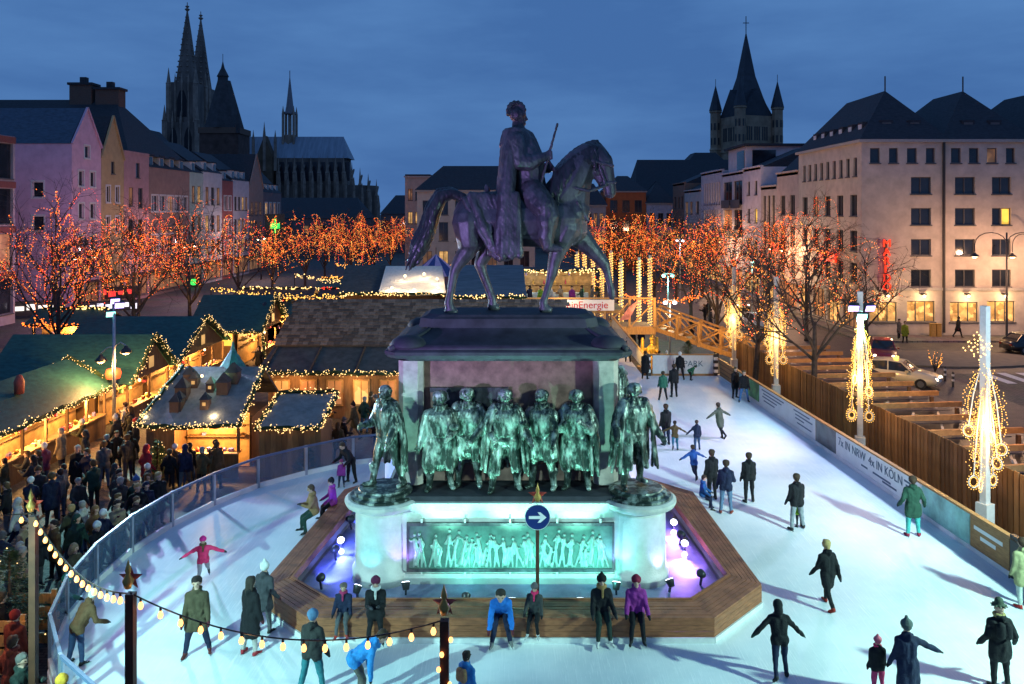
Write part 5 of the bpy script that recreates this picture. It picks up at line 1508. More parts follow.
# ---------------- cathedral
goth = M('gothic_stone', (.17, .125, .105), .9, var=.5, scale=.12, stretch=(1, 1, .4), bump=.6, bscale=.5)
goth_w = M('gothic_tracery', (.30, .21, .165), .9, var=.4, scale=.2)
lead = M('lead_roof', (.24, .27, .33), .5, var=.25, scale=.1, stretch=(6, 1, .3))
cath = thing('cathedral', 'great dark gothic cathedral with twin openwork spires on the skyline', 'cathedral', (-190, 590, GZ))
def gothic_tower(X, Y, ht=157, w=25):
    base = 100
    tw = MB()
    for k, (z0, z1, ww) in enumerate(((GZ, 45, w), (45.01, 72, w * .9), (72.01, base, w * .74))):
        tw.box((X - ww / 2, Y - ww / 2, z0), (X + ww / 2, Y + ww / 2, z1))
    o = tw.build('tower', goth, cath)
    def ogive(zc, hh, ww, d):
        m = MB()
        pts = [(-ww / 2, 0), (ww / 2, 0), (ww / 2, hh * .6), (ww * .28, hh * .85), (0, hh), (-ww * .28, hh * .85), (-ww / 2, hh * .6)]
        m.add([(X + a, Y - d - .3, zc + z) for a, z in pts] + [(X + a, Y - d, zc + z) for a, z in pts], [tuple(range(7))[::-1]] + [(i, (i + 1) % 7, 7 + (i + 1) % 7, 7 + i) for i in range(7)])
        m.build('lancet_window', M('gothic_dark', (.015, .014, .018), .8, var=0), o)
    for dx in (-w * .2, w * .2):
        X_ = X; X = X + dx; ogive(20, 22, w * .22, w / 2); ogive(50, 19, w * .2, w * .45); X = X_
    ogive(76, 20, w * .26, w * .37)
    for z0, z1, ww in ((GZ, 52, w), (45, 80, w * .9), (72, 106, w * .74)):
        for sx in (-1, 1):
            for sy_ in (-1, 1):
                m = MB(); cx, cyy = X + sx * ww / 2, Y + sy_ * ww / 2
                m.lathe([(1.9, z0), (1.9, z1 - 7), (2.2, z1 - 6.8), (1.5, z1 - 6.2), (.1, z1 + 4)], (cx, cyy, 0), 6); m.build('pinnacle', goth_w, o)
        for dx in (-.25, 0, .25):
            m = MB(); m.lathe([(.7, z1 - 12), (.7, z1 - 6), (.05, z1)], (X + dx * ww, Y - ww / 2 - .3, 0), 5); m.build('small_pinnacle', goth_w, o)
            m = MB(); m.box((X + dx * ww - .35, Y - ww / 2 - .5, max(z0, 0)), (X + dx * ww + .35, Y - ww / 2 - .003, z1 - 10)); m.build('buttress', goth_w, o)
    sp = MB(); n = 8; r0 = w * .33
    sp.lathe([(r0, base), (r0 * .66, base + 18), (r0 * .36, base + 36), (.55, ht - 6), (.5, ht - 4)], (X, Y, 0), n); so = sp.build('spire', goth, cath)
    for k in range(8):
        a = math.pi / 8 + k * math.pi / 4
        for j in range(13):
            t = j / 13; r = r0 * (1 - t) ** 1.06 + .7 * t
            z = base + (ht - 6 - base) * t
            m = MB(); m.octa((X + math.cos(a) * r, Y + math.sin(a) * r, z), .85 - .4 * t); m.build('crocket', goth_w, so) if k in (4, 5, 6, 7) and j % 1 == 0 else None
    m = MB(); m.lathe([(.4, ht - 6), (1.9, ht - 4.4), (.5, ht - 3.5), (1.5, ht - 2.3), (.3, ht - 1.6), (.3, ht + .5)], (X, Y, 0), 8); m.build('finial', goth_w, so)
gothic_tower(-228.5, 570); gothic_tower(-229, 596)
# nave / choir
def cp(px, py, Y=590): return P(px, py, Y)
Yc = 600
x0, x1 = (240 - VX) * Yc / FPX, (344 - VX) * Yc / FPX
b = MB(); b.box((x0, Yc, GZ), (x1, Yc + 26, 50)); ch_o = b.build('choir_wall', goth, cath)
b = MB(); b.add([(x0, Yc, 50.02), (x1 + 3, Yc, 50.02), (x1 + 3, Yc + 26, 50.02), (x0, Yc + 26, 50.02), (x0, Yc + 13, 67), (x1 - 3, Yc + 13, 67)], [(0, 1, 5, 4), (1, 2, 5), (2, 3, 4, 5), (3, 0, 4), (3, 2, 1, 0)]); b.build('choir_roof', lead, cath)
for i in range(13):     # lower ambulatory with flying buttress piers, curving at the east end
    px = 278 + i * 8.2
    Yb = Yc - 6 + (0 if i < 8 else (i - 7) * 3.2)
    xx = (px - VX) * Yb / FPX
    top = 50 - max(0, i - 8) * 4.2
    m = MB(); m.lathe([(1.5, GZ), (1.4, top - 12), (1.7, top - 11.5), (1.1, top - 10), (.05, top + 1.5)], (xx, Yb, 0), 5); m.build('buttress_pier', goth_w, ch_o)
    m = MB(); m.lathe([(1.1, GZ), (1.0, top - 20), (1.2, top - 19.5), (.05, top - 10)], (xx + 2.6, Yb - 5, 0), 5); m.build('buttress_pier', goth_w, ch_o)
    m = MB(); m.beam((xx, Yb, top - 10), (xx, Yb + 8, top - 4), 1, 1.4); m.build('flying_buttress', goth, ch_o)
b = MB()
lw = [((275 - VX) * Yc / FPX, Yc - 4), ((345 - VX) * Yc / FPX, Yc - 4), ((362 - VX) * Yc / FPX, Yc + 3), ((372 - VX) * Yc / FPX, Yc + 14), ((372 - VX) * Yc / FPX, Yc + 24), ((275 - VX) * Yc / FPX, Yc + 24)]
b.prism(lw, GZ, 30); b.build('ambulatory', goth, cath)
for i in range(9):
    xx = (282 + i * 8.2 - VX) * Yc / FPX
    m = MB(); m.box((xx - 1.6, Yc - .4, 33), (xx + 1.6, Yc - .003, 47)); m.build('clerestory_window', M('cath_window', (.03, .03, .04), .3), ch_o)
Xr = (285 - VX) * Yc / FPX
for dx in (-4, 4):
    for dy in (-4, 4):
        m = MB(); m.lathe([(1.0, 60), (1.0, 84), (.05, 90)], (Xr + dx, Yc + 13 + dy, 0), 6); m.build('turret_column', goth_w, cath)
b = MB(); b.lathe([(4.6, 58), (4.6, 68), (4.2, 68.2)], (Xr, Yc + 13, 0), 8); b.build('turret_base', goth_w, cath)
b = MB(); b.lathe([(1.4, 68), (1.4, 83.9)], (Xr, Yc + 13, 0), 8); b.build('turret_core', goth_w, cath)
b = MB(); b.lathe([(5.0, 84), (5.0, 85.5), (3.2, 86), (.3, 112), (.3, 117)], (Xr, Yc + 13, 0), 8); b.build('turret_spire', M('turret_lead', (.22, .20, .22), .6), cath)
# transept gable
Xt = (268 - VX) * Yc / FPX
b = MB(); b.add([(Xt - 6, Yc - 9, GZ), (Xt + 6, Yc - 9, GZ), (Xt + 6, Yc - 9, 50), (Xt, Yc - 9, 66), (Xt - 6, Yc - 9, 50), (Xt - 6, Yc, GZ), (Xt + 6, Yc, GZ), (Xt + 6, Yc, 50), (Xt, Yc, 66), (Xt - 6, Yc, 50)], [(0, 1, 2, 3, 4), (9, 8, 7, 6, 5), (0, 5, 6, 1), (1, 6, 7, 2), (2, 7, 8, 3), (3, 8, 9, 4), (4, 9, 5, 0)])
b.build('transept', M('transept_stone', (.13, .08, .05), .9, var=.4, scale=.2), cath)
for dx in (-8, 0, 8):
    m = MB(); m.lathe([(1.2, 40), (1.1, 62 if dx else 66), (.05, 70 if dx else 76)], (Xt + dx, Yc - 9, 0), 6); m.build('pinnacle', goth_w, cath)
# steep roofed tower right of the cathedral
Yt = 420; Xs = (224 - VX) * Yt / FPX; k_ = Yt / FPX
st = thing('steep_roofed_tower', 'broad tower with steep tapering slate roof and little lantern beside the cathedral spires', 'tower', (Xs, Yt, GZ))
b = MB(); b.box((Xs - 18 * k_, Yt - 9, GZ), (Xs + 20 * k_, Yt + 9, 50)); b.build('wall', M('old_brick', (.10, .055, .045), .9, var=.4, scale=.3), st)
b = MB(); b.box((Xs - 19 * k_, Yt - 9.6, 50.003), (Xs + 21 * k_, Yt + 9.6, 53)); b.build('gallery', M('gallery_stone', (.16, .09, .065), .9), st)
sl = M('tower_slate', (.05, .042, .045), .7, var=.4, scale=.4)
b = MB(); b.lathe([(10.5, 53.01), (3.4, 78)], (Xs, Yt, 0), 8); b.build('roof', sl, st)
b = MB(); b.lathe([(2.7, 77.9), (2.7, 80), (3.2, 80.2), (1.0, 84.5), (.15, 88), (.15, 92)], (Xs - .6, Yt, 0), 8); b.build('lantern', sl, st)
b = MB(); b.lathe([(1.1, 50), (1.1, 55), (.05, 62)], (Xs + 19.5 * k_, Yt - 9, 0), 6); b.build('corner_pinnacle', sl, st)
# ---------------- romanesque church tower on the right
Ym = 300; Xm = (746 - VX) * Ym / FPX
rom = M('romanesque_stone', (.34, .23, .155), .9, var=.35, scale=.3, bump=.3, bscale=1)
rom_d = M('church_slate', (.035, .038, .05), .6, var=.3, scale=.5)
mt = thing('church_tower', 'romanesque church tower with central spire and four pointed corner turrets', 'church tower', (Xm, Ym, GZ))
cor = [(-10, 5), (-5, -10), (10, -5), (5, 10)]
ins = [(Xm + a * .86, Ym + c * .86) for a, c in cor]
b = MB(); b.prism(ins, GZ, 45); b.build('tower_body', rom, mt)
b = MB(); b.prism([(Xm + a * .92, Ym + c * .92) for a, c in cor], 32.0, 33.0); b.build('string_course', rom, mt)
ap = (Xm, Ym, 76)
b = MB(); rg = []
for f, z in ((.90, 45.01), (.62, 52), (.34, 60), (.02, 76)):
    rg.append([(Xm + a * .9 * f, Ym + c * .9 * f, z) for a, c in cor])
b.loft(rg); b.build('spire', rom_d, mt)
b = MB(); b.tube([(Xm, Ym, 75), (Xm, Ym, 82.5)], .16, 6); b.beam((Xm - 1.1, Ym, 80), (Xm + 1.1, Ym, 80), .25, .25); b.build('cross', rom_d, mt)
for i, (a, c) in enumerate(cor):
    cx, cyy = Xm + a, Ym + c
    b = MB(); b.lathe([(2.2, GZ), (2.2, 33), (2.4, 33.2), (2.0, 34), (2.0, 47), (2.4, 47.4), (2.3, 48)], (cx, cyy, 0), 8); tu = b.build('corner_turret', rom, mt)
    b = MB(); b.lathe([(2.5, 48.01), (.1, 57.5), (.1, 60)], (cx, cyy, 0), 8); b.build('turret_roof', rom_d, tu)
    for k in range(8):
        an = 2 * math.pi * (k + .5) / 8
        if math.sin(an) < .3:
            for z in (42, 36.5, 26):
                m = MB(); p = Vector((cx + math.cos(an) * (1.9 if z > 34 else 2.08), cyy + math.sin(an) * (1.9 if z > 34 else 2.08), z)); d = Vector((-math.sin(an), math.cos(an), 0)) * .38
                m.beam(p - Vector((0, 0, 1.3)), p + Vector((0, 0, 1.3)), .7, .1, up=(math.cos(an), math.sin(an), 0)); m.build('turret_opening', fr_dark, tu)
for (p, q) in ((1, 2), (0, 1)):
    A_, B_ = Vector((*ins[p], 0)), Vector((*ins[q], 0))
    d = (B_ - A_).normalized(); nn = Vector((d.y, -d.x, 0))
    for t in (.26, .5, .74):
        for s in (-.9, 0, .9):
            m = MB(); p0 = A_.lerp(B_, t) + d * s + nn * .02
            m.beam(p0 + Vector((0, 0, 36)), p0 + Vector((0, 0, 41)), .55, .2, up=nn); m.build('arched_opening', fr_dark, mt)
    e = A_.lerp(B_, .5)
    m = MB(); m.add([A_ + Vector((0, 0, 45.02)), B_ + Vector((0, 0, 45.02)), e + Vector((0, 0, 55)), e - nn * 6 + Vector((0, 0, 55))], [(0, 1, 2), (1, 3, 2), (0, 2, 3), (0, 3, 1)]); m.build('gable_roof', rom_d, mt)
# ================================================================== TREES AND LIGHT DECORATIONS
bark = M('bark', (.055, .042, .036), .85, var=.4, scale=5, bump=.4)
L_or = EM('bulb_orange', (1.0, .17, .02), 4.2)
L_am = EM('bulb_amber', (1.0, .40, .07), 3.4)
L_rd = EM('bulb_red', (1.0, .055, .02), 3.6)
L_ww = EM('bulb_warm_white', (1.0, .62, .22), 3.2)
L_yl = EM('bulb_yellow', (1.0, .52, .10), 3.0)
def gen_tree(seed, H, spread, bulbs, br, cols=(.55, .20, .25), droop=1.0):
    rs = random.Random(seed)
    tr, cr, lt = MB(), MB(), MB()
    th = H * rs.uniform(.24, .30)
    lean = rs.uniform(-.15, .15)
    tr.tube([(0, 0, -.05), (.03, 0, .3), (lean * .5, .05, th * .6), (lean, .08, th), (lean * 1.2, .1, H * .5)], [.24, .19, .16, .14, .09], 8)
    limbs = []
    def branch(p, d, L, r, lev):
        pts = [p]; n = 5 if lev < 2 else 3
        q = Vector(p); dd = Vector(d)
        for i in range(n):
            dd = (dd + Vector((rs.uniform(-.22, .22), rs.uniform(-.22, .22), .10 if lev == 0 else -.04 * lev))).normalized()
            q = q + dd * L / n
            pts.append(q.copy())
        rr = [max(r * (1 - .8 * i / n), .006) for i in range(n + 1)]
        cr.tube(pts, rr, 5 if lev < 1 else (4 if lev < 2 else 3), cap=False)
        limbs.append((lev, pts))
        if lev < 3:
            k = (6, 5, 4)[lev]
            for j in range(k):
                t = rs.uniform(.3, 1.0)
                i0 = min(int(t * n), n - 1)
                pp = pts[i0].lerp(pts[i0 + 1], t * n - i0)
                a = rs.uniform(0, 2 * math.pi)
                side = dd.orthogonal().normalized(); side.rotate(Matrix.Rotation(a, 3, dd))
                nd = (dd * rs.uniform(.5, .9) + side * rs.uniform(.5, .9) + Vector((0, 0, .15))).normalized()
                branch(pp, nd, L * rs.uniform(.42, .62), r * .5, lev + 1)
    nl = rs.randint(5, 6)
    for i in range(nl):
        a = 2 * math.pi * i / nl + rs.uniform(-.3, .3)
        z = th * rs.uniform(.85, 1.25)
        e = rs.uniform(.75, 1.5)
        branch(Vector((lean, .08, z)), Vector((math.cos(a) * spread, math.sin(a) * spread, e)).normalized(), H * rs.uniform(.42, .56), .085, 0)
    branch(Vector((lean * 1.2, .1, H * .45)), Vector((0, 0, 1)), H * .42, .08, 0)
    # strings of lights: each follows a limb to its tip and hangs down from there
    n = 0
    l1 = [l for l in limbs if l[0] in (0, 1)]; l2 = [l for l in limbs if l[0] in (1, 2)]
    while n < bulbs:
        if rs.random() < .72:      # single bulbs wound along the thinner branches
            lev, pts = rs.choice(l2)
            for k in range(6):
                t_ = rs.uniform(0, len(pts) - 1.001); i_ = int(t_)
                lt.octa(pts[i_].lerp(pts[i_ + 1], t_ - i_) + Vector((rs.gauss(0, .05), rs.gauss(0, .05), rs.gauss(0, .05))), br * rs.uniform(.4, 1.35), rs.choices((0, 1, 2), cols)[0]); n += 1
            continue
        lev, pts = rs.choice(l1)
        i0 = rs.randint(0, 2)
        path = [p.copy() for p in pts[i0:]]
        p = path[-1]; out = Vector((p.x, p.y, 0)); out = out.normalized() if out.length > .1 else Vector((1, 0, 0))
        v = out * .22 + Vector((0, 0, .10)); q = p.copy()
        zend = H * rs.uniform(.4, .85)
        for k in range(40):
            q = q + v; v = v * .86 + Vector((rs.gauss(0, .015), rs.gauss(0, .015), -.055 * droop))
            path.append(q.copy())
            if q.z < zend: break
        c = rs.choices((0, 1, 2), cols)[0]
        acc = 0.0; step = rs.uniform(.15, .26)
        for a_, b_ in zip(path[:-1], path[1:]):
            L = (b_ - a_).length; d = acc
            while d < L:
                cc = c if rs.random() < .7 else rs.choices((0, 1, 2), cols)[0]
                lt.octa(a_.lerp(b_, d / L) + Vector((rs.gauss(0, .025), rs.gauss(0, .025), rs.gauss(0, .025))), br * rs.uniform(.5, 1.45), cc); n += 1
                d += step
            acc = d - L
    return tr.mesh('trunk', bark, True), cr.mesh('crown', bark), lt.mesh('fairy_lights', [L_or, L_am, L_rd])
TV = [gen_tree(11, 11.2, .8, 1750, .025, (.5, .27, .23)), gen_tree(12, 11.0, .9, 1750, .025, (.5, .27, .23)), gen_tree(13, 10.4, .9, 1150, .030, (.40, .35, .25)), gen_tree(14, 10.6, 1.0, 1150, .032, (.40, .35, .25)), gen_tree(15, 9.6, .85, 420, .028, (.4, .4, .2))]
def tree(v, x, y, s, rz, label, group, z=GZ, bare=False):
    t = thing('street_tree', label, 'tree', (x, y, z), rz, group)
    tr, cr, lt = TV[v]
    for nm, me in (('trunk', tr), ('crown', cr), ('fairy_lights', lt)):
        o = link_mesh(nm, me, t); o.scale = (s, s, s)
        if nm != 'trunk': o['kind'] = 'stuff'
    return t
gl = 'light strung trees left of the market'
lt_l = [(-27.9, 49.7, 1.0, 0, 'bare tree full of orange lights, nearest on the left behind the green huts'), (-27.3, 58.5, 1.03, 1, 'bare tree strung with orange lights, second of the left avenue'),
        (-27.2, 68.5, .98, 0, 'bare orange lit tree before the brown fronted house'), (-27.0, 80, 1.0, 2, 'bare orange lit tree before the white houses of the left row'),
        (-27.3, 92, .98, 3, 'orange lit tree before the end of the left row'), (-26.6, 104, 1.0, 2, 'orange lit tree under the cathedral choir'), (-27, 117, .98, 3, 'orange lit tree in the middle of the far avenue'),
        (-26, 131, 1.0, 2, 'orange lit tree further along the far avenue'), (-25, 147, 1.0, 3, 'last orange lit tree of the far left avenue'),
        (-19.5, 98, .93, 3, 'orange lit tree in the inner row nearest the market roofs'), (-19.8, 112, .95, 2, 'orange lit tree second in the inner row'), (-19, 127, .95, 3, 'orange lit tree third in the inner row'), (-17.5, 142, .95, 2, 'orange lit tree near the cream house'),
        (-35, 62, .9, 1, 'bare lit tree close before the pink gabled house'), (-36, 78, .95, 0, 'bare lit tree before the ochre house'), (-16.5, 158, 1.15, 2, 'tall reddish lit tree left of the cream house')]
for i, (x, y, s, v, lab) in enumerate(lt_l): tree(v, x, y, s, i * 1.3, lab, gl)
lt_r = [(15.75, 42.3, 1.0, 4, 'bare dark tree with green lit trunk behind the plank fence'), (14.6, 48.6, .95, 4, 'slim bare tree behind the fence between two light poles'), (14.6, 58, .95, 1, 'bare lit tree beside the footbridge stair'),
        (15.5, 70, .98, 3, 'dense orange lit tree beyond the footbridge'), (14.5, 82, 1.0, 2, 'orange lit tree behind the lit columns'), (12.5, 95, .98, 3, 'orange lit tree below the orange house'), (15, 108, 1.0, 2, 'orange lit tree before the bluish white house'),
        (9.5, 104, .95, 3, 'orange lit tree right behind the horse head'), (19.5, 96, .95, 2, 'orange lit tree before the corner house'), (20.5, 120, 1.0, 3, 'far orange lit tree before the brick house'),
        (24, 66, .98, 0, 'red glowing lit tree before the stone wing'), (24.2, 76, 1.0, 1, 'red orange lit tree before the white house'), (23.8, 87, 1.0, 2, 'lit tree before the balcony block'), (23.5, 100, 1.0, 3, 'lit tree before the grey panel house'),
        (25.5, 58, .85, 4, 'sparsely lit bare tree before the street flank of the stone building')]
for i, (x, y, s, v, lab) in enumerate(lt_r): tree(v, x, y, s, 2 + i * 1.7, lab, 'light strung trees right of the rink')
# warm glow of the strings
for x, y, z, p in ((-27, 56, 6, 260), (-27, 72, 6, 320), (-24, 95, 6, 600), (-22, 122, 6, 700), (14, 76, 6, 520), (13, 100, 6, 700), (24, 72, 6, 420), (23.5, 92, 6, 500)):
    lamp('POINT', 'tree_glow', (x, y, z), p, (1, .42, .13), None, radius=1.5)

# ---------------- poles with light cascades
pole_w = M('white_pole', (.62, .60, .58), .5, var=.1)
def bulbs(pts, r, col, name, parent, local=False, kind='stuff'):
    b = MB()
    for p in pts: b.octa(p, r)
    o = b.build(name, col, parent, local=local); o['kind'] = kind
    return o
def cascade_mesh(seed, zt=5.0, zb=1.3, w=.72):
    rs = random.Random(seed)
    pts = []; frm = MB()
    for k in range(9):
        a = 2 * math.pi * k / 9 + .3
        z0, z1 = (zt, zb + 1.1 + .5 * (k % 3)) if k % 2 else (zt - .8, zb + .35 * (k % 4))
        w2 = w * (1 if k % 2 else .8)
        n = 34
        prev = None
        for i in range(n):
            t = i / (n - 1)
            r = .06 + w2 * math.sin(math.pi * (.04 + .66 * t)) ** 1.2
            p = Vector((math.cos(a) * r, math.sin(a) * r, z0 + (z1 - z0) * t))
            pts.append(p + Vector((rs.gauss(0, .05), rs.gauss(0, .05), 0))); pts.append(p * rs.uniform(.5, .95) * 1 + Vector((0, 0, p.z * (1 - 1) + rs.gauss(0, .1) + p.z * .25)) if False else Vector((p.x * rs.uniform(.3, .9), p.y * rs.uniform(.3, .9), p.z + rs.gauss(0, .1))))
            pts.append(p * 1 + Vector((math.cos(a) * -.12, math.sin(a) * -.12, .03)))
        c = Vector((math.cos(a) * w2 * .85, math.sin(a) * w2 * .85, z1 - .2))
        for i in range(16):
            b_ = 2 * math.pi * i / 16
            pts.append(c + Vector((math.cos(a) * math.cos(b_) * .22, math.sin(a) * math.cos(b_) * .22, math.sin(b_) * .26)))
            pts.append(c + Vector((math.cos(a) * math.cos(b_) * .12, math.sin(a) * math.cos(b_) * .12, math.sin(b_) * .15)))
        ring_pts = [c + Vector((math.cos(a) * math.cos(q) * .17, math.sin(a) * math.cos(q) * .17, math.sin(q) * .2)) for q in np.linspace(0, 2 * math.pi, 12)]
        frm.tube(ring_pts, .02, 5, cap=False)
        frm.tube([Vector((math.cos(a) * .1, math.sin(a) * .1, z0)), Vector((math.cos(a) * w2 * .6, math.sin(a) * w2 * .6, (z0 + z1) / 2)), c + Vector((0, 0, .2))], .02, 5, cap=False)
    for i in range(60):
        pts.append(Vector((rs.gauss(0, .07), rs.gauss(0, .07), rs.uniform(zb + 1.2, zt))))
    b = MB()
    for p in pts: b.octa(p, .02)
    return b.mesh('light_strings', [L_yl]), frm.mesh('cascade_frame', pole_w)
CM = [cascade_mesh(1, 5.0, 1.3, .56), cascade_mesh(2, 5.2, 1.5, .52)]
flood_v = EM('flood_violet', (.55, .40, 1.0), 4.0)
flood_t = EM('flood_teal', (.30, 1.0, .85), 3.0)
fl_house = M('flood_housing', (.05, .05, .055), .4, metal=.5)
def flood_head(parent, p, tgt, em, s=.3):
    p, tgt = Vector(p), Vector(tgt)
    d = (tgt - p).normalized()
    b = MB(); b.beam(p - d * .22, p, s * 1.5, s); h = b.build('flood_housing', fl_house, parent)
    b = MB(); b.beam(p + d * .002, p + d * .02, s * 1.35, s * .85); b.build('flood_lens', em, h)
    return h
poles = [(985, 515, 'light cascade pole nearest the right edge of the picture', 6.9, 0), (860, 446, 'light cascade pole with violet floodlights behind the boards', 6.6, 1), (776, 392, 'light cascade pole next to the green lit tree', 6.4, 0), (734, 365, 'light cascade pole beside the couple on the ice', 6.4, 1)]
PO = {}
for px, py, lab, zt, v in poles:
    g = G(px, py, 0)
    t = thing('light_pole', lab, 'light pole', (g.x, g.y, GZ), .5 * v + px * .01, 'poles with cascades of lights')
    b = MB(); b.box((-.11, -.11, 0), (.11, .11, zt - GZ)); b.build('pole', pole_w, t, local=True)
    b = MB(); b.box((-.2, -.2, 0), (.2, .2, .9)); b.build('pole_foot', pole_w, t, local=True)
    a, c = CM[v]
    o = link_mesh('light_strings', a, t, (0, 0, -GZ)); o['kind'] = 'stuff'
    link_mesh('cascade_frame', c, t, (0, 0, -GZ))
    lamp('POINT', 'cascade_glow', (g.x - .2, g.y - .5, 3.0), 200, (1, .62, .2), t, radius=.5)
    PO[px] = (t, g)
# small star of bulbs on the nearest pole
t, g = PO[985]
pts = [Vector((g.x - .35 + dx * .11 + rnd.gauss(0, .04), g.y - .2, 5.6 + dz * .11 + rnd.gauss(0, .04))) for dx in range(-4, 5) for dz in range(-4, 5) if abs(dx) + abs(dz) < 5]
bulbs(pts, .03, L_ww, 'star_bulbs', t)
# out of frame pole of the same row that carries the main rink floodlights
t = thing('floodlight_pole', 'tall pole with rink floodlights in the row behind the right boards, just outside the view', 'light pole', (17.6, 12.8, GZ))
b = MB(); b.box((-.11, -.11, 0), (.11, .11, 8.6)); b.build('pole', pole_w, t, local=True)
for k, (em, tg, pw, colr, ang) in enumerate(((flood_t, (6, 24, 0), 14500, (.54, 1.0, .83), 80), (flood_t, (9, 38, 0), 11500, (.66, .92, 1.0), 55))):
    p = (17.45, 12.75 + .5 * k, 7.6 + .4 * k)
    h = flood_head(t, p, tg, em)
    d = (Vector(tg) - Vector(p)).normalized() * .12
    lamp('SPOT', 'flood_beam', Vector(p) + d, pw, colr, t, tg, .35, ang, .7)
t, g = PO[860]
for k, (dx, tg, pw, colr) in enumerate(((-.35, (2, 40, 0), 2400, (.62, .60, 1.0)), (.35, (6, 30, 0), 1300, (.55, .6, 1.0)), (0, (14, 40, 3), 1200, (.3, 1, .85)))):
    p = (g.x + dx, g.y - .2, 5.9 - .35 * (k == 2))
    flood_head(t, p, (g.x + dx * 4, g.y - 6, 3), flood_v if k < 2 else flood_t)
    lamp('SPOT', 'flood_beam', (p[0], p[1] - .35, p[2] - .1), pw, colr, t, tg, .12, 110, .7)
# ---------------- left mast with floodlights and two dome lamps
warm_bulb = EM('dome_lamp', (1.0, .66, .28), 5)
def dome_lamp(parent, p, power, col=(1, .66, .32), r=.28):
    p = Vector(p)
    b = MB(); b.lathe([(.06, .30), (.10, .22), (r * .7, .12), (r, 0.0), (r * .94, -.02)], p, 14); d = b.build('lamp_shade', fl_house, parent, True)
    b = MB(); b.ball(p + Vector((0, 0, -.02)), r * .62, 10, sz=.6); b.build('lamp_globe', warm_bulb, d, True)
    if power: lamp('POINT', 'lamp_light', p + Vector((0, 0, -.32)), power, col, parent, radius=.15)
g = G(114, 440, GZ)
ml = thing('floodlight_mast', 'steel mast with bright floodlights and two dome lamps among the market crowd', 'light mast', (g.x, g.y, GZ))
b = MB(); b.tube([(g.x, g.y, GZ), (g.x, g.y, 5.9)], [.09, .06], 10); b.build('mast', steel, ml, True)
b = MB(); b.tube([(g.x - .6, g.y, 3.5), (g.x - .3, g.y, 3.75), (g.x, g.y, 3.8), (g.x + .3, g.y, 4.0), (g.x + .55, g.y, 3.85)], .03, 6); b.build('lamp_arm', steel, ml)
dome_lamp(ml, (g.x - .6, g.y, 3.15), 600, (1, .5, .16)); dome_lamp(ml, (g.x + .55, g.y, 3.55), 600, (1, .5, .16))
for k, (dx, tg, pw, colr, em) in enumerate(((.3, (-1, 24, 5), 3600, (.60, .42, 1.0), flood_v), (-.1, (-7, 22, 0), 6000, (.40, .96, 1.0), flood_t), (.1, (-4, 30, 0), 1500, (.5, .7, 1), flood_v))):
    p = (g.x + dx, g.y - .1, 5.7 - .4 * (k == 1) + .2 * (k == 2))
    flood_head(ml, p, (g.x + 6, g.y - 8, 2), em, .28)
    lamp('SPOT', 'flood_beam', (p[0] + .3, p[1] - .3, p[2] - .1), pw, colr, ml, tg, .12, 80, .7)

# ---------------- double arm street lamps on the right
def street_lamp(x, y, lab, h=8.9, arm=2.5, power=950, col=(1, .56, .32), rz=0.0, r=.34):
    t = thing('street_lamp', lab, 'street lamp', (x, y, GZ), rz, 'double arm street lamps')
    b = MB(); b.tube([(0, 0, 0), (0, 0, 1), (0, 0, h)], [.14, .09, .06], 10); b.build('post', fr_dark, t, True, local=True)
    for s in (-1, 1):
        pts = [(0, 0, h - .9)] + [(s * arm * .5 * (1 - math.cos(q)), 0, h - .9 + .9 * math.sin(q)) for q in np.linspace(.3, math.pi, 8)] + [(s * arm, 0, h - 1.5)]
        b = MB(); b.tube(pts, .035, 6, cap=False); b.build('arm', fr_dark, t, True, local=True)
        c, sn = math.cos(rz), math.sin(rz)
        dome_lamp(t, (x + s * arm * c, y + s * arm * sn, h + GZ - 1.85), power, col, r)
    return t
street_lamp(38.6, 63.2, 'double arm street lamp in front of the stone building at the right edge')
street_lamp(42.5, 66.2, 'double arm street lamp half hidden behind the nearer one at the right edge', 8.7, 1.6, 260)
street_lamp(27.4, 84, 'street lamp on the pavement before the stone wing', 8.5, 1.8, 1100, rz=R(90))
street_lamp(27.2, 108, 'street lamp on the pavement before the panel house', 8.5, 1.8, 1300, rz=R(90))
street_lamp(26.6, 46, 'street lamp beyond the timber framework', 8.5, 1.8, 0, rz=R(90)) if False else None
street_lamp(-39, 74, 'street lamp in the left street before the pink house', 8.2, 1.6, 650, (1, .55, .8), rz=R(90))
street_lamp(-39, 98, 'street lamp in the left street before the brown fronted house', 8.2, 1.6, 650, (1, .6, .66), rz=R(90))
street_lamp(-39, 126, 'street lamp in the left street before the brick house', 8.2, 1.6, 600, (1, .66, .65), rz=R(90))
# ---------------- lit columns and white lamps in the distance
cm_ = MB()
rs = random.Random(9)
for k in range(150):
    a = k * 1.1; cm_.octa((math.cos(a) * .17, math.sin(a) * .17, .2 + k * .042), .06)
colm = cm_.mesh('wound_lights', [L_yl])
for i, (px, Y) in enumerate(((577, 78), (584.5, 78.5), (593, 79), (602, 79.5), (611, 80), (621, 66), (639, 68), (650, 71))):
    x = (px - VX) * Y / FPX
    t = thing('lit_column', ['first', 'second', 'third', 'fourth', 'fifth'][i] + ' of the five light wound columns under the horse' if i < 5 else ['light wound column under the raised hoof', 'light wound column right of the hoof', 'light wound column left of the dark street'][i - 5], 'lit column', (x, Y, GZ), 0, 'light wound columns')
    b = MB(); b.lathe([(.16, 0), (.12, 6.7)], n=8); b.build('column', pole_w, t, local=True)
    o = link_mesh('wound_lights', colm, t); o['kind'] = 'stuff'
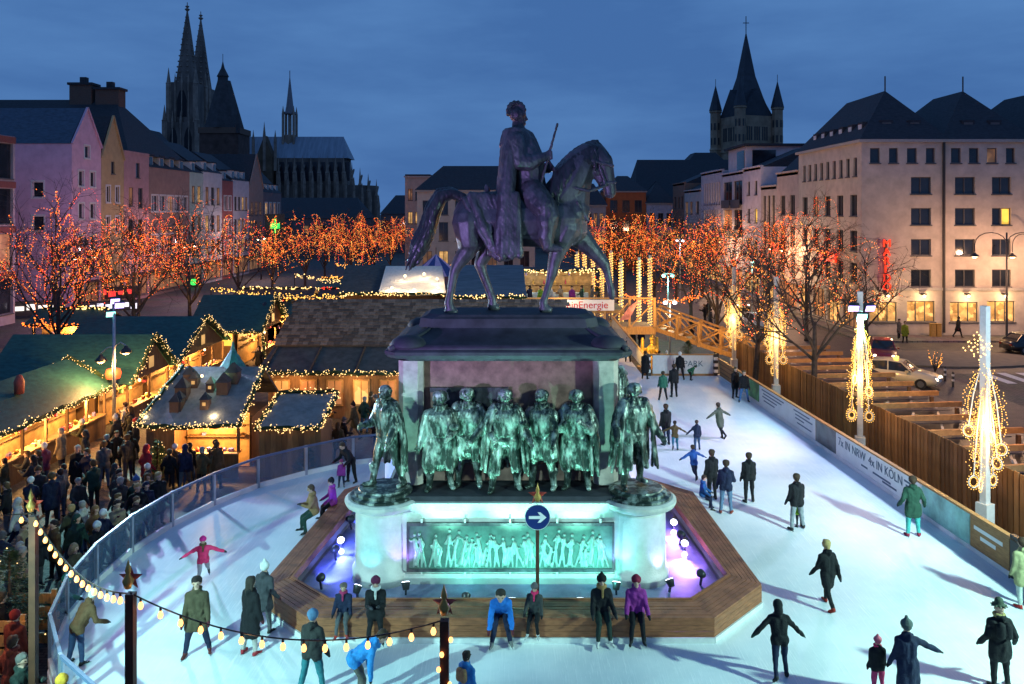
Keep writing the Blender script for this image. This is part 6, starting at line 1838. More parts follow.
def lamp_post(px, py, Y, em, lab, n=2, power=300, col=(.8, .85, 1)):
    p = P(px, py, Y)
    t = thing('lamp_post', lab, 'street lamp', (p.x, p.y, GZ))
    b = MB(); b.tube([(p.x, p.y, GZ), (p.x, p.y, p.z)], [.08, .05], 8); b.build('post', steel, t)
    for k in range(n):
        dx = (k - (n - 1) / 2) * .7
        b = MB(); b.lathe([(.04, .15), (.16, .08), (.17, 0), (.11, -.08), (.0, -.1)], (p.x + dx, p.y, p.z), 12); b.build('lamp_head', em, t, True)
    if n > 1: b = MB(); b.beam((p.x - .45, p.y, p.z + .2), (p.x + .45, p.y, p.z + .2), .06, .06); b.build('cross_arm', steel, t)
    if power: lamp('POINT', 'lamp_light', (p.x, p.y - .5, p.z - .6), power, col, t, radius=.2)
wl_ = EM('lamp_white', (.75, .85, 1.0), 4); tl_ = EM('lamp_teal', (.35, 1.0, .85), 3)
lamp_post(680, 241, 92, wl_, 'pair of cold white lamps between the lit trees on the right', 2, 500)
lamp_post(668, 276, 66, tl_, 'teal glowing lamp head by the dark street beyond the footbridge', 2, 500, (.3, 1, .8))
lamp_post(670, 303, 60, wl_, 'pair of white lamps at the head of the footbridge stair', 2, 260, (1, .8, .5))
lamp_post(752, 262, 80, tl_, 'green white lamp in the red tree crown', 1, 300, (.5, 1, .7))
# ================================================================== MARKET HUTS
teal_r = M('teal_roof', (.018, .085, .075), .6, var=.35, scale=3, stretch=(1, 1, 4), bump=.25)
shingle = M('shingle_base', (.10, .075, .07), .8, var=.3)
hut_w = M('hut_timber', (.20, .11, .05), .7, var=.35, scale=4, stretch=(4, 4, .4), bump=.3)
hut_in = M('hut_inside', (.42, .25, .10), .6, var=.4, scale=3)
snow_r = M('snowy_roof', (.27, .27, .24), .85, var=.25, scale=3, bump=.4, bscale=10)
felt = M('roof_felt', (.065, .06, .058), .85, var=.35, scale=3, bump=.25)
needle = M('garland_green', (.02, .045, .015), .9, var=.4)
goods = [M('goods_%d' % i, c, .5, var=.2) for i, c in enumerate(((.55, .10, .05), (.60, .35, .08), (.65, .55, .35), (.10, .30, .12), (.45, .06, .10), (.25, .18, .4)))]
def garland(path, parent, per_m=26, r=.022, mat=None, jit=.075, name='light_garland', thick=.085):
    rs = random.Random(len(path) * 7 + int(path[0][1] * 10))
    b = MB()
    P_ = [Vector(p) for p in path]
    # greenery tube, wobbled
    pts = []
    for a, c in zip(P_[:-1], P_[1:]):
        n = max(2, int((c - a).length / .35))
        for i in range(n):
            pts.append(a.lerp(c, i / n) + Vector((rs.gauss(0, .03), rs.gauss(0, .03), rs.gauss(0, .03))))
    pts.append(P_[-1])
    b.tube(pts, [thick * rs.uniform(.7, 1.2) for _ in pts], 5, 0)
    for a, c in zip(P_[:-1], P_[1:]):
        n = int((c - a).length * per_m * 1.15)
        for i in range(n):
            p = a.lerp(c, rs.random()) + Vector((rs.gauss(0, jit), rs.gauss(0, jit), rs.gauss(0, jit)))
            b.octa(p, r * rs.uniform(.7, 1.3), 1)
    o = b.build(name, [needle, mat or L_ww], parent); o['kind'] = 'stuff'
    return o
def counter(t, p0, p1, n, seed=0, lit=True, zc=.95, z1=2.0, power=110, dep=1.4):
    """open serving side from p0 to p1 (outward normal n): counter board, back wall, goods, warm light"""
    rs = random.Random(seed)
    p0, p1, n = Vector((p0[0], p0[1], 0)), Vector((p1[0], p1[1], 0)), Vector(n).normalized()
    u = (p1 - p0).normalized(); L = (p1 - p0).length
    g0 = Vector((0, 0, GZ))
    def q(a, d, z): return Vector((p0.x, p0.y, 0)) + u * a - n * d + Vector((0, 0, z + GZ))
    b = MB(); b.beam(q(0, .0, zc * .5), q(L, .0, zc * .5), .08, zc); b.build('counter_front', hut_w, t)
    b = MB(); b.beam(q(0, .18, zc + .03), q(L, .18, zc + .03), .6, .06); b.build('counter_board', hut_in, t)
    b = MB(); b.beam(q(0, dep, 1.15), q(L, dep, 1.15), .06, 2.2); b.build('back_wall', hut_in, t)
    for k in range(int(L / 1.6) + 1):
        a = k * L / max(1, int(L / 1.6))
        b = MB(); b.beam(q(a, .02, zc + .06), q(a, .02, z1 + .15), .1, .1); b.build('post', hut_w, t)
    for z in (1.35, 1.75):
        b = MB(); b.beam(q(.1, dep - .2, z), q(L - .1, dep - .2, z), .3, .03); b.build('shelf', hut_w, t)
    for k in range(int(L * 5)):
        a = rs.uniform(.15, L - .15)
        if k % 2: d, z = dep - .2, rs.choice((1.37, 1.77))
        else: d, z = rs.uniform(.1, .32), zc + .065
        c = q(a, d, z); s = rs.uniform(.05, .10); hh = rs.uniform(.08, .2)
        b = MB()
        if rs.random() < .5: b.lathe([(s, 0), (s * 1.1, hh * .6), (s * .5, hh), (0, hh * 1.05)], c, 7)
        else: b.box(c + Vector((-s, -s, 0)), c + Vector((s, s, hh)))
        b.build('ware', rs.choice(goods), t)
    if power:
        for k in range(max(1, int(L / 3))):
            a = L * (k + .5) / max(1, int(L / 3))
            b = MB(); b.ball(q(a, .5, z1 - .08), .07, 8); b.build('bulb', EM('hut_bulb', (1, .6, .25), 8), t)
            lamp('POINT', 'hut_light', q(a, .3, z1 - .22), power * 4.5, (1, .52, .16), t, radius=.12)

# --- hut A : long hut at the left edge facing right
t = thing('market_hut', 'long market hut at the left edge with lit counter and garlanded eaves', 'market stall', (-20.5, 33, GZ))
ex = -18.85
counter(t, (ex - .35, 27.0), (ex - .35, 38.2), (1, 0, 0), 1, power=120, z1=2.1)
b = MB(); b.slab((ex, 26.7, 1.72), (ex, 38.6, 1.72), (-21.2, 38.6, 3.0), (-21.2, 26.7, 3.0), .08); b.build('roof', teal_r, t)
b = MB(); b.slab((-21.2, 26.7, 3.0), (-21.2, 38.6, 3.0), (-23.5, 38.6, 1.72), (-23.5, 26.7, 1.72), .08); b.build('roof', felt, t)
b = MB(); b.box((-23.2, 26.9, GZ), (-20.9, 38.4, 1.7)); b.build('body', hut_w, t)
garland([(ex + .05, 26.7 + k * 1.0, 1.72 + .1 * (k % 2)) for k in range(13)], t, 30)
garland([(-19.2, 38.7, 1.95), (-20.4, 38.7, 2.6), (-21.2, 38.8, 3.05), (-22.6, 38.8, 2.3)], t, 26)
b = MB(); b.lathe([(.0, 0), (.3, .06), (.36, .3), (.3, .5), (.0, .58)], (-18.9, 38.4, 2.05), 12); b.build('red_lantern', EM('lantern_red', (1, .12, .03), 1.6), t, True)
b = MB(); b.lathe([(.0, 0), (.18, .06), (.2, .55), (.1, .8), (.0, .85)], (-20.2, 33.2, 2.5), 10); b.build('roof_figure', M('red_figure', (.4, .08, .05), .6), t, True)
# --- teal gabled huts behind
def gable_hut(lab, Y0, Y1, x0, x1, ze, zr, seed, roofm=teal_r, win=True):
    t = thing('market_hut', lab, 'market stall', ((x0 + x1) / 2, (Y0 + Y1) / 2, GZ))
    ym = (Y0 + Y1) / 2
    counter(t, (x1 - .35, Y0 + .3), (x1 - .35, Y1 - .3), (1, 0, 0), seed, power=110)
    b = MB(); b.box((x0 + .2, Y0 + .2, GZ), (x1 - 1.9, Y1 - .2, ze - .05)); b.build('body', hut_w, t)
    b = MB(); b.slab((x0, Y0, ze), (x1, Y0, ze), (x1, ym, zr), (x0, ym, zr), .07); b.build('roof', roofm, t)
    b = MB(); b.slab((x0, ym, zr), (x1, ym, zr), (x1, Y1, ze), (x0, Y1, ze), .07); b.build('roof', roofm, t)
    b = MB(); b.add([(x1 - .3, Y0 + .3, ze), (x1 - .3, Y1 - .3, ze), (x1 - .3, ym, zr - .12), (x1 - .36, Y0 + .3, ze), (x1 - .36, Y1 - .3, ze), (x1 - .36, ym, zr - .12)], [(0, 1, 2), (5, 4, 3), (0, 3, 4, 1), (1, 4, 5, 2), (2, 5, 3, 0)]); b.build('gable', hut_w, t)
    if win:
        w = bx(t, 'gable_window', (x1 - .3, ym - .35, ze + .25), (x1 - .24, ym + .35, ze + .95), hut_w)
        bx(w, 'pane', (x1 - .24, ym - .27, ze + .32), (x1 - .22, ym + .27, ze + .88), glass_lit)
    garland([(x1 + .03, Y0, ze), (x1 + .03, (Y0 + ym) / 2, (ze + zr) / 2 + .05), (x1 + .03, ym, zr + .05), (x1 + .03, (Y1 + ym) / 2, (ze + zr) / 2 + .05), (x1 + .03, Y1, ze)], t, 30)
    return t
gable_hut('teal roofed gabled hut with lit gable, left of the floodlight mast lane', 38.8, 44.0, -25.5, -18.2, 1.75, 3.75, 3)
gable_hut('second teal roofed gabled hut, behind the first and nearer the trees', 44.6, 52.6, -25.5, -18.3, 1.75, 3.75, 4)
t = gable_hut('far teal roofed hut with a glowing end window', 54.5, 61, -22, -16.8, 1.9, 4.1, 5)
w = bx(t, 'end_window', (-19.6, 54.5, .9), (-18.7, 54.6, 2.0), hut_w)
bx(w, 'pane', (-19.5, 54.46, 1.0), (-18.8, 54.498, 1.9), glass_y)
garland([(-22, 54.4, 1.9), (-16.8, 54.4, 1.9)], t, 30); garland([(-16.8, 54.4, 1.9), (-16.6, 54.4, .2)], t, 30)
for px, py in ((251, 310), (265, 306)): dome_lamp(t, P(px, py, 57), 60)
# --- hut C : decorated snowy roof
t = thing('market_hut', 'market hut with snowy roof crowded with little model houses and a green pyramid turret', 'market stall', (-12.6, 33.2, GZ))
x0, x1, yf, yr = -14.75, -10.7, 31.7, 34.6
counter(t, (x0 + 1.4, yf + .25), (x1 - .1, yf + .25), (0, -1, 0), 6, power=110, z1=2.0)
b = MB(); b.box((x0 + .3, yf + .3, GZ), (x0 + 1.35, yr, 1.5)); b.build('body', hut_w, t)
b = MB(); b.box((x0 + .3, yf + 1.9, GZ), (x1 - .1, 36.4, 1.5)); b.build('body', hut_w, t)
def rz_(y): return 1.62 + (y - yf) * (3.4 - 1.62) / (yr - yf)
b = MB(); b.slab((x0, yf, 1.62), (x1, yf, 1.62), (x1 + .1, yr, 3.4), (x0 + .7, yr, 3.4), .1); ro = b.build('roof', snow_r, t)
b = MB(); b.slab((x0 + .7, yr, 3.4), (x1 + .1, yr, 3.4), (x1 + .1, 36.8, 1.9), (x0 + .7, 36.8, 1.9), .1); b.build('roof', felt, t)
garland([(x0, yf - .03, 1.66), (-13.2, yf - .05, 1.60), (-12, yf - .05, 1.66), (x1, yf - .03, 1.62)], t, 42)
garland([(x0, yf, 1.68), (x0 + .35, (yf + yr) / 2, 2.55), (x0 + .7, yr, 3.46)], t, 34)
garland([(x1 + .02, yf, 1.68), (x1 + .08, (yf + yr) / 2, 2.55), (x1 + .12, yr, 3.46)], t, 46)
rs = random.Random(4)
for k in range(11):
    y = rs.uniform(yf + .5, yr - .6); x = rs.uniform(x0 + 1.1, x1 - .5); z = rz_(y); s = rs.uniform(.14, .24)
    h = MB(); h.box((x - s, y - s, z - .1), (x + s, y + s, z + s * 1.8)); ho = h.build('model_house', M('model_wall', (.14, .08, .05), .7), t)
    h = MB(); h.add([(x - s * 1.2, y - s * 1.2, z + s * 1.8), (x + s * 1.2, y - s * 1.2, z + s * 1.8), (x + s * 1.2, y + s * 1.2, z + s * 1.8), (x - s * 1.2, y + s * 1.2, z + s * 1.8), (x, y, z + s * 3.6)], [(0, 1, 4), (1, 2, 4), (2, 3, 4), (3, 0, 4), (3, 2, 1, 0)]); h.build('model_roof', felt, ho)
    if k % 3 == 0: bx(ho, 'model_window', (x - s * .4, y - s - .02, z + s * .4), (x + s * .4, y - s - .003, z + s * 1.2), glass_lit)
for px, py in ((202, 376), (157, 397), (146, 420), (214, 418)):
    for_y = None
    p = P(px, py, 33.2 if py < 400 else 32.2)
    b = MB(); b.ball(p, .06, 8); b.build('roof_spot', warm_bulb, t); lamp('POINT', 'roof_light', p + Vector((0, -.1, .15)), 14, (1, .75, .45), t, radius=.08)
pt = P(233, 388, 35.0)
b = MB(); b.box((pt.x - .75, pt.y - .75, 2.3), (pt.x + .75, pt.y + .75, pt.z + .1)); tu = b.build('turret', hut_w, t)
b = MB(); b.lathe([(1.1, 0), (.1, 1.55), (.04, 1.9)], (pt.x, pt.y, pt.z + .1), 8); b.build('turret_roof', M('pyramid_green', (.04, .22, .18), .6, var=.4, scale=6), tu)
for dx in (-.62, 0, .62):
    b = MB(); b.lathe([(.09, 0), (.1, .25), (.05, .32)], (pt.x + dx, pt.y - .82, pt.z - .55), 8); b.build('lantern', glass_lit, tu)
lamp('POINT', 'turret_light', (pt.x, pt.y - 1.6, pt.z + .8), 22, (.3, 1, .75), t, radius=.2)
# --- hut D : small flat roofed hut with plank side
t = thing('market_hut', 'small low hut with dark flat roof framed by garlands, plank wall towards the rink', 'market stall', (-8.9, 33.2, GZ))
b = MB(); b.slab((-10.1, 31.95, 1.48), (-7.6, 31.95, 1.48), (-7.4, 34.4, 2.3), (-9.9, 34.4, 2.3), .1); b.build('roof', snow_r, t)
for k in range(11):
    b = MB(); x = -10.0 + k * .222; b.box((x, 32.05, GZ), (x + .212, 32.1, 1.38)); b.build('plank', pm[k % 3].materials[0], t)
b = MB(); b.box((-10, 32.11, GZ), (-7.6, 34.2, 1.3)); b.build('body', hut_w, t)
garland([(-10.1, 31.9, 1.5), (-8.8, 31.88, 1.46), (-7.6, 31.9, 1.5)], t, 40); garland([(-7.6, 31.9, 1.5), (-7.4, 34.4, 2.34)], t, 34); garland([(-10.1, 31.9, 1.5), (-9.95, 33, 1.9), (-9.9, 34.4, 2.34)], t, 40); garland([(-9.9, 34.4, 2.36), (-7.4, 34.4, 2.36)], t, 30)
# --- big hall with shingle roof
hall = thing('market_hall', 'large timber market hall with long shingled roof behind the pedestal', 'market hall', (-6, 43, GZ))
hx0, hx1 = -12.4, 3.0
zb_, yb_ = 3.0, 42.5; zr2, yr2 = 5.06, 45.5
b = MB(); b.slab((hx0 - .1, yb_, zb_), (hx1, yb_, zb_), (hx1, yr2, zr2), (hx0 + .5, yr2, zr2), .08); b.build('roof_boarding', shingle, hall)
sh = MB(); rs = random.Random(8)
rows = 14
for r in range(rows):
    t0 = r / rows; y = yb_ + (yr2 - yb_) * t0; z = zb_ + (zr2 - zb_) * t0 + .03
    y2 = yb_ + (yr2 - yb_) * (t0 + 1.15 / rows); z2 = zb_ + (zr2 - zb_) * (t0 + 1.15 / rows) + .015
    x = hx0 + .5 * t0 - rs.uniform(0, .3)
    while x < hx1:
        w = rs.uniform(.24, .38)
        dz = rs.uniform(0, .035)
        sh.slab((x, y - .02, z + dz), (x + w - .02, y - .02, z + dz), (x + w - .02, y2, z2), (x, y2, z2), .025, rs.randrange(3))
        x += w
o = sh.build('shingles', [M('shingle_a', (.17, .105, .075), .85, var=.3), M('shingle_b', (.11, .068, .05), .85, var=.3), M('shingle_c', (.23, .145, .105), .85, var=.3)], hall); o['kind'] = 'stuff'
b = MB(); b.slab((hx0, yr2, zr2), (hx1, yr2, zr2), (hx1, 49, 2.2), (hx0, 49, 2.2), .08); b.build('roof_boarding', felt, hall)
b = MB(); b.slab((hx0 - .4, 40.2, 1.95), (hx1, 40.2, 1.95), (hx1, yb_ + .2, 2.96), (hx0 - .1, yb_ + .2, 2.96), .08); b.build('lean_to_roof', felt, hall)
for k in range(7):
    xx = hx0 + k * 2.3
    b = MB(); b.beam((xx, 40.2, 2.0), (xx + .1, yb_ + .15, 2.99), .07, .05); b.build('roof_batten', wood_d, hall)
garland([(hx0 - .4 + k * 1.2, 40.1, 1.98 + .07 * (k % 2)) for k in range(13)], hall, 34)
b = MB(); b.box((hx0, 41.2, GZ), (hx1, 48.5, 1.95)); b.build('hall_wall', hut_w, hall)
for k in range(11):
    xx = hx0 + .7 + k * 1.35
    w = bx(hall, 'window', (xx - .42, 41.12, .15), (xx + .42, 41.198, 1.5), hut_in)
    bx(w, 'pane', (xx - .34, 41.09, .25), (xx - .03, 41.118, 1.42), [glass_lit, glass_dim, glass_dim][k % 3]); bx(w, 'pane', (xx + .03, 41.09, .25), (xx + .34, 41.118, 1.42), [glass_lit, glass_dim, glass_dim][k % 3])
for xx in (-11, -8, -5.4):
    lamp('POINT', 'eave_light', (xx, 40.4, 1.5), 60, (1, .5, .18), hall, radius=.1)
b = MB(); b.ball((-8.5, 36.4, .9), .5, 12, sz=.6); b.build('copper_kettle', M('copper_kettle', (.6, .25, .05), .3, metal=.9), None, True, label='round copper kettle glowing behind the rink barrier', cat='kettle')
lamp('POINT', 'kettle_light', (-8.4, 35.5, 1.6), 40, (1, .5, .15), None, radius=.1)
# --- further roofs
def plain_roof(lab, px0, px1, pye, pyr, Y0, Y1, mat, ze=None, lights=0, name='market_hut'):
    a, c = P(px0, pye, Y0), P(px1, pye, Y0); e, d = P(px0 + 8, pyr, Y1), P(px1 - 4, pyr, Y1)
    t = thing(name, lab, 'market stall', ((a.x + c.x) / 2, Y0 + 2, GZ))
    b = MB(); b.slab(a, c, d, e, .08); b.build('roof', mat, t)
    b = MB(); b.slab(e, d, d + Vector((0, 3, -1.6)), e + Vector((0, 3, -1.6)), .08); b.build('roof', felt, t)
    b = MB(); b.box((a.x + .3, Y0 + .5, GZ), (c.x - .3, Y1 + 2, a.z - .1)); b.build('body', hut_w, t)
    garland([a + Vector((0, -.1, 0)), (a + c) / 2 + Vector((0, -.1, .05)), c + Vector((0, -.1, 0))], t, 16, .045)
    return t
plain_roof('hut with long grey boarded roof left of the white tent roof', 338, 400, 294, 265, 56, 62, felt)
t = plain_roof('hut with pale snow covered roof dotted with lamps behind the horse tail', 378, 446, 294, 266, 55, 61, M('white_roof', (.62, .60, .56), .8, var=.15))
for px, py, Y in ((392, 288, 56), (414, 290, 55.8), (438, 288, 56), (405, 276, 58), (424, 274, 58.6), (437, 279, 57.5)):
    p = P(px, py, Y - .3)
    b = MB(); b.ball(p, .10, 8); b.build('roof_lamp', warm_bulb, t); lamp('POINT', 'roof_light', p + Vector((0, -.25, .3)), 60, (1, .72, .4), t, radius=.1)
plain_roof('hut with grey plank roof under the belly of the horse', 452, 527, 297, 265, 53, 58, M('grey_boards', (.10, .12, .15), .7, var=.3, scale=2, stretch=(.4, 1, 6)))
t = thing('striped_tent', 'small pointed tent striped dark blue and violet near the cream house', 'tent', (*P(436, 272, 74).xy, GZ))
p = P(436, 254, 74); b = MB(); seg = 12
vs_ = [(p.x, p.y, p.z)] + [(p.x + 2.3 * math.cos(2 * math.pi * k / seg), p.y + 2.3 * math.sin(2 * math.pi * k / seg), p.z - 1.9) for k in range(seg)]
b.add(vs_, []);
for k in range(seg): b.f.append((0, 1 + k, 1 + (k + 1) % seg)); b.m.append(k % 2)
b.build('canopy', [M('tent_blue', (.04, .07, .25), .6), M('tent_white', (.55, .40, .60), .6)], t)
b = MB(); b.lathe([(2.2, 0), (2.2, p.z - 1.9 - GZ)], (p.x, p.y, GZ), 12); b.build('wall', M('tent_wall', (.10, .06, .12), .7), t)
b = MB(); b.tube([(p.x, p.y, p.z - .1), (p.x, p.y, p.z + .6)], .04, 6); b.build('pole_tip', fr_dark, t)
# long far stalls with glowing fronts
fs = [(-17.0, 66, 7, 'distant stall with glowing front before the left avenue'), (-14, 76, 8, 'distant glowing stall behind the white roofed hut'), (-7, 82, 7, 'distant stall glowing behind the striped tent'), (2.5, 72, 5, 'glowing bar stall seen between the horse legs'), (-21, 66, 5, 'red lit stall among the left trees'), (-22.5, 76, 7, 'lit stall under the third left tree'), (-17.5, 88, 7, 'small far stall with yellow lights'), (6, 90, 7, 'far glowing stall behind the light columns'), (-33, 60, 5, 'glowing stall in the left street')]
for i, (x, y, w, lab) in enumerate(fs):
    t = thing('market_hut', lab, 'market stall', (x, y, GZ))
    counter(t, (x - w / 2, y), (x + w / 2, y), (0, -1, 0), 20 + i, power=220, z1=2.1, dep=1.2)
    b = MB(); b.slab((x - w / 2 - .3, y - .7, 1.7), (x + w / 2 + .3, y - .7, 1.7), (x + w / 2 + .3, y + 1.3, 2.7), (x - w / 2 - .3, y + 1.3, 2.7), .07); b.build('roof', felt if i % 2 else teal_r, t)
    b = MB(); b.slab((x - w / 2 - .3, y + 1.3, 2.7), (x + w / 2 + .3, y + 1.3, 2.7), (x + w / 2 + .3, y + 3, 1.8), (x - w / 2 - .3, y + 3, 1.8), .07); b.build('roof', felt, t)
    garland([(x - w / 2 - .3, y - .75, 1.72), (x, y - .75, 1.66), (x + w / 2 + .3, y - .75, 1.72)], t, 16, .06, [L_ww, L_am, L_or][i % 3])
    garland([(x - w / 2, y + 1.2, 2.75), (x + w / 2, y + 1.2, 2.75)], t, 12, .06, [L_am, L_rd, L_ww][i % 3])
# glowing shop signs in the left street
for nm, px, py, Y, col, tx, sz, lab in (('a', 37, 308, 80, (1, .9, .8), '####', 1.6, 'white glowing shop sign at the far left'), ('b', 71, 309, 84, (1, .62, .05), '###', 1.6, 'yellow glowing shop sign beside the white one'), ('c', 112, 293, 90, (1, .05, .04), '#####', 1.5, 'red glowing shop sign left of the floodlight mast'), ('d', 170, 282, 112, (.05, 1, .12), '######', 1.9, 'green glowing pharmacy sign in the left street'), ('e', 113, 306, 86, (.9, .85, 1), '######', 1.3, 'white violet shop sign under the red one'), ('f', 208, 274, 130, (1, .1, .1), '###', 2.0, 'small red sign in front of the brick house'), ('g', 275, 226, 120, (.05, 1, .15), '+', 4, 'green glowing cross sign above the trees')):
    p = P(px, py, Y)
    s_ = thing('shop_sign', lab, 'sign', (p.x, p.y, p.z - .6))
    n_ = Vector((.5, -1, 0)).normalized()
    for k in range(len(tx)):
        c = p + Vector((1, .5, 0)).normalized() * (k - (len(tx) - 1) / 2) * sz * .62 + Vector((0, 0, .08 * sz * math.sin(k * 2.1)))
        b = MB(); b.beam(c - Vector((1, .5, 0)).normalized() * sz * .24, c + Vector((1, .5, 0)).normalized() * sz * .24, .1, sz * (.26 + .09 * (k % 3)))
        if tx == '+': b = MB(); b.beam(c - Vector((.5, .25, 0)) * sz * .3, c + Vector((.5, .25, 0)) * sz * .3, .1, sz * .2); b.beam(c - Vector((0, 0, .27 * sz)), c + Vector((0, 0, .27 * sz)), .12, sz * .2, up=n_)
        b.build('glowing_panel', EM('sign_' + nm, col, 1.5), s_)
    b = MB(); b.beam(p - Vector((1, .5, 0)) * sz * .32 * len(tx) - n_ * .15, p + Vector((1, .5, 0)) * sz * .32 * len(tx) - n_ * .15, .1, sz * .9); b.build('sign_board', fr_dark, s_)

# festoons of lights between the stalls in the distance
fl_ = [((-24, 62, 3.0), (-12, 58, 2.6), L_am, 'festoon of amber lights behind the far teal hut'), ((-26, 70, 3.4), (-10, 72, 3.0), L_yl, 'festoon of yellow lights in front of the avenue'), ((-22, 82, 3.6), (-6, 80, 3.2), L_ww, 'festoon of white lights before the far stalls'), ((-12, 64, 3.4), (-3, 68, 3.6), L_yl, 'festoon of yellow lights above the white roofed hut'), ((-20, 92, 4), (-5, 95, 4), L_am, 'festoon of amber lights at the end of the market'), ((2, 70, 4.6), (9, 74, 4.0), L_am, 'festoon of amber lights behind the bar terrace'), ((9, 66, 3.2), (17, 70, 3.0), L_or, 'festoon of orange lights across the dark street'), ((-33, 56, 2.6), (-24, 50, 2.4), L_or, 'festoon of orange lights under the nearest left tree')]
for a, c, m_, lab in fl_:
    a, c = Vector(a), Vector(c)
    t = thing('light_festoon', lab, 'string lights', tuple((a + c) / 2))
    garland([a.lerp(c, i / 10) - Vector((0, 0, 1.2 * 4 * (i / 10) * (1 - i / 10) * .5)) for i in range(11)], t, 14, .05, m_, .12, 'light_garland', .02)
    for p in (a, c):
        b = MB(); b.tube([(p.x, p.y, GZ), (p.x, p.y, p.z + .1)], .05, 6); b.build('pole', fr_dark, t)
# ================================================================== SKATERS AND VISITORS
BK, NV, GY, BR, DG = (.012, .012, .015), (.015, .02, .05), (.09, .09, .10), (.10, .055, .03), (.02, .055, .045)
JN, BLU, RD, PK, TN, WH, PU, TE, OR = (.04, .07, .15), (.02, .13, .50), (.42, .03, .03), (.62, .03, .12), (.32, .19, .09), (.62, .62, .60), (.24, .03, .22), (.03, .25, .28), (.45, .09, .03)
SK = 'skaters on the ice'
def sk(px, py, hpx, face, pose, coat, legs, label, z=0.0, hm=None, grp=SK, skates=True, **kw):
    g = G(px, py, z)
    h = hm if hm else min(1.86, max(.95, hpx * g.y / FPX))
    return person((g.x, g.y, z), h, face, pose, coat, legs, label=label, group=grp, skates=skates, **kw)
W = 180
# far group
sk(645, 379, 28, 150, 'stand', BK, BK, 'dark coated adult standing by the left striped post of the end board', coatlen='long')
sk(659, 373, 22, 120, 'chat', BK, JN, 'dark clad skater at the end board, left of a grey trousered companion', style='beanie', hair=BK)
sk(667, 372, 21, -120, 'stand', GY, GY, 'skater in grey trousers at the end board', style='bobble', hair=WH)
sk(680, 380, 28, 170, 'wide', BK, BK, 'skater with white cap near the end board lettering', style='beanie', hair=WH)
sk(689, 380, 15, 60, 'bend', (.03, .14, .07), BK, 'small child in green bending over by the end board', hm=1.15, style='beanie', hair=DG)
sk(663, 400, 29, 175, 'wide', (.03, .12, .08), BK, 'skater in green jacket seen from behind in the far group', style='short')
sk(674, 397, 33, 185, 'stand', BK, BK, 'tall skater in black beside the green jacketed one')
sk(735, 398, 31, 20, 'stand', BK, BK, 'woman in long black coat walking with a partner by the boards', coatlen='mid', style='long', hair=(.10, .06, .03))
sk(744, 402, 32, -10, 'wide', BK, (.06, .13, .28), 'skater in black jacket and blue jeans next to the long coated woman', style='short', hair=(.14, .09, .05))
sk(666, 445, 41, 200, 'stand', BK, NV, 'tall adult in dark clothes beside a child in brown', skates=True)
sk(675, 450, 31, 175, 'spread', BR, (.03, .12, .20), 'child in brown jacket and blue trousers reaching out a hand', hm=1.22, style='short', hair=(.03, .02, .02))
sk(697, 450, 31, 190, 'reach', NV, JN, 'child in navy jacket skating with arm out beside the brown jacketed child', hm=1.25)
sk(694, 480, 33, 200, 'spread', (.02, .07, .30), NV, 'child in blue jacket skating alone with arms out, behind the bench group', hm=1.3)
sk(720, 439, 32, 210, 'spread', (.07, .08, .06), BK, 'skater in olive coat gliding with both arms stretched wide', coatlen='mid', hm=1.6)
for px, py, cc, lab in ((632, 352, BK, 'far skater in black left of the ramp'), (641, 349, NV, 'far skater in navy beside the ramp'), (628, 362, GY, 'far skater in grey behind the pedestal corner'), (652, 366, DG, 'far skater in dark green near the left striped post')):
    sk(px, py, 24, 160, 'stand', cc, BK, lab, hm=1.7, share='c', voxel=.028)
# middle right
sk(712, 500, 42, 200, 'stand', BK, BK, 'dark clad adult standing by the bench corner behind the child in blue', hm=1.75)
sk(726, 513, 53, 160, 'chat', NV, (.10, .16, .26), 'skater in navy jacket, jeans and red brown boots by the bench', shoes=(.20, .04, .03))
g = G(713, 497, .58)
person((g.x - .35, g.y + .05, 0), 1.3, 75, 'sit', (.02, .08, .24), NV, label='child in blue jacket sitting on the right side of the bench', group='people sitting on the bench', seat=.58, style='short', hair=(.05, .03, .02), skates=True)
sk(749, 502, 46, 185, 'stand', BK, BK, 'slim skater in black standing alone right of the bench', hm=1.7)
sk(797, 529, 45, 190, 'wide', BK, (.22, .24, .26), 'adult in black jacket and pale trousers guiding a small child', bulk=1.1, hm=1.75)
sk(799, 527, 22, 190, 'stand', (.20, .35, .03), BK, 'tiny child in lime vest between the legs of the black jacketed adult', hm=.95, style='helmet', hair=(.2, .35, .03))
sk(913, 536, 60, 172, 'pocket', (.02, .06, .04), (.05, .32, .30), 'man in dark green coat and teal trousers standing at the boards', coatlen='mid', shoes=(.25, .02, .05), hm=1.85)
sk(828, 607, 68, 200, 'walk', BK, BK, 'woman in black hooded coat with pale hair and red skates crossing the ice', coatlen='mid', style='short', hair=(.42, .28, .12), shoes=(.32, .03, .02))
sk(780, 676, 74, 176, 'push', (.012, .02, .018), NV, 'hooded youth in black skating away with arms held out', style='hood', hair=(.012, .02, .018), gloves=DG)
sk(878, 695, 60, 182, 'stand', BK, (.50, .05, .14), 'child with pink striped bobble hat and pink trousers holding a hand', hm=1.2, style='bobble', hair=(.55, .12, .18), scarf=PK)
sk(908, 706, 90, 180, 'reachl', NV, NV, 'woman in dark blue coat and bobble hat holding the hand of a child', coatlen='long', style='bobble', hair=(.08, .10, .10), hm=1.72)
sk(1000, 687, 90, 178, 'pocket', BK, BK, 'person in black with brimmed felt hat and shoulder bag at the right edge', coatlen='mid', style='brim', hair=(.05, .07, .05), hm=1.78, bag=BK, scarf=(.30, .24, .10))
sk(1023, 607, 66, 190, 'stand', (.30, .30, .16), (.45, .50, .48), 'person in pale green jacket cut off by the right edge', shoes=(.4, .03, .03), coatlen='mid', hm=1.75)
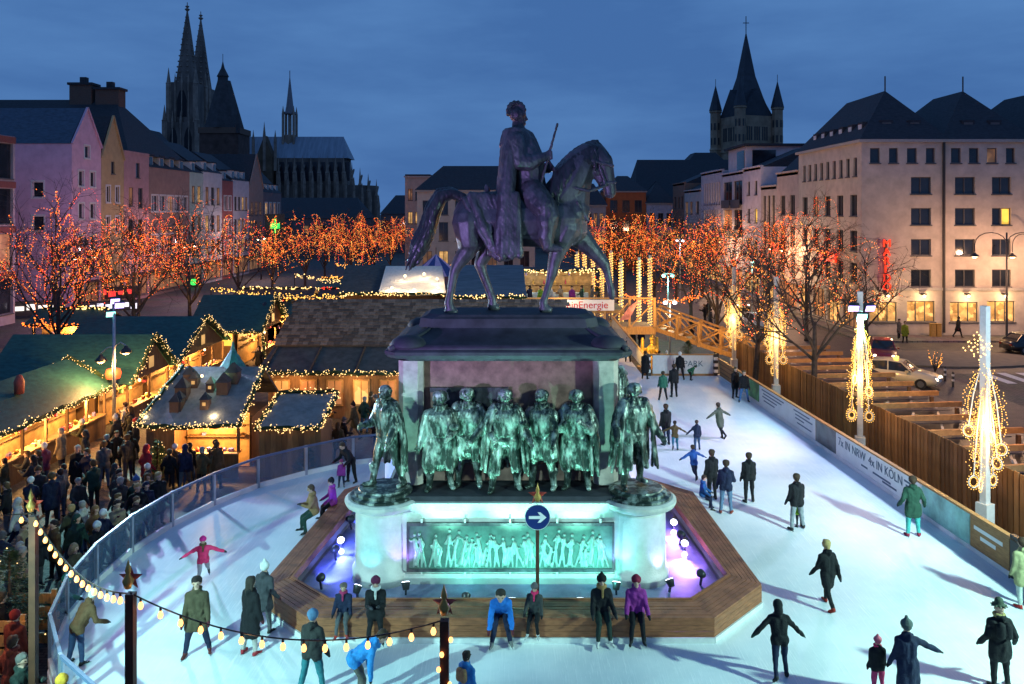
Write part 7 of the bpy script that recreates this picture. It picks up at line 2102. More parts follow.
# left
sk(203, 584, 40, 20, 'spread', PK, (.35, .30, .35), 'girl in bright pink jacket and pink beanie on the left ice', hm=1.32, style='beanie', hair=(.62, .02, .22), scarf=BR)
sk(197, 655, 80, 10, 'wide', (.075, .06, .035), NV, 'man in olive brown jacket gliding on the left ice', coatlen='mid', style='short', hair=(.03, .02, .015), shoes=(.12, .03, .03), hm=1.8)
sk(250, 654, 88, 150, 'stand', BK, (.40, .36, .34), 'woman in black coat with light leggings and red skates', coatlen='long', shoes=(.32, .03, .04), style='long', hair=(.04, .03, .025), hm=1.74)
sk(264, 632, 66, 160, 'pocket', (.05, .045, .06), GY, 'person in white bobble hat standing by the left bench corner', coatlen='mid', style='bobble', hair=WH, hm=1.66)
sk(312, 694, 84, 165, 'wide', (.03, .03, .028), (.03, .16, .19), 'skater in dark jacket and teal jeans with a blue patterned cap', style='beanie', hair=(.08, .16, .28), hm=1.74)
sk(353, 700, 60, 100, 'bend', (.03, .22, .55), (.10, .09, .08), 'skater in bright blue jacket bent forward at the bottom of the picture', hm=1.75)
sk(466, 722, 60, 140, 'stand', (.03, .20, .50), NV, 'head and shoulders of a child in blue at the bottom edge', hm=1.38, style='short', hair=(.05, .04, .03), bag=TN)
def bench(px, face, h, pose, coat, legs, label, Y=19.0, X=None, **kw):
    x = X if X is not None else (px - VX) * Y / FPX
    return person((x, Y, 0), h, face, pose, coat, legs, label=label, group='people sitting on the bench', seat=.58, skates=True, **kw)
bench(344, 0, 1.35, 'sit', NV, GY, 'child in dark jacket with pink trim sitting on the front left of the bench', style='short', hair=(.16, .12, .10), scarf=(.3, .03, .1), shoes=RD)
bench(376, 6, 1.66, 'sitphone', BK, BK, 'woman in black with plum beanie and white scarf sitting on the front of the bench', style='beanie', hair=(.12, .02, .06), scarf=WH, coatlen='mid')
bench(501, 0, 1.80, 'sitbend', (.02, .16, .55), NV, 'person in bright blue jacket bent over lacing skates on the bench', style='short', hair=(.04, .035, .03), shoes=(.2, .2, .2), head=(-15, 0))
bench(535, -12, 1.32, 'sit', (.05, .05, .05), BK, 'child in grey hat and pink scarf sitting under the arrow sign', style='beanie', hair=(.12, .10, .11), scarf=PK, shoes=(.5, .5, .5))
bench(601, 4, 1.70, 'sit', BK, (.02, .035, .03), 'blonde woman in black with bobble hat and white skates on the bench', style='bobble', hair=BK, shoes=(.62, .62, .6), scarf=(.30, .18, .07))
bench(636, -4, 1.66, 'sit', PU, BK, 'woman in purple jacket and plum beanie sitting on the bench', style='beanie', hair=(.22, .02, .05), gloves=BK)
person((-6.15, 25.3, 0), 1.68, -62, 'sitphone', TN, DG, label='person in tan jacket and green trousers sitting on the left side of the bench', group='people sitting on the bench', seat=.58, style='short', hair=(.10, .06, .04), skates=True)
person((-5.75, 26.1, 0), 1.55, -70, 'sit', (.34, .04, .26), BK, label='person in magenta jacket sitting behind the tan jacketed one', group='people sitting on the bench', seat=.58, style='beanie', hair=BK, skates=True)
g = G(346, 491, 0); person((g.x, g.y + .9, 0), 1.7, -40, 'leanrail', BK, BK, label='adult in black stooping over a small child behind the bench', group=SK, skates=True)
person((g.x - .25, g.y + .4, 0), 1.0, 0, 'stand', PU, NV, label='small child in purple before the stooping adult behind the bench', group=SK, skates=True, style='beanie', hair=(.3, .05, .12))
# at the barrier, bottom left (inside the rink)
sk(77, 664, 72, 150, 'leanrail', (.11, .06, .03), JN, 'skater in brown jacket and white helmet holding the barrier', hm=1.62, style='helmet', hair=WH)
SP = 'spectators behind the barrier'
def sp(px, py, h, face, pose, coat, legs, label, **kw):
    g = G(px, py, GZ)
    return person((g.x, g.y, GZ), h, face, pose, coat, legs, label=label, group=SP, **kw)
def at(x, y, h, face, pose, coat, legs, label, **kw):
    return person((x, y, GZ), h, face, pose, coat, legs, label=label, group=SP, **kw)
at(-9.0, 15.75, 1.74, 60, 'leanrail', (.03, .035, .05), NV, 'person with mustard yellow hat leaning far over the barrier at the bottom', style='beanie', hair=(.50, .28, .03))
at(-9.75, 16.05, 1.75, 80, 'hold', (.035, .06, .05), BK, 'grey haired person in dark green coat at the bottom left corner', style='short', hair=(.14, .13, .12), coatlen='mid')
at(-10.35, 16.75, 1.72, 160, 'pocket', (.38, .07, .03), BK, 'person in long orange red coat near the planter at the bottom left', style='short', hair=(.10, .05, .03), coatlen='long', scarf=(.2, .03, .02))
at(-11.0, 17.9, 1.68, 175, 'stand', (.16, .03, .02), BK, 'person in dark red hooded jacket behind the orange coat', style='beanie', hair=(.20, .02, .02))
at(-11.35, 19.9, 1.72, 90, 'leanrail', (.05, .14, .11), BK, 'person with green woollen hat leaning at the curved barrier', style='beanie', hair=(.03, .30, .20))
at(-11.65, 21.5, 1.70, 80, 'hold', (.09, .07, .04), BK, 'person in fur trimmed hood looking over the barrier', style='hood', hair=(.26, .18, .11))
at(-11.8, 23.0, 1.70, 70, 'arm_up', BK, BK, 'person in white cap with raised hand at the barrier', style='beanie', hair=WH)
at(-11.7, 25.2, 1.65, 70, 'chat', (.05, .03, .03), BK, 'dark coated person close behind the barrier, face towards the ice', style='short', hair=(.12, .06, .04))
at(-11.75, 18.6, 1.76, 140, 'stand', BK, BK, 'person all in black beside the fir at the left edge', style='short', hair=(.05, .04, .03), coatlen='mid')
# ---------------- the market crowd
CR = 'visitors in the market crowd'
rc = random.Random(21)
cols = [('black', BK), ('navy', NV), ('dark grey', (.035, .035, .04)), ('brown', BR), ('olive', (.06, .055, .03)), ('grey', GY), ('beige', (.32, .24, .15)), ('red', (.36, .02, .03)), ('dark green', DG), ('tan', (.22, .12, .05)), ('white', (.5, .48, .44)), ('plum', (.10, .02, .06))]
wts = [22, 12, 12, 8, 7, 6, 4, 2, 5, 4, 2, 3]
combos = [('stand', 'mid', 'short'), ('chat', 'short', 'beanie'), ('hold', 'mid', 'long'), ('pocket', 'short', 'short'), ('walk', 'mid', 'bobble'), ('stand', 'long', 'long'), ('walk', 'short', 'hood'), ('hold', 'short', 'beanie'), ('pocket', 'mid', 'hood'), ('arm_up', 'short', 'short'), ('chat', 'long', 'short')]
hairc = [('dark hair', (.03, .02, .015)), ('blond hair', (.42, .28, .12)), ('grey hair', (.28, .27, .26)), ('brown hair', (.10, .055, .03))]
hatc = [('black', BK), ('white', WH), ('red', RD), ('grey', GY), ('blue', (.05, .12, .3)), ('brown', BR)]
acts = {'stand': 'standing', 'chat': 'chatting', 'hold': 'holding a drink', 'pocket': 'hands in pockets', 'walk': 'walking', 'arm_up': 'with one hand raised'}
used = set(); placed = []
def crowd(n, zone, where, face=None, tries=400, mind=.52):
    k = 0
    while k < n and tries > 0:
        tries -= 1
        x = rc.uniform(zone[0], zone[1]); y = rc.uniform(zone[2], zone[3])
        if any((x - a) ** 2 + (y - c) ** 2 < mind ** 2 for a, c in placed): continue
        cn, cc = rc.choices(cols, wts)[0]
        pose, cl, st = rc.choice(combos)
        if st in ('short', 'long'): hn, hcv = rc.choice(hairc); hd = hn
        elif st == 'hood': hd, hcv = 'hood up', cc
        else: nm_, hcv = rc.choice(hatc); hd = nm_ + (' bobble hat' if st == 'bobble' else ' cap')
        lab = '%s in %s %s, %s, %s' % ('person', cn, {'mid': 'coat', 'short': 'jacket', 'long': 'long coat'}[cl], hd, where % acts[pose])
        if lab in used: continue
        used.add(lab); placed.append((x, y))
        f = face if face is not None else rc.uniform(0, 360)
        person((x, y, GZ), rc.choice((1.62, 1.72, 1.8)), f + rc.uniform(-35, 35), pose, cc, rc.choice((BK, NV, JN, GY, (.02, .02, .025))), label=lab, group=CR, style=st, hair=hcv, coatlen=cl, share='c', voxel=.028)
        k += 1
crowd(14, (-18.4, -17.0, 27.2, 37.5), '%s, at the long left hut', -90)
crowd(22, (-16.6, -12.6, 23.2, 30.4), '%s, left of the barrier')
crowd(9, (-12.6, -11.8, 23.8, 28.0), '%s, behind the glass', 60)
crowd(10, (-16.6, -14.9, 30.6, 37.5), '%s, beside the snowy hut')
crowd(7, (-13.4, -10.9, 30.2, 31.3), '%s, by the snowy counter', 180)
crowd(14, (-17.6, -15.2, 38.5, 54), '%s, by the teal huts')
crowd(11, (-14.2, -12.0, 18.8, 23.5), '%s, at lower left')
crowd(8, (-11, -5.6, 37.5, 39.8), '%s, before the hall windows')
crowd(4, (-8.4, -5.6, 33.2, 35.8), '%s, by the kettle')
crowd(6, (-24.5, -22.0, 40.5, 60), '%s behind the green huts') if False else None
crowd(5, (-31, -25, 44, 60), '%s, under far left trees')
crowd(4, (17.6, 20.2, 62, 84), '%s, on the far street')
# visitors on the raised bar terrace under the horse
b = MB(); b.box((-3, 61.2, 2.35), (8.5, 66, 2.6)); b.build('terrace_deck', lit_w, br)
for xx in (-2.8, 1, 4.8, 8.3): bx(br, 'support_post', (xx - .1, 61.4, GZ), (xx + .1, 61.6, 2.35), lit_w)
t = thing('bar_stall', 'brightly lit bar stall on the raised terrace between the horse legs', 'market stall', (2.8, 66, 2.6))
for k in range(3): bx(t, 'bar_shelf', (-.5, 65.6, 3.4 + k * .7), (6.2, 65.9, 3.46 + k * .7), hut_in)
bx(t, 'back_wall', (-.8, 65.95, 2.6), (6.5, 66.0, 5.4), hut_in); bx(t, 'roof', (-1, 63.2, 5.4), (6.8, 66.2, 5.5), felt)
bx(t, 'bar_counter', (-.4, 63.6, 2.6), (6, 64.1, 3.65), M('bar_front', (.45, .55, .58), .4))
for k in range(22):
    b = MB(); b.lathe([(.07, 0), (.07, .2), (.03, .3), (.03, .38)], (-.3 + k * .29, 65.7, 3.46 + .7 * (k % 3)), 7); b.build('bottle', goods[k % 6], t)
garland([(-1, 63.1, 5.45), (2.8, 63.1, 5.35), (6.8, 63.1, 5.45)], t, 22, .05)
lamp('POINT', 'bar_light', (1.2, 63.3, 5.0), 160, (.9, .9, .8), t, radius=.2); lamp('POINT', 'bar_light', (4.6, 63.3, 5.0), 160, (1, .75, .4), t, radius=.2)
tc = [('black', BK), ('red', RD), ('navy', NV), ('lime green', (.20, .40, .04)), ('white', (.5, .5, .5)), ('beige', (.3, .22, .14)), ('purple', PU), ('dark green', DG), ('grey', GY)]
for k, (nm_, cc) in enumerate(tc):
    person((-.2 + k * .8, 62.2 + .35 * (k % 3), 2.6), 1.72, rc.uniform(0, 360), ('stand', 'chat', 'hold')[k % 3], cc, BK, label='guest in %s jacket on the raised bar terrace under the horse' % nm_, group='guests on the bar terrace', style=('short', 'beanie', 'long')[k % 3], hair=(.05, .03, .02), share='c', coatlen=('mid', 'short', 'mid')[k % 3], voxel=.028)
# pedestrians on the right
for px, py, cc, lab, pose, f in ((958, 339, BK, 'pedestrian in black walking past the shop windows', 'walk', 90), (899, 340, (.10, .09, .08), 'pedestrian in grey jacket at the corner by the red car', 'stand', 30), (905, 343, (.30, .32, .03), 'pedestrian in yellow safety jacket behind the taxi', 'stand', -20), (708, 318, BK, 'lone pedestrian on the dark street', 'walk', 0), (692, 338, BK, 'pedestrian by the stair foot in dark coat', 'stand', 200)):
    g = G(px, py, GZ); person((g.x, g.y, GZ + (.13 if px == 958 else 0)), 1.75, f, pose, cc, BK, label=lab, group='pedestrians on the right', share='c', coatlen='mid' if pose != 'walk' else 'mid', style='short' if pose == 'stand' else 'bobble', hair=(.04, .03, .02), voxel=.028)
# ================================================================== CARS
tyre = M('tyre', (.02, .02, .02), .8, var=.1); rim_m = M('alloy_rim', (.4, .4, .42), .3, metal=.9, var=.05)
car_glass = M('car_glass', (.02, .025, .03), .05, var=0, spec=.7)
head_l = EM('headlight', (1, .82, .55), 10); tail_l = EM('taillight', (1, .04, .02), 4); head_off = M('headlight_off', (.5, .5, .5), .1, var=0)
def car(x, y, rz, col, label, lights=True, taxi=False, L=4.5):
    t = thing('parked_car' if not lights else 'car', label, 'car', (x, y, GZ), rz, 'cars in the street')
    paint = M('paint_%d_%d_%d' % tuple(int(c * 99) for c in col), col, .28, var=.05, coat=.6)
    Wd = .88
    def ringx(xx, zb, zt, w, wt): return [(xx, -w, zb), (xx, w, zb), (xx, w * 1.02, (zb + zt) / 2), (xx, wt, zt), (xx, -wt, zt), (xx, -w * 1.02, (zb + zt) / 2)]
    b = MB(); s = L / 4.5
    b.loft([ringx(-2.25 * s, .38, .72, .70, .62), ringx(-2.15 * s, .28, .88, .84, .76), ringx(-1.4 * s, .24, .95, .88, .82), ringx(0, .22, .95, .9, .84), ringx(1.1 * s, .24, .92, .88, .82), ringx(1.85 * s, .26, .80, .86, .76), ringx(2.18 * s, .32, .68, .78, .66), ringx(2.26 * s, .38, .6, .66, .56)])
    body = b.build('body', paint, t, True, local=True)
    b = MB(); b.loft([[(-1.95 * s, -.74, .93), (-1.95 * s, .74, .93), (-1.35 * s, .60, 1.42), (-1.35 * s, -.60, 1.42)], [(-.5 * s, -.80, .95), (-.5 * s, .80, .95), (-.55 * s, .64, 1.49), (-.55 * s, -.64, 1.49)], [(.9 * s, -.78, .92), (.9 * s, .78, .92), (.25 * s, .62, 1.44), (.25 * s, -.62, 1.44)]]); b.build('glasshouse', car_glass, t, False, local=True)
    b = MB(); b.loft([[(-1.4 * s, -.62, 1.40), (-1.4 * s, .62, 1.40), (-1.4 * s, .55, 1.45), (-1.4 * s, -.55, 1.45)], [(-.5 * s, -.66, 1.48), (-.5 * s, .66, 1.48), (-.5 * s, .58, 1.54), (-.5 * s, -.58, 1.54)], [(.28 * s, -.64, 1.42), (.28 * s, .64, 1.42), (.28 * s, .56, 1.47), (.28 * s, -.56, 1.47)]]); b.build('roof', paint, t, False, local=True)
    for sg in (-1, 1):
        for xa, xb in (((-1.95, .93), (-1.38, 1.43)), ((.92, .92), (.26, 1.45)), ((-.45, .95), (-.48, 1.48))):
            b = MB(); b.beam((xa[0] * s, sg * .795, xa[1]), (xb[0] * s, sg * .635, xb[1]), .07, .05); b.build('pillar', paint, t, local=True)
        b = MB(); b.box((.55 * s, sg * .88, .93), (.75 * s, sg * 1.04, 1.05)); b.build('mirror', paint, t, local=True)
        for xx in (-1.38 * s, 1.38 * s):
            w = MB(); n = 16
            for r_, dd, nm in ((.32, .11, 0),):
                vs = []
                w.loft([[(xx + math.cos(a) * .32, sg * .72, .32 + math.sin(a) * .32) for a in np.linspace(0, 2 * math.pi, n, endpoint=False)], [(xx + math.cos(a) * .32, sg * .92, .32 + math.sin(a) * .32) for a in np.linspace(0, 2 * math.pi, n, endpoint=False)]])
            wo = w.build('wheel', tyre, t, False, local=True)
            w = MB(); w.loft([[(xx + math.cos(a) * .2, sg * .90, .32 + math.sin(a) * .2) for a in np.linspace(0, 2 * math.pi, n, endpoint=False)], [(xx + math.cos(a) * .18, sg * .935, .32 + math.sin(a) * .18) for a in np.linspace(0, 2 * math.pi, n, endpoint=False)]]); w.build('rim', rim_m, wo, False, local=True)
        b = MB(); b.ball((2.16 * s, sg * .58, .62), .12, 10, sz=.8); b.build('headlight', head_l if lights else head_off, t, True, local=True)
        b = MB(); b.box((-2.27 * s, sg * .45, .62), (-2.2 * s, sg * .68, .76)); b.build('taillight', tail_l if lights else M('tail_off', (.2, .01, .01), .3, var=0), t, local=True)
        if lights: 
            c, sn = math.cos(rz), math.sin(rz)
            wp = Vector((x + c * 2.4 - sn * sg * .58, y + sn * 2.4 + c * sg * .58, GZ + .62))
            lamp('SPOT', 'headlight_beam', wp, 160, (1, .85, .6), t, wp + Vector((c * 8, sn * 8, -.9)), .06, 60, .8)
    b = MB(); b.box((2.2 * s, -.26, .42), (2.29 * s, .26, .52)); b.build('number_plate', fr_white, t, local=True)
    if taxi:
        b = MB(); b.box((-.25, -.22, 1.54), (-.05, .22, 1.68)); b.build('taxi_sign', EM('taxi_yellow', (1, .7, .1), 3), t, local=True)
    return t
car(23.6, 49.4, R(-38), (.60, .50, .32), 'cream taxi with lit headlights and roof sign at the street corner', True, True)
car(26.3, 57.5, R(-112), (.25, .02, .02), 'dark red car with lit headlights behind the taxi', True)
car(39.0, 60.5, R(4), (.012, .012, .014), 'black car at the kerb at the right edge', False)
car(21.9, 73, R(95), (.5, .5, .52), 'white car driving away beyond the light poles', False)
car(24.5, 88, R(-90), (.1, .1, .12), 'dark car coming down the street with lit headlights', True)
car(36, 55, R(180), (.04, .04, .05), 'dark grey car in the side street', False) if False else None
# utility boxes and bollards
for k, px in enumerate((936.5, 942)):
    g = G(px, 339, GZ)
    t = thing('utility_box', ['left', 'right'][k] + ' one of the two ochre utility boxes before the shop windows', 'utility box', (g.x, g.y + .6, GZ + .13))
    bx(t, 'cabinet', (g.x - .19, g.y + .4, GZ + .13), (g.x + .19, g.y + .8, GZ + 1.15), M('ochre_box', (.42, .24, .06), .6)); bx(t, 'lid', (g.x - .22, g.y + .37, GZ + 1.15), (g.x + .22, g.y + .83, GZ + 1.2), M('ochre_lid', (.35, .2, .05), .6))
for k, (px, py) in enumerate(((945, 381), (953, 387))):
    g = G(px, py, GZ)
    t = thing('bollard', ['farther', 'nearer'][k] + ' white banded bollard on the kerb by the taxi', 'bollard', (g.x, g.y, GZ))
    b = MB(); b.lathe([(.07, 0), (.07, .85), (.04, .92)], (0, 0, 0), 10); b.build('post', fr_dark, t, local=True)
    for z in (.35, .65):
        b = MB(); b.lathe([(.075, z), (.075, z + .12)], (0, 0, 0), 10); b.build('band', fr_white, t, local=True)
g = G(935, 372, GZ)
t = thing('lit_shrub', 'little leafless shrub wound with lights on the kerb', 'plant', (g.x, g.y, GZ))
rs = random.Random(2); b = MB(); b2 = MB()
for k in range(16):
    a = rs.uniform(0, 6.3); e = Vector((math.cos(a) * .45, math.sin(a) * .45, rs.uniform(.7, 1.4)))
    b.tube([(0, 0, 0), e * .5 + Vector((0, 0, .1)), e], [.025, .015, .006], 4)
    for j in range(5): b2.octa(e * rs.uniform(.4, 1), .025)
b.build('twigs', bark, t, local=True)
o = b2.build('fairy_lights', L_am, t, local=True); o['kind'] = 'stuff'

# ================================================================== FOREGROUND STRING LIGHTS
post_m = M('string_post', (.07, .025, .012), .6, var=.3, scale=4, bump=.2)
star_m = M('star_red', (.42, .05, .03), .5, var=.3); star_g = M('star_gold', (.5, .3, .08), .4, metal=.4)
warm_glass = EM('string_bulb', (1.0, .42, .12), 3.6)
def star(t, c, r=.2):
    c = Vector(c)
    b = MB(); pts = []
    for k in range(10):
        a = math.pi / 2 + k * math.pi / 5; rr_ = r if k % 2 == 0 else r * .42
        pts.append(c + Vector((math.cos(a) * rr_, 0, math.sin(a) * rr_)))
    n = len(pts)
    b.add(pts + [c + Vector((0, -.06, 0)), c + Vector((0, .06, 0))], [(k, (k + 1) % n, n) for k in range(n)] + [((k + 1) % n, k, n + 1) for k in range(n)])
    b.build('star', star_m, t)
    b = MB(); b.lathe([(.05, -.12), (.09, 0), (.03, .1), (.05, .16), (.0, .34)], c + Vector((0, -.09, 0)), 8); b.build('star_figure', star_g, t, True)
def string_post(x, y, zt, lab, wound=False):
    t = thing('string_light_post', lab, 'post', (x, y, GZ))
    bx(t, 'post', (x - .065, y - .065, GZ), (x + .065, y + .065, zt), post_m)
    star(t, (x, y, zt + .24))
    if wound:
        for k in range(9):
            a = k * 1.9; p = Vector((x + math.cos(a) * .1, y - .09, zt - .25 - k * .22))
            b = MB(); b.ball(p, .034, 8, sz=1.3); b.build('bulb', warm_glass, t, True)
    return t
PA = Vector((-9.45, 16.0, 4.0)); PB = Vector((-6.0, 12.75, 4.0)); PC = Vector((-1.0, 12.0, 3.96)); PZ = Vector((-13.5, 16.3, 4.05))
string_post(PA.x, PA.y, PA.z, 'left timber post carrying the bulb string above the fir')
string_post(PB.x, PB.y, PB.z, 'timber post with red star rising from the left ice at the bottom')
string_post(PC.x, PC.y, PC.z, 'timber post with star wound with bulbs at the bottom centre', True)
cord = M('black_cord', (.02, .015, .012), .6, var=0)
def bulb_string(a, c, sag, n, lab, lit_p=7):
    t = thing('bulb_string', lab, 'string lights', tuple((a + c) / 2))
    pts = [a.lerp(c, i / 24) - Vector((0, 0, sag * 4 * (i / 24) * (1 - i / 24))) for i in range(25)]
    b = MB(); b.tube(pts, .012, 5); b.build('cord', cord, t)
    for k in range(n):
        u = (k + .5) / n
        p = a.lerp(c, u) - Vector((0, 0, sag * 4 * u * (1 - u)))
        b = MB(); b.lathe([(.018, 0), (.02, -.05), (.014, -.055)], p, 7); so = b.build('socket', cord, t)
        b = MB(); b.lathe([(.012, -.055), (.036, -.10), (.042, -.135), (.028, -.17), (.0, -.18)], p, 10); b.build('bulb', warm_glass, so, True)
        if k % 4 == 1: lamp('POINT', 'bulb_glow', p - Vector((0, 0, .3)), lit_p, (1, .55, .22), t, radius=.06)
bulb_string(PA + Vector((0, 0, .05)), PB + Vector((0, 0, 0)), .42, 17, 'string of warm bulbs sagging between the two left posts')
bulb_string(PB, PC, .5, 15, 'string of warm bulbs across the lower ice between two posts')
bulb_string(PZ, PA + Vector((0, 0, .05)), .1, 8, 'short string of warm bulbs running out of the left edge')

# ================================================================== ARROW SIGN
t = thing('arrow_sign', 'round blue sign with white right arrow on a brown post at the bench', 'sign', (.6, 19.62, .58))
c = P(537.5, 517, 19.6)
b = MB(); b.tube([(c.x, 19.64, .58), (c.x, 19.64, c.z + .28)], .045, 10); b.build('post', post_m, t)
b = MB(); n = 32
b.loft([[(c.x + math.cos(a) * .31, 19.58, c.z + math.sin(a) * .31) for a in np.linspace(0, 2 * math.pi, n, endpoint=False)], [(c.x + math.cos(a) * .31, 19.595, c.z + math.sin(a) * .31) for a in np.linspace(0, 2 * math.pi, n, endpoint=False)]]); b.build('rim', white_p, t)
b = MB(); b.loft([[(c.x + math.cos(a) * .295, 19.572, c.z + math.sin(a) * .295) for a in np.linspace(0, 2 * math.pi, n, endpoint=False)], [(c.x + math.cos(a) * .295, 19.579, c.z + math.sin(a) * .295) for a in np.linspace(0, 2 * math.pi, n, endpoint=False)]]); b.build('disc', M('sign_blue', (.012, .03, .16), .4, var=0), t)
b = MB()
aw = [(-.21, -.035), (.07, -.035), (.0, -.125), (.07, -.125), (.215, 0), (.07, .125), (.0, .125), (.07, .035), (-.21, .035)]
na = len(aw)
b.add([(c.x + x, 19.566, c.z + z) for x, z in aw] + [(c.x + x, 19.571, c.z + z) for x, z in aw], [tuple(range(na))] + [(k, (k + 1) % na, na + (k + 1) % na, na + k) for k in range(na)]); b.build('arrow', M('sign_white', (.85, .82, .82), .5, var=0), t)
star(t, (c.x, 19.62, c.z + .52), .24)

# ================================================================== PLANTS
leafm = [M('fir_green', (.03, .07, .025), .7, var=.4, scale=8), M('shrub_green', (.04, .08, .03), .7, var=.4, scale=8)]
def conifer(x, y, h, r, lab, z=GZ, lights=0, seed=1, name='fir_tree'):
    rs = random.Random(seed)
    t = thing(name, lab, 'plant', (x, y, z))
    b = MB(); b.tube([(0, 0, 0), (0, 0, h)], [.07, .015], 6); b.build('trunk', bark, t, local=True)
    b = MB(); l_ = MB()
    for k in range(int(150 * h)):
        u = rs.random() ** 1.2; zz = .15 * h + u * .85 * h; rr_ = r * (1 - u) ** .8 + .05
        a = rs.uniform(0, 2 * math.pi); d = Vector((math.cos(a), math.sin(a), rs.uniform(.1, .6)))
        p0 = Vector((math.cos(a) * rr_ * .15, math.sin(a) * rr_ * .15, zz)); tip = p0 + d * rr_ * rs.uniform(.7, 1.05)
        sd = d.cross(Vector((0, 0, 1))).normalized()
        for j in range(6):
            q = p0.lerp(tip, (j + 1) / 6.5); w = .10 * (1.1 - j / 7)
            for s in (-1, 1):
                e = q + sd * s * w + d.normalized() * .07 + Vector((0, 0, rs.uniform(-.04, .02)))
                b.add([q - d.normalized() * .018, q + d.normalized() * .018, e], [(0, 1, 2)])
        if lights and rs.random() < lights: l_.octa(tip, .02)
    o = b.build('crown', leafm[0], t, local=True); o['kind'] = 'stuff'
    if lights: o = l_.build('fairy_lights', L_ww, t, local=True); o['kind'] = 'stuff'
conifer(-11.75, 18.95, 2.6, .95, 'fir tree in a tub behind the barrier at the lower left', lights=.05, seed=3)
conifer(-8.0, 31.75 + .0, 1.2, .6, 'low dark fir against the plank wall of the small hut', seed=4)
conifer(11.2, 51.5, 2.3, .9, 'round dark shrub beside the golden figure', seed=5, z=GZ)
conifer(-13.7, 31.3, 1.7, .55, 'small fir at the corner of the snowy roofed hut', seed=6, lights=.1)
conifer(6.8, 64.4, 1.5, .8, 'dark fir on the terrace beside the bar', seed=7, z=2.6)
t = thing('plank_planter', 'low slatted timber box lit yellow at the lower left corner', 'planter', (-12, 18.9, GZ))
for k in range(4):
    for yy in (18.25, 19.6):
        b = MB(); b.beam((-13.2, yy, GZ + .2 + k * .32), (-10.95, yy, GZ + .2 + k * .32), .05, .24); b.build('slat', lit_w, t)
for xx in (-13.1, -11.05):
    for yy in (18.3, 19.55): bx(t, 'corner_post', (xx - .06, yy - .02, GZ), (xx + .06, yy + .04, GZ + 1.4), lit_w)
lamp('POINT', 'planter_light', (-11.9, 17.2, 2.2), 90, (1, .6, .2), t, radius=.1)
# golden carved figure by the bridge
g = Vector((8.9, 51.6, 0))
gold = M('gold_paint', (.65, .36, .05), .35, metal=.5, var=.3)
caps, inf = body_caps(2.0, 4, ((70, 12, 70), (72, 12, 72)), ((30, 20, 60), (30, 20, 70)), 'mid', 1.2, (0, 0), .75)
caps = [c_[:4] + (0,) for c_ in caps] + [(Vector((-.5, .25, .1)), .14, Vector((-.5, .3, 1.9)), .1, 0), (Vector((.5, .25, .1)), .14, Vector((.5, .3, 1.9)), .1, 0), (Vector((-.5, .3, 1.2)), .12, Vector((.5, .3, 1.2)), .12, 0), (Vector((-.45, .1, .45)), .2, Vector((.45, .1, .45)), .2, 0), (Vector((0, 0, 1.95)), .16, Vector((0, 0, 2.15)), .08, 0)]
me = sculpt(caps, .03, [gold], 'golden_figure', 1)
o = link_mesh('golden_figure', me, None, (g.x, g.y, 0), R(15)); tag(o, 'gold painted seated figure on a throne beside the footbridge', 'statue')
bx(o, 'throne_base', (-.7, -.5, 0), (.7, .6, .3), gold) if False else None
b = MB(); b.box((-.75, -.6, -.5), (.75, .65, .12)); b.build('throne_base', lit_w, o, local=True)
lamp('SPOT', 'figure_spot', (7.4, 49.9, 2.4), 700, (1, .62, .12), None, (8.9, 51.6, 1.0), .1, 50, .5)
lamp('POINT', 'bridge_light', (9.5, 55.0, 3.6), 330, (1, .55, .14), None, radius=.2)
lamp('POINT', 'bridge_light', (14.0, 53.4, 3.0), 260, (1, .55, .14), None, radius=.2)
lamp('POINT', 'bridge_light', (3.5, 55.5, 4.4), 200, (1, .7, .35), None, radius=.2)
for yy, pw in ((30, 650), (38, 700), (46, 700)):
    lamp('POINT', 'site_light', (19.6, yy, 4.2), pw, (1, .5, .14), ts, radius=.15)
# table under a blue sheet beside the right boards
t = thing('covered_table', 'table under a bright blue sheet beyond the right hand boards', 'table', (15.0, 22.6, GZ))
bx(t, 'top', (14.6, 22.0, .45), (16.0, 23.2, .5), M('blue_sheet', (.02, .16, .42), .5))
for xx in (14.7, 15.9):
    for yy in (22.1, 23.1): bx(t, 'leg', (xx - .03, yy - .03, GZ), (xx + .03, yy + .03, .45), steel)

# ================================================================== BASIN SPOTLIGHTS
cool = EM('basin_lens', (.80, .85, 1.0), 8)
def basin_lamp(x, y, tgt, power, col, lab, z=.42, ang=75, em=None):
    t = thing('basin_spotlight', lab, 'spotlight', (x, y, .1), 0, 'spotlights in the fountain basin')
    p = Vector((x, y, z)); d = (Vector(tgt) - p).normalized()
    b = MB(); b.tube([p - d * .18, p - d * .02, p], [.08, .11, .12], 12); b.build('housing', fl_house, t, True)
    b = MB(); b.tube([p + d * .003, p + d * .015], [.105, .10], 12); b.build('lens', em or cool, t)
    b = MB(); b.beam((x, y, .1), p - d * .1, .05, .05); b.build('bracket', fl_house, t)
    lamp('SPOT', 'basin_beam', p + d * .06, power, col, t, tgt, .06, ang, .6)
mint, cyan, vio, blu = (.16, 1.0, .74), (.15, .85, 1.0), (.45, .22, 1.0), (.20, .25, 1.0)
basin_lamp(-3.95, 20.75, (-3.6, 22.0, 1.9), 55, cyan, 'spotlight at the foot of the left round bastion')
basin_lamp(-2.75, 20.95, (-3.0, 22, 2.2), 80, vio, 'spotlight between left bastion and relief')
basin_lamp(2.7, 20.95, (2.95, 22, 2.2), 80, (.3, .5, 1), 'spotlight between relief and right bastion')
basin_lamp(4.1, 21.1, (3.6, 22.2, 1.9), 80, (.35, .4, 1), 'spotlight at the foot of the right round bastion')
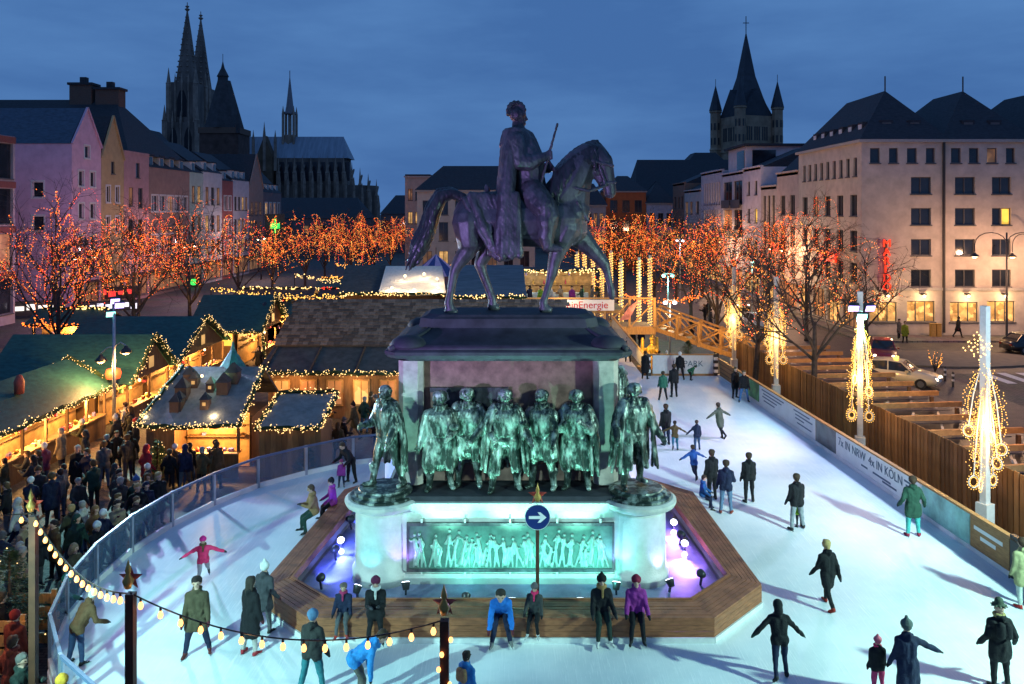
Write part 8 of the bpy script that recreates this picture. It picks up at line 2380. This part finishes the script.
for k, x in enumerate((-1.7, 0.0, 1.7)):
    basin_lamp(x, 20.05, (x * 1.05, 22.2, 4.6), 900, (.30, 1.0, .74), ['left', 'middle', 'right'][k] + ' of the three spotlights below the relief', .44, 58)
    basin_lamp(x + .55, 20.3, (x + .55, 21.6, 1.1), 120, (.14, 1.0, .82), ['left', 'middle', 'right'][k] + ' of the three small teal lamps lighting the relief', .40, 120)
sl_ = [(306, 577, 'nearest spotlight on the left rim of the basin', (-4.7, 23, .1)), (320, 549, 'second spotlight on the left rim of the basin', (-4.5, 25, .1)), (320, 540, 'third spotlight on the left rim of the basin', (-4.3, 22, .1)), (330, 519, 'farthest spotlight on the left rim of the basin', (-4.4, 26, .1))]
for k, (px, py, lab, tg) in enumerate(sl_):
    g = G(px, py, .42); basin_lamp(max(g.x, -5.0), g.y, tg, (700, 700, 700, 700)[k], (.12, .16, 1), lab)
sr_ = [(709, 573, 'nearest spotlight on the right rim of the basin', (4.5, 24.5, .1)), (692, 543, 'second spotlight on the right rim of the basin', (4.5, 22.0, .1)), (692, 534, 'third spotlight on the right rim of the basin', (4.4, 25.5, .1)), (680, 522, 'farthest spotlight on the right rim of the basin', (4.5, 23.4, .1))]
for k, (px, py, lab, tg) in enumerate(sr_):
    g = G(px, py, .42); basin_lamp(min(g.x, 5.0), g.y, tg, (900, 900, 700, 900)[k], vio, lab)
# front floods for the figures, on the string posts near the camera
pc = bpy.data.objects['string_light_post']
t = thing('floodlight_stand', 'stand with green and violet floodlights aimed at the monument, outside the view', 'light mast', (-10.5, 10.0, GZ))
b = MB(); b.tube([(-10.5, 10, GZ), (-10.5, 10, 5.4)], [.08, .05], 8); b.build('mast', steel, t)
for dx, tg, pw, colr, ag in ((-.35, (-.3, 21.5, 3.6), 900, (.45, 1.0, .75), 26), (0, (-4.5, 20.5, 0), 7500, (.45, 1, .94), 54), (.35, (-.2, 23.7, 8.6), 8500, (.50, .34, 1.0), 30)):
    flood_head(t, (-10.5 + dx, 10.1, 5.2), tg, flood_t, .25)
    lamp('SPOT', 'flood_beam', (-10.5 + dx, 10.4, 5.2), pw, colr, t, tg, .1, ag, .5)

bpy.data.scenes.remove(TMP)
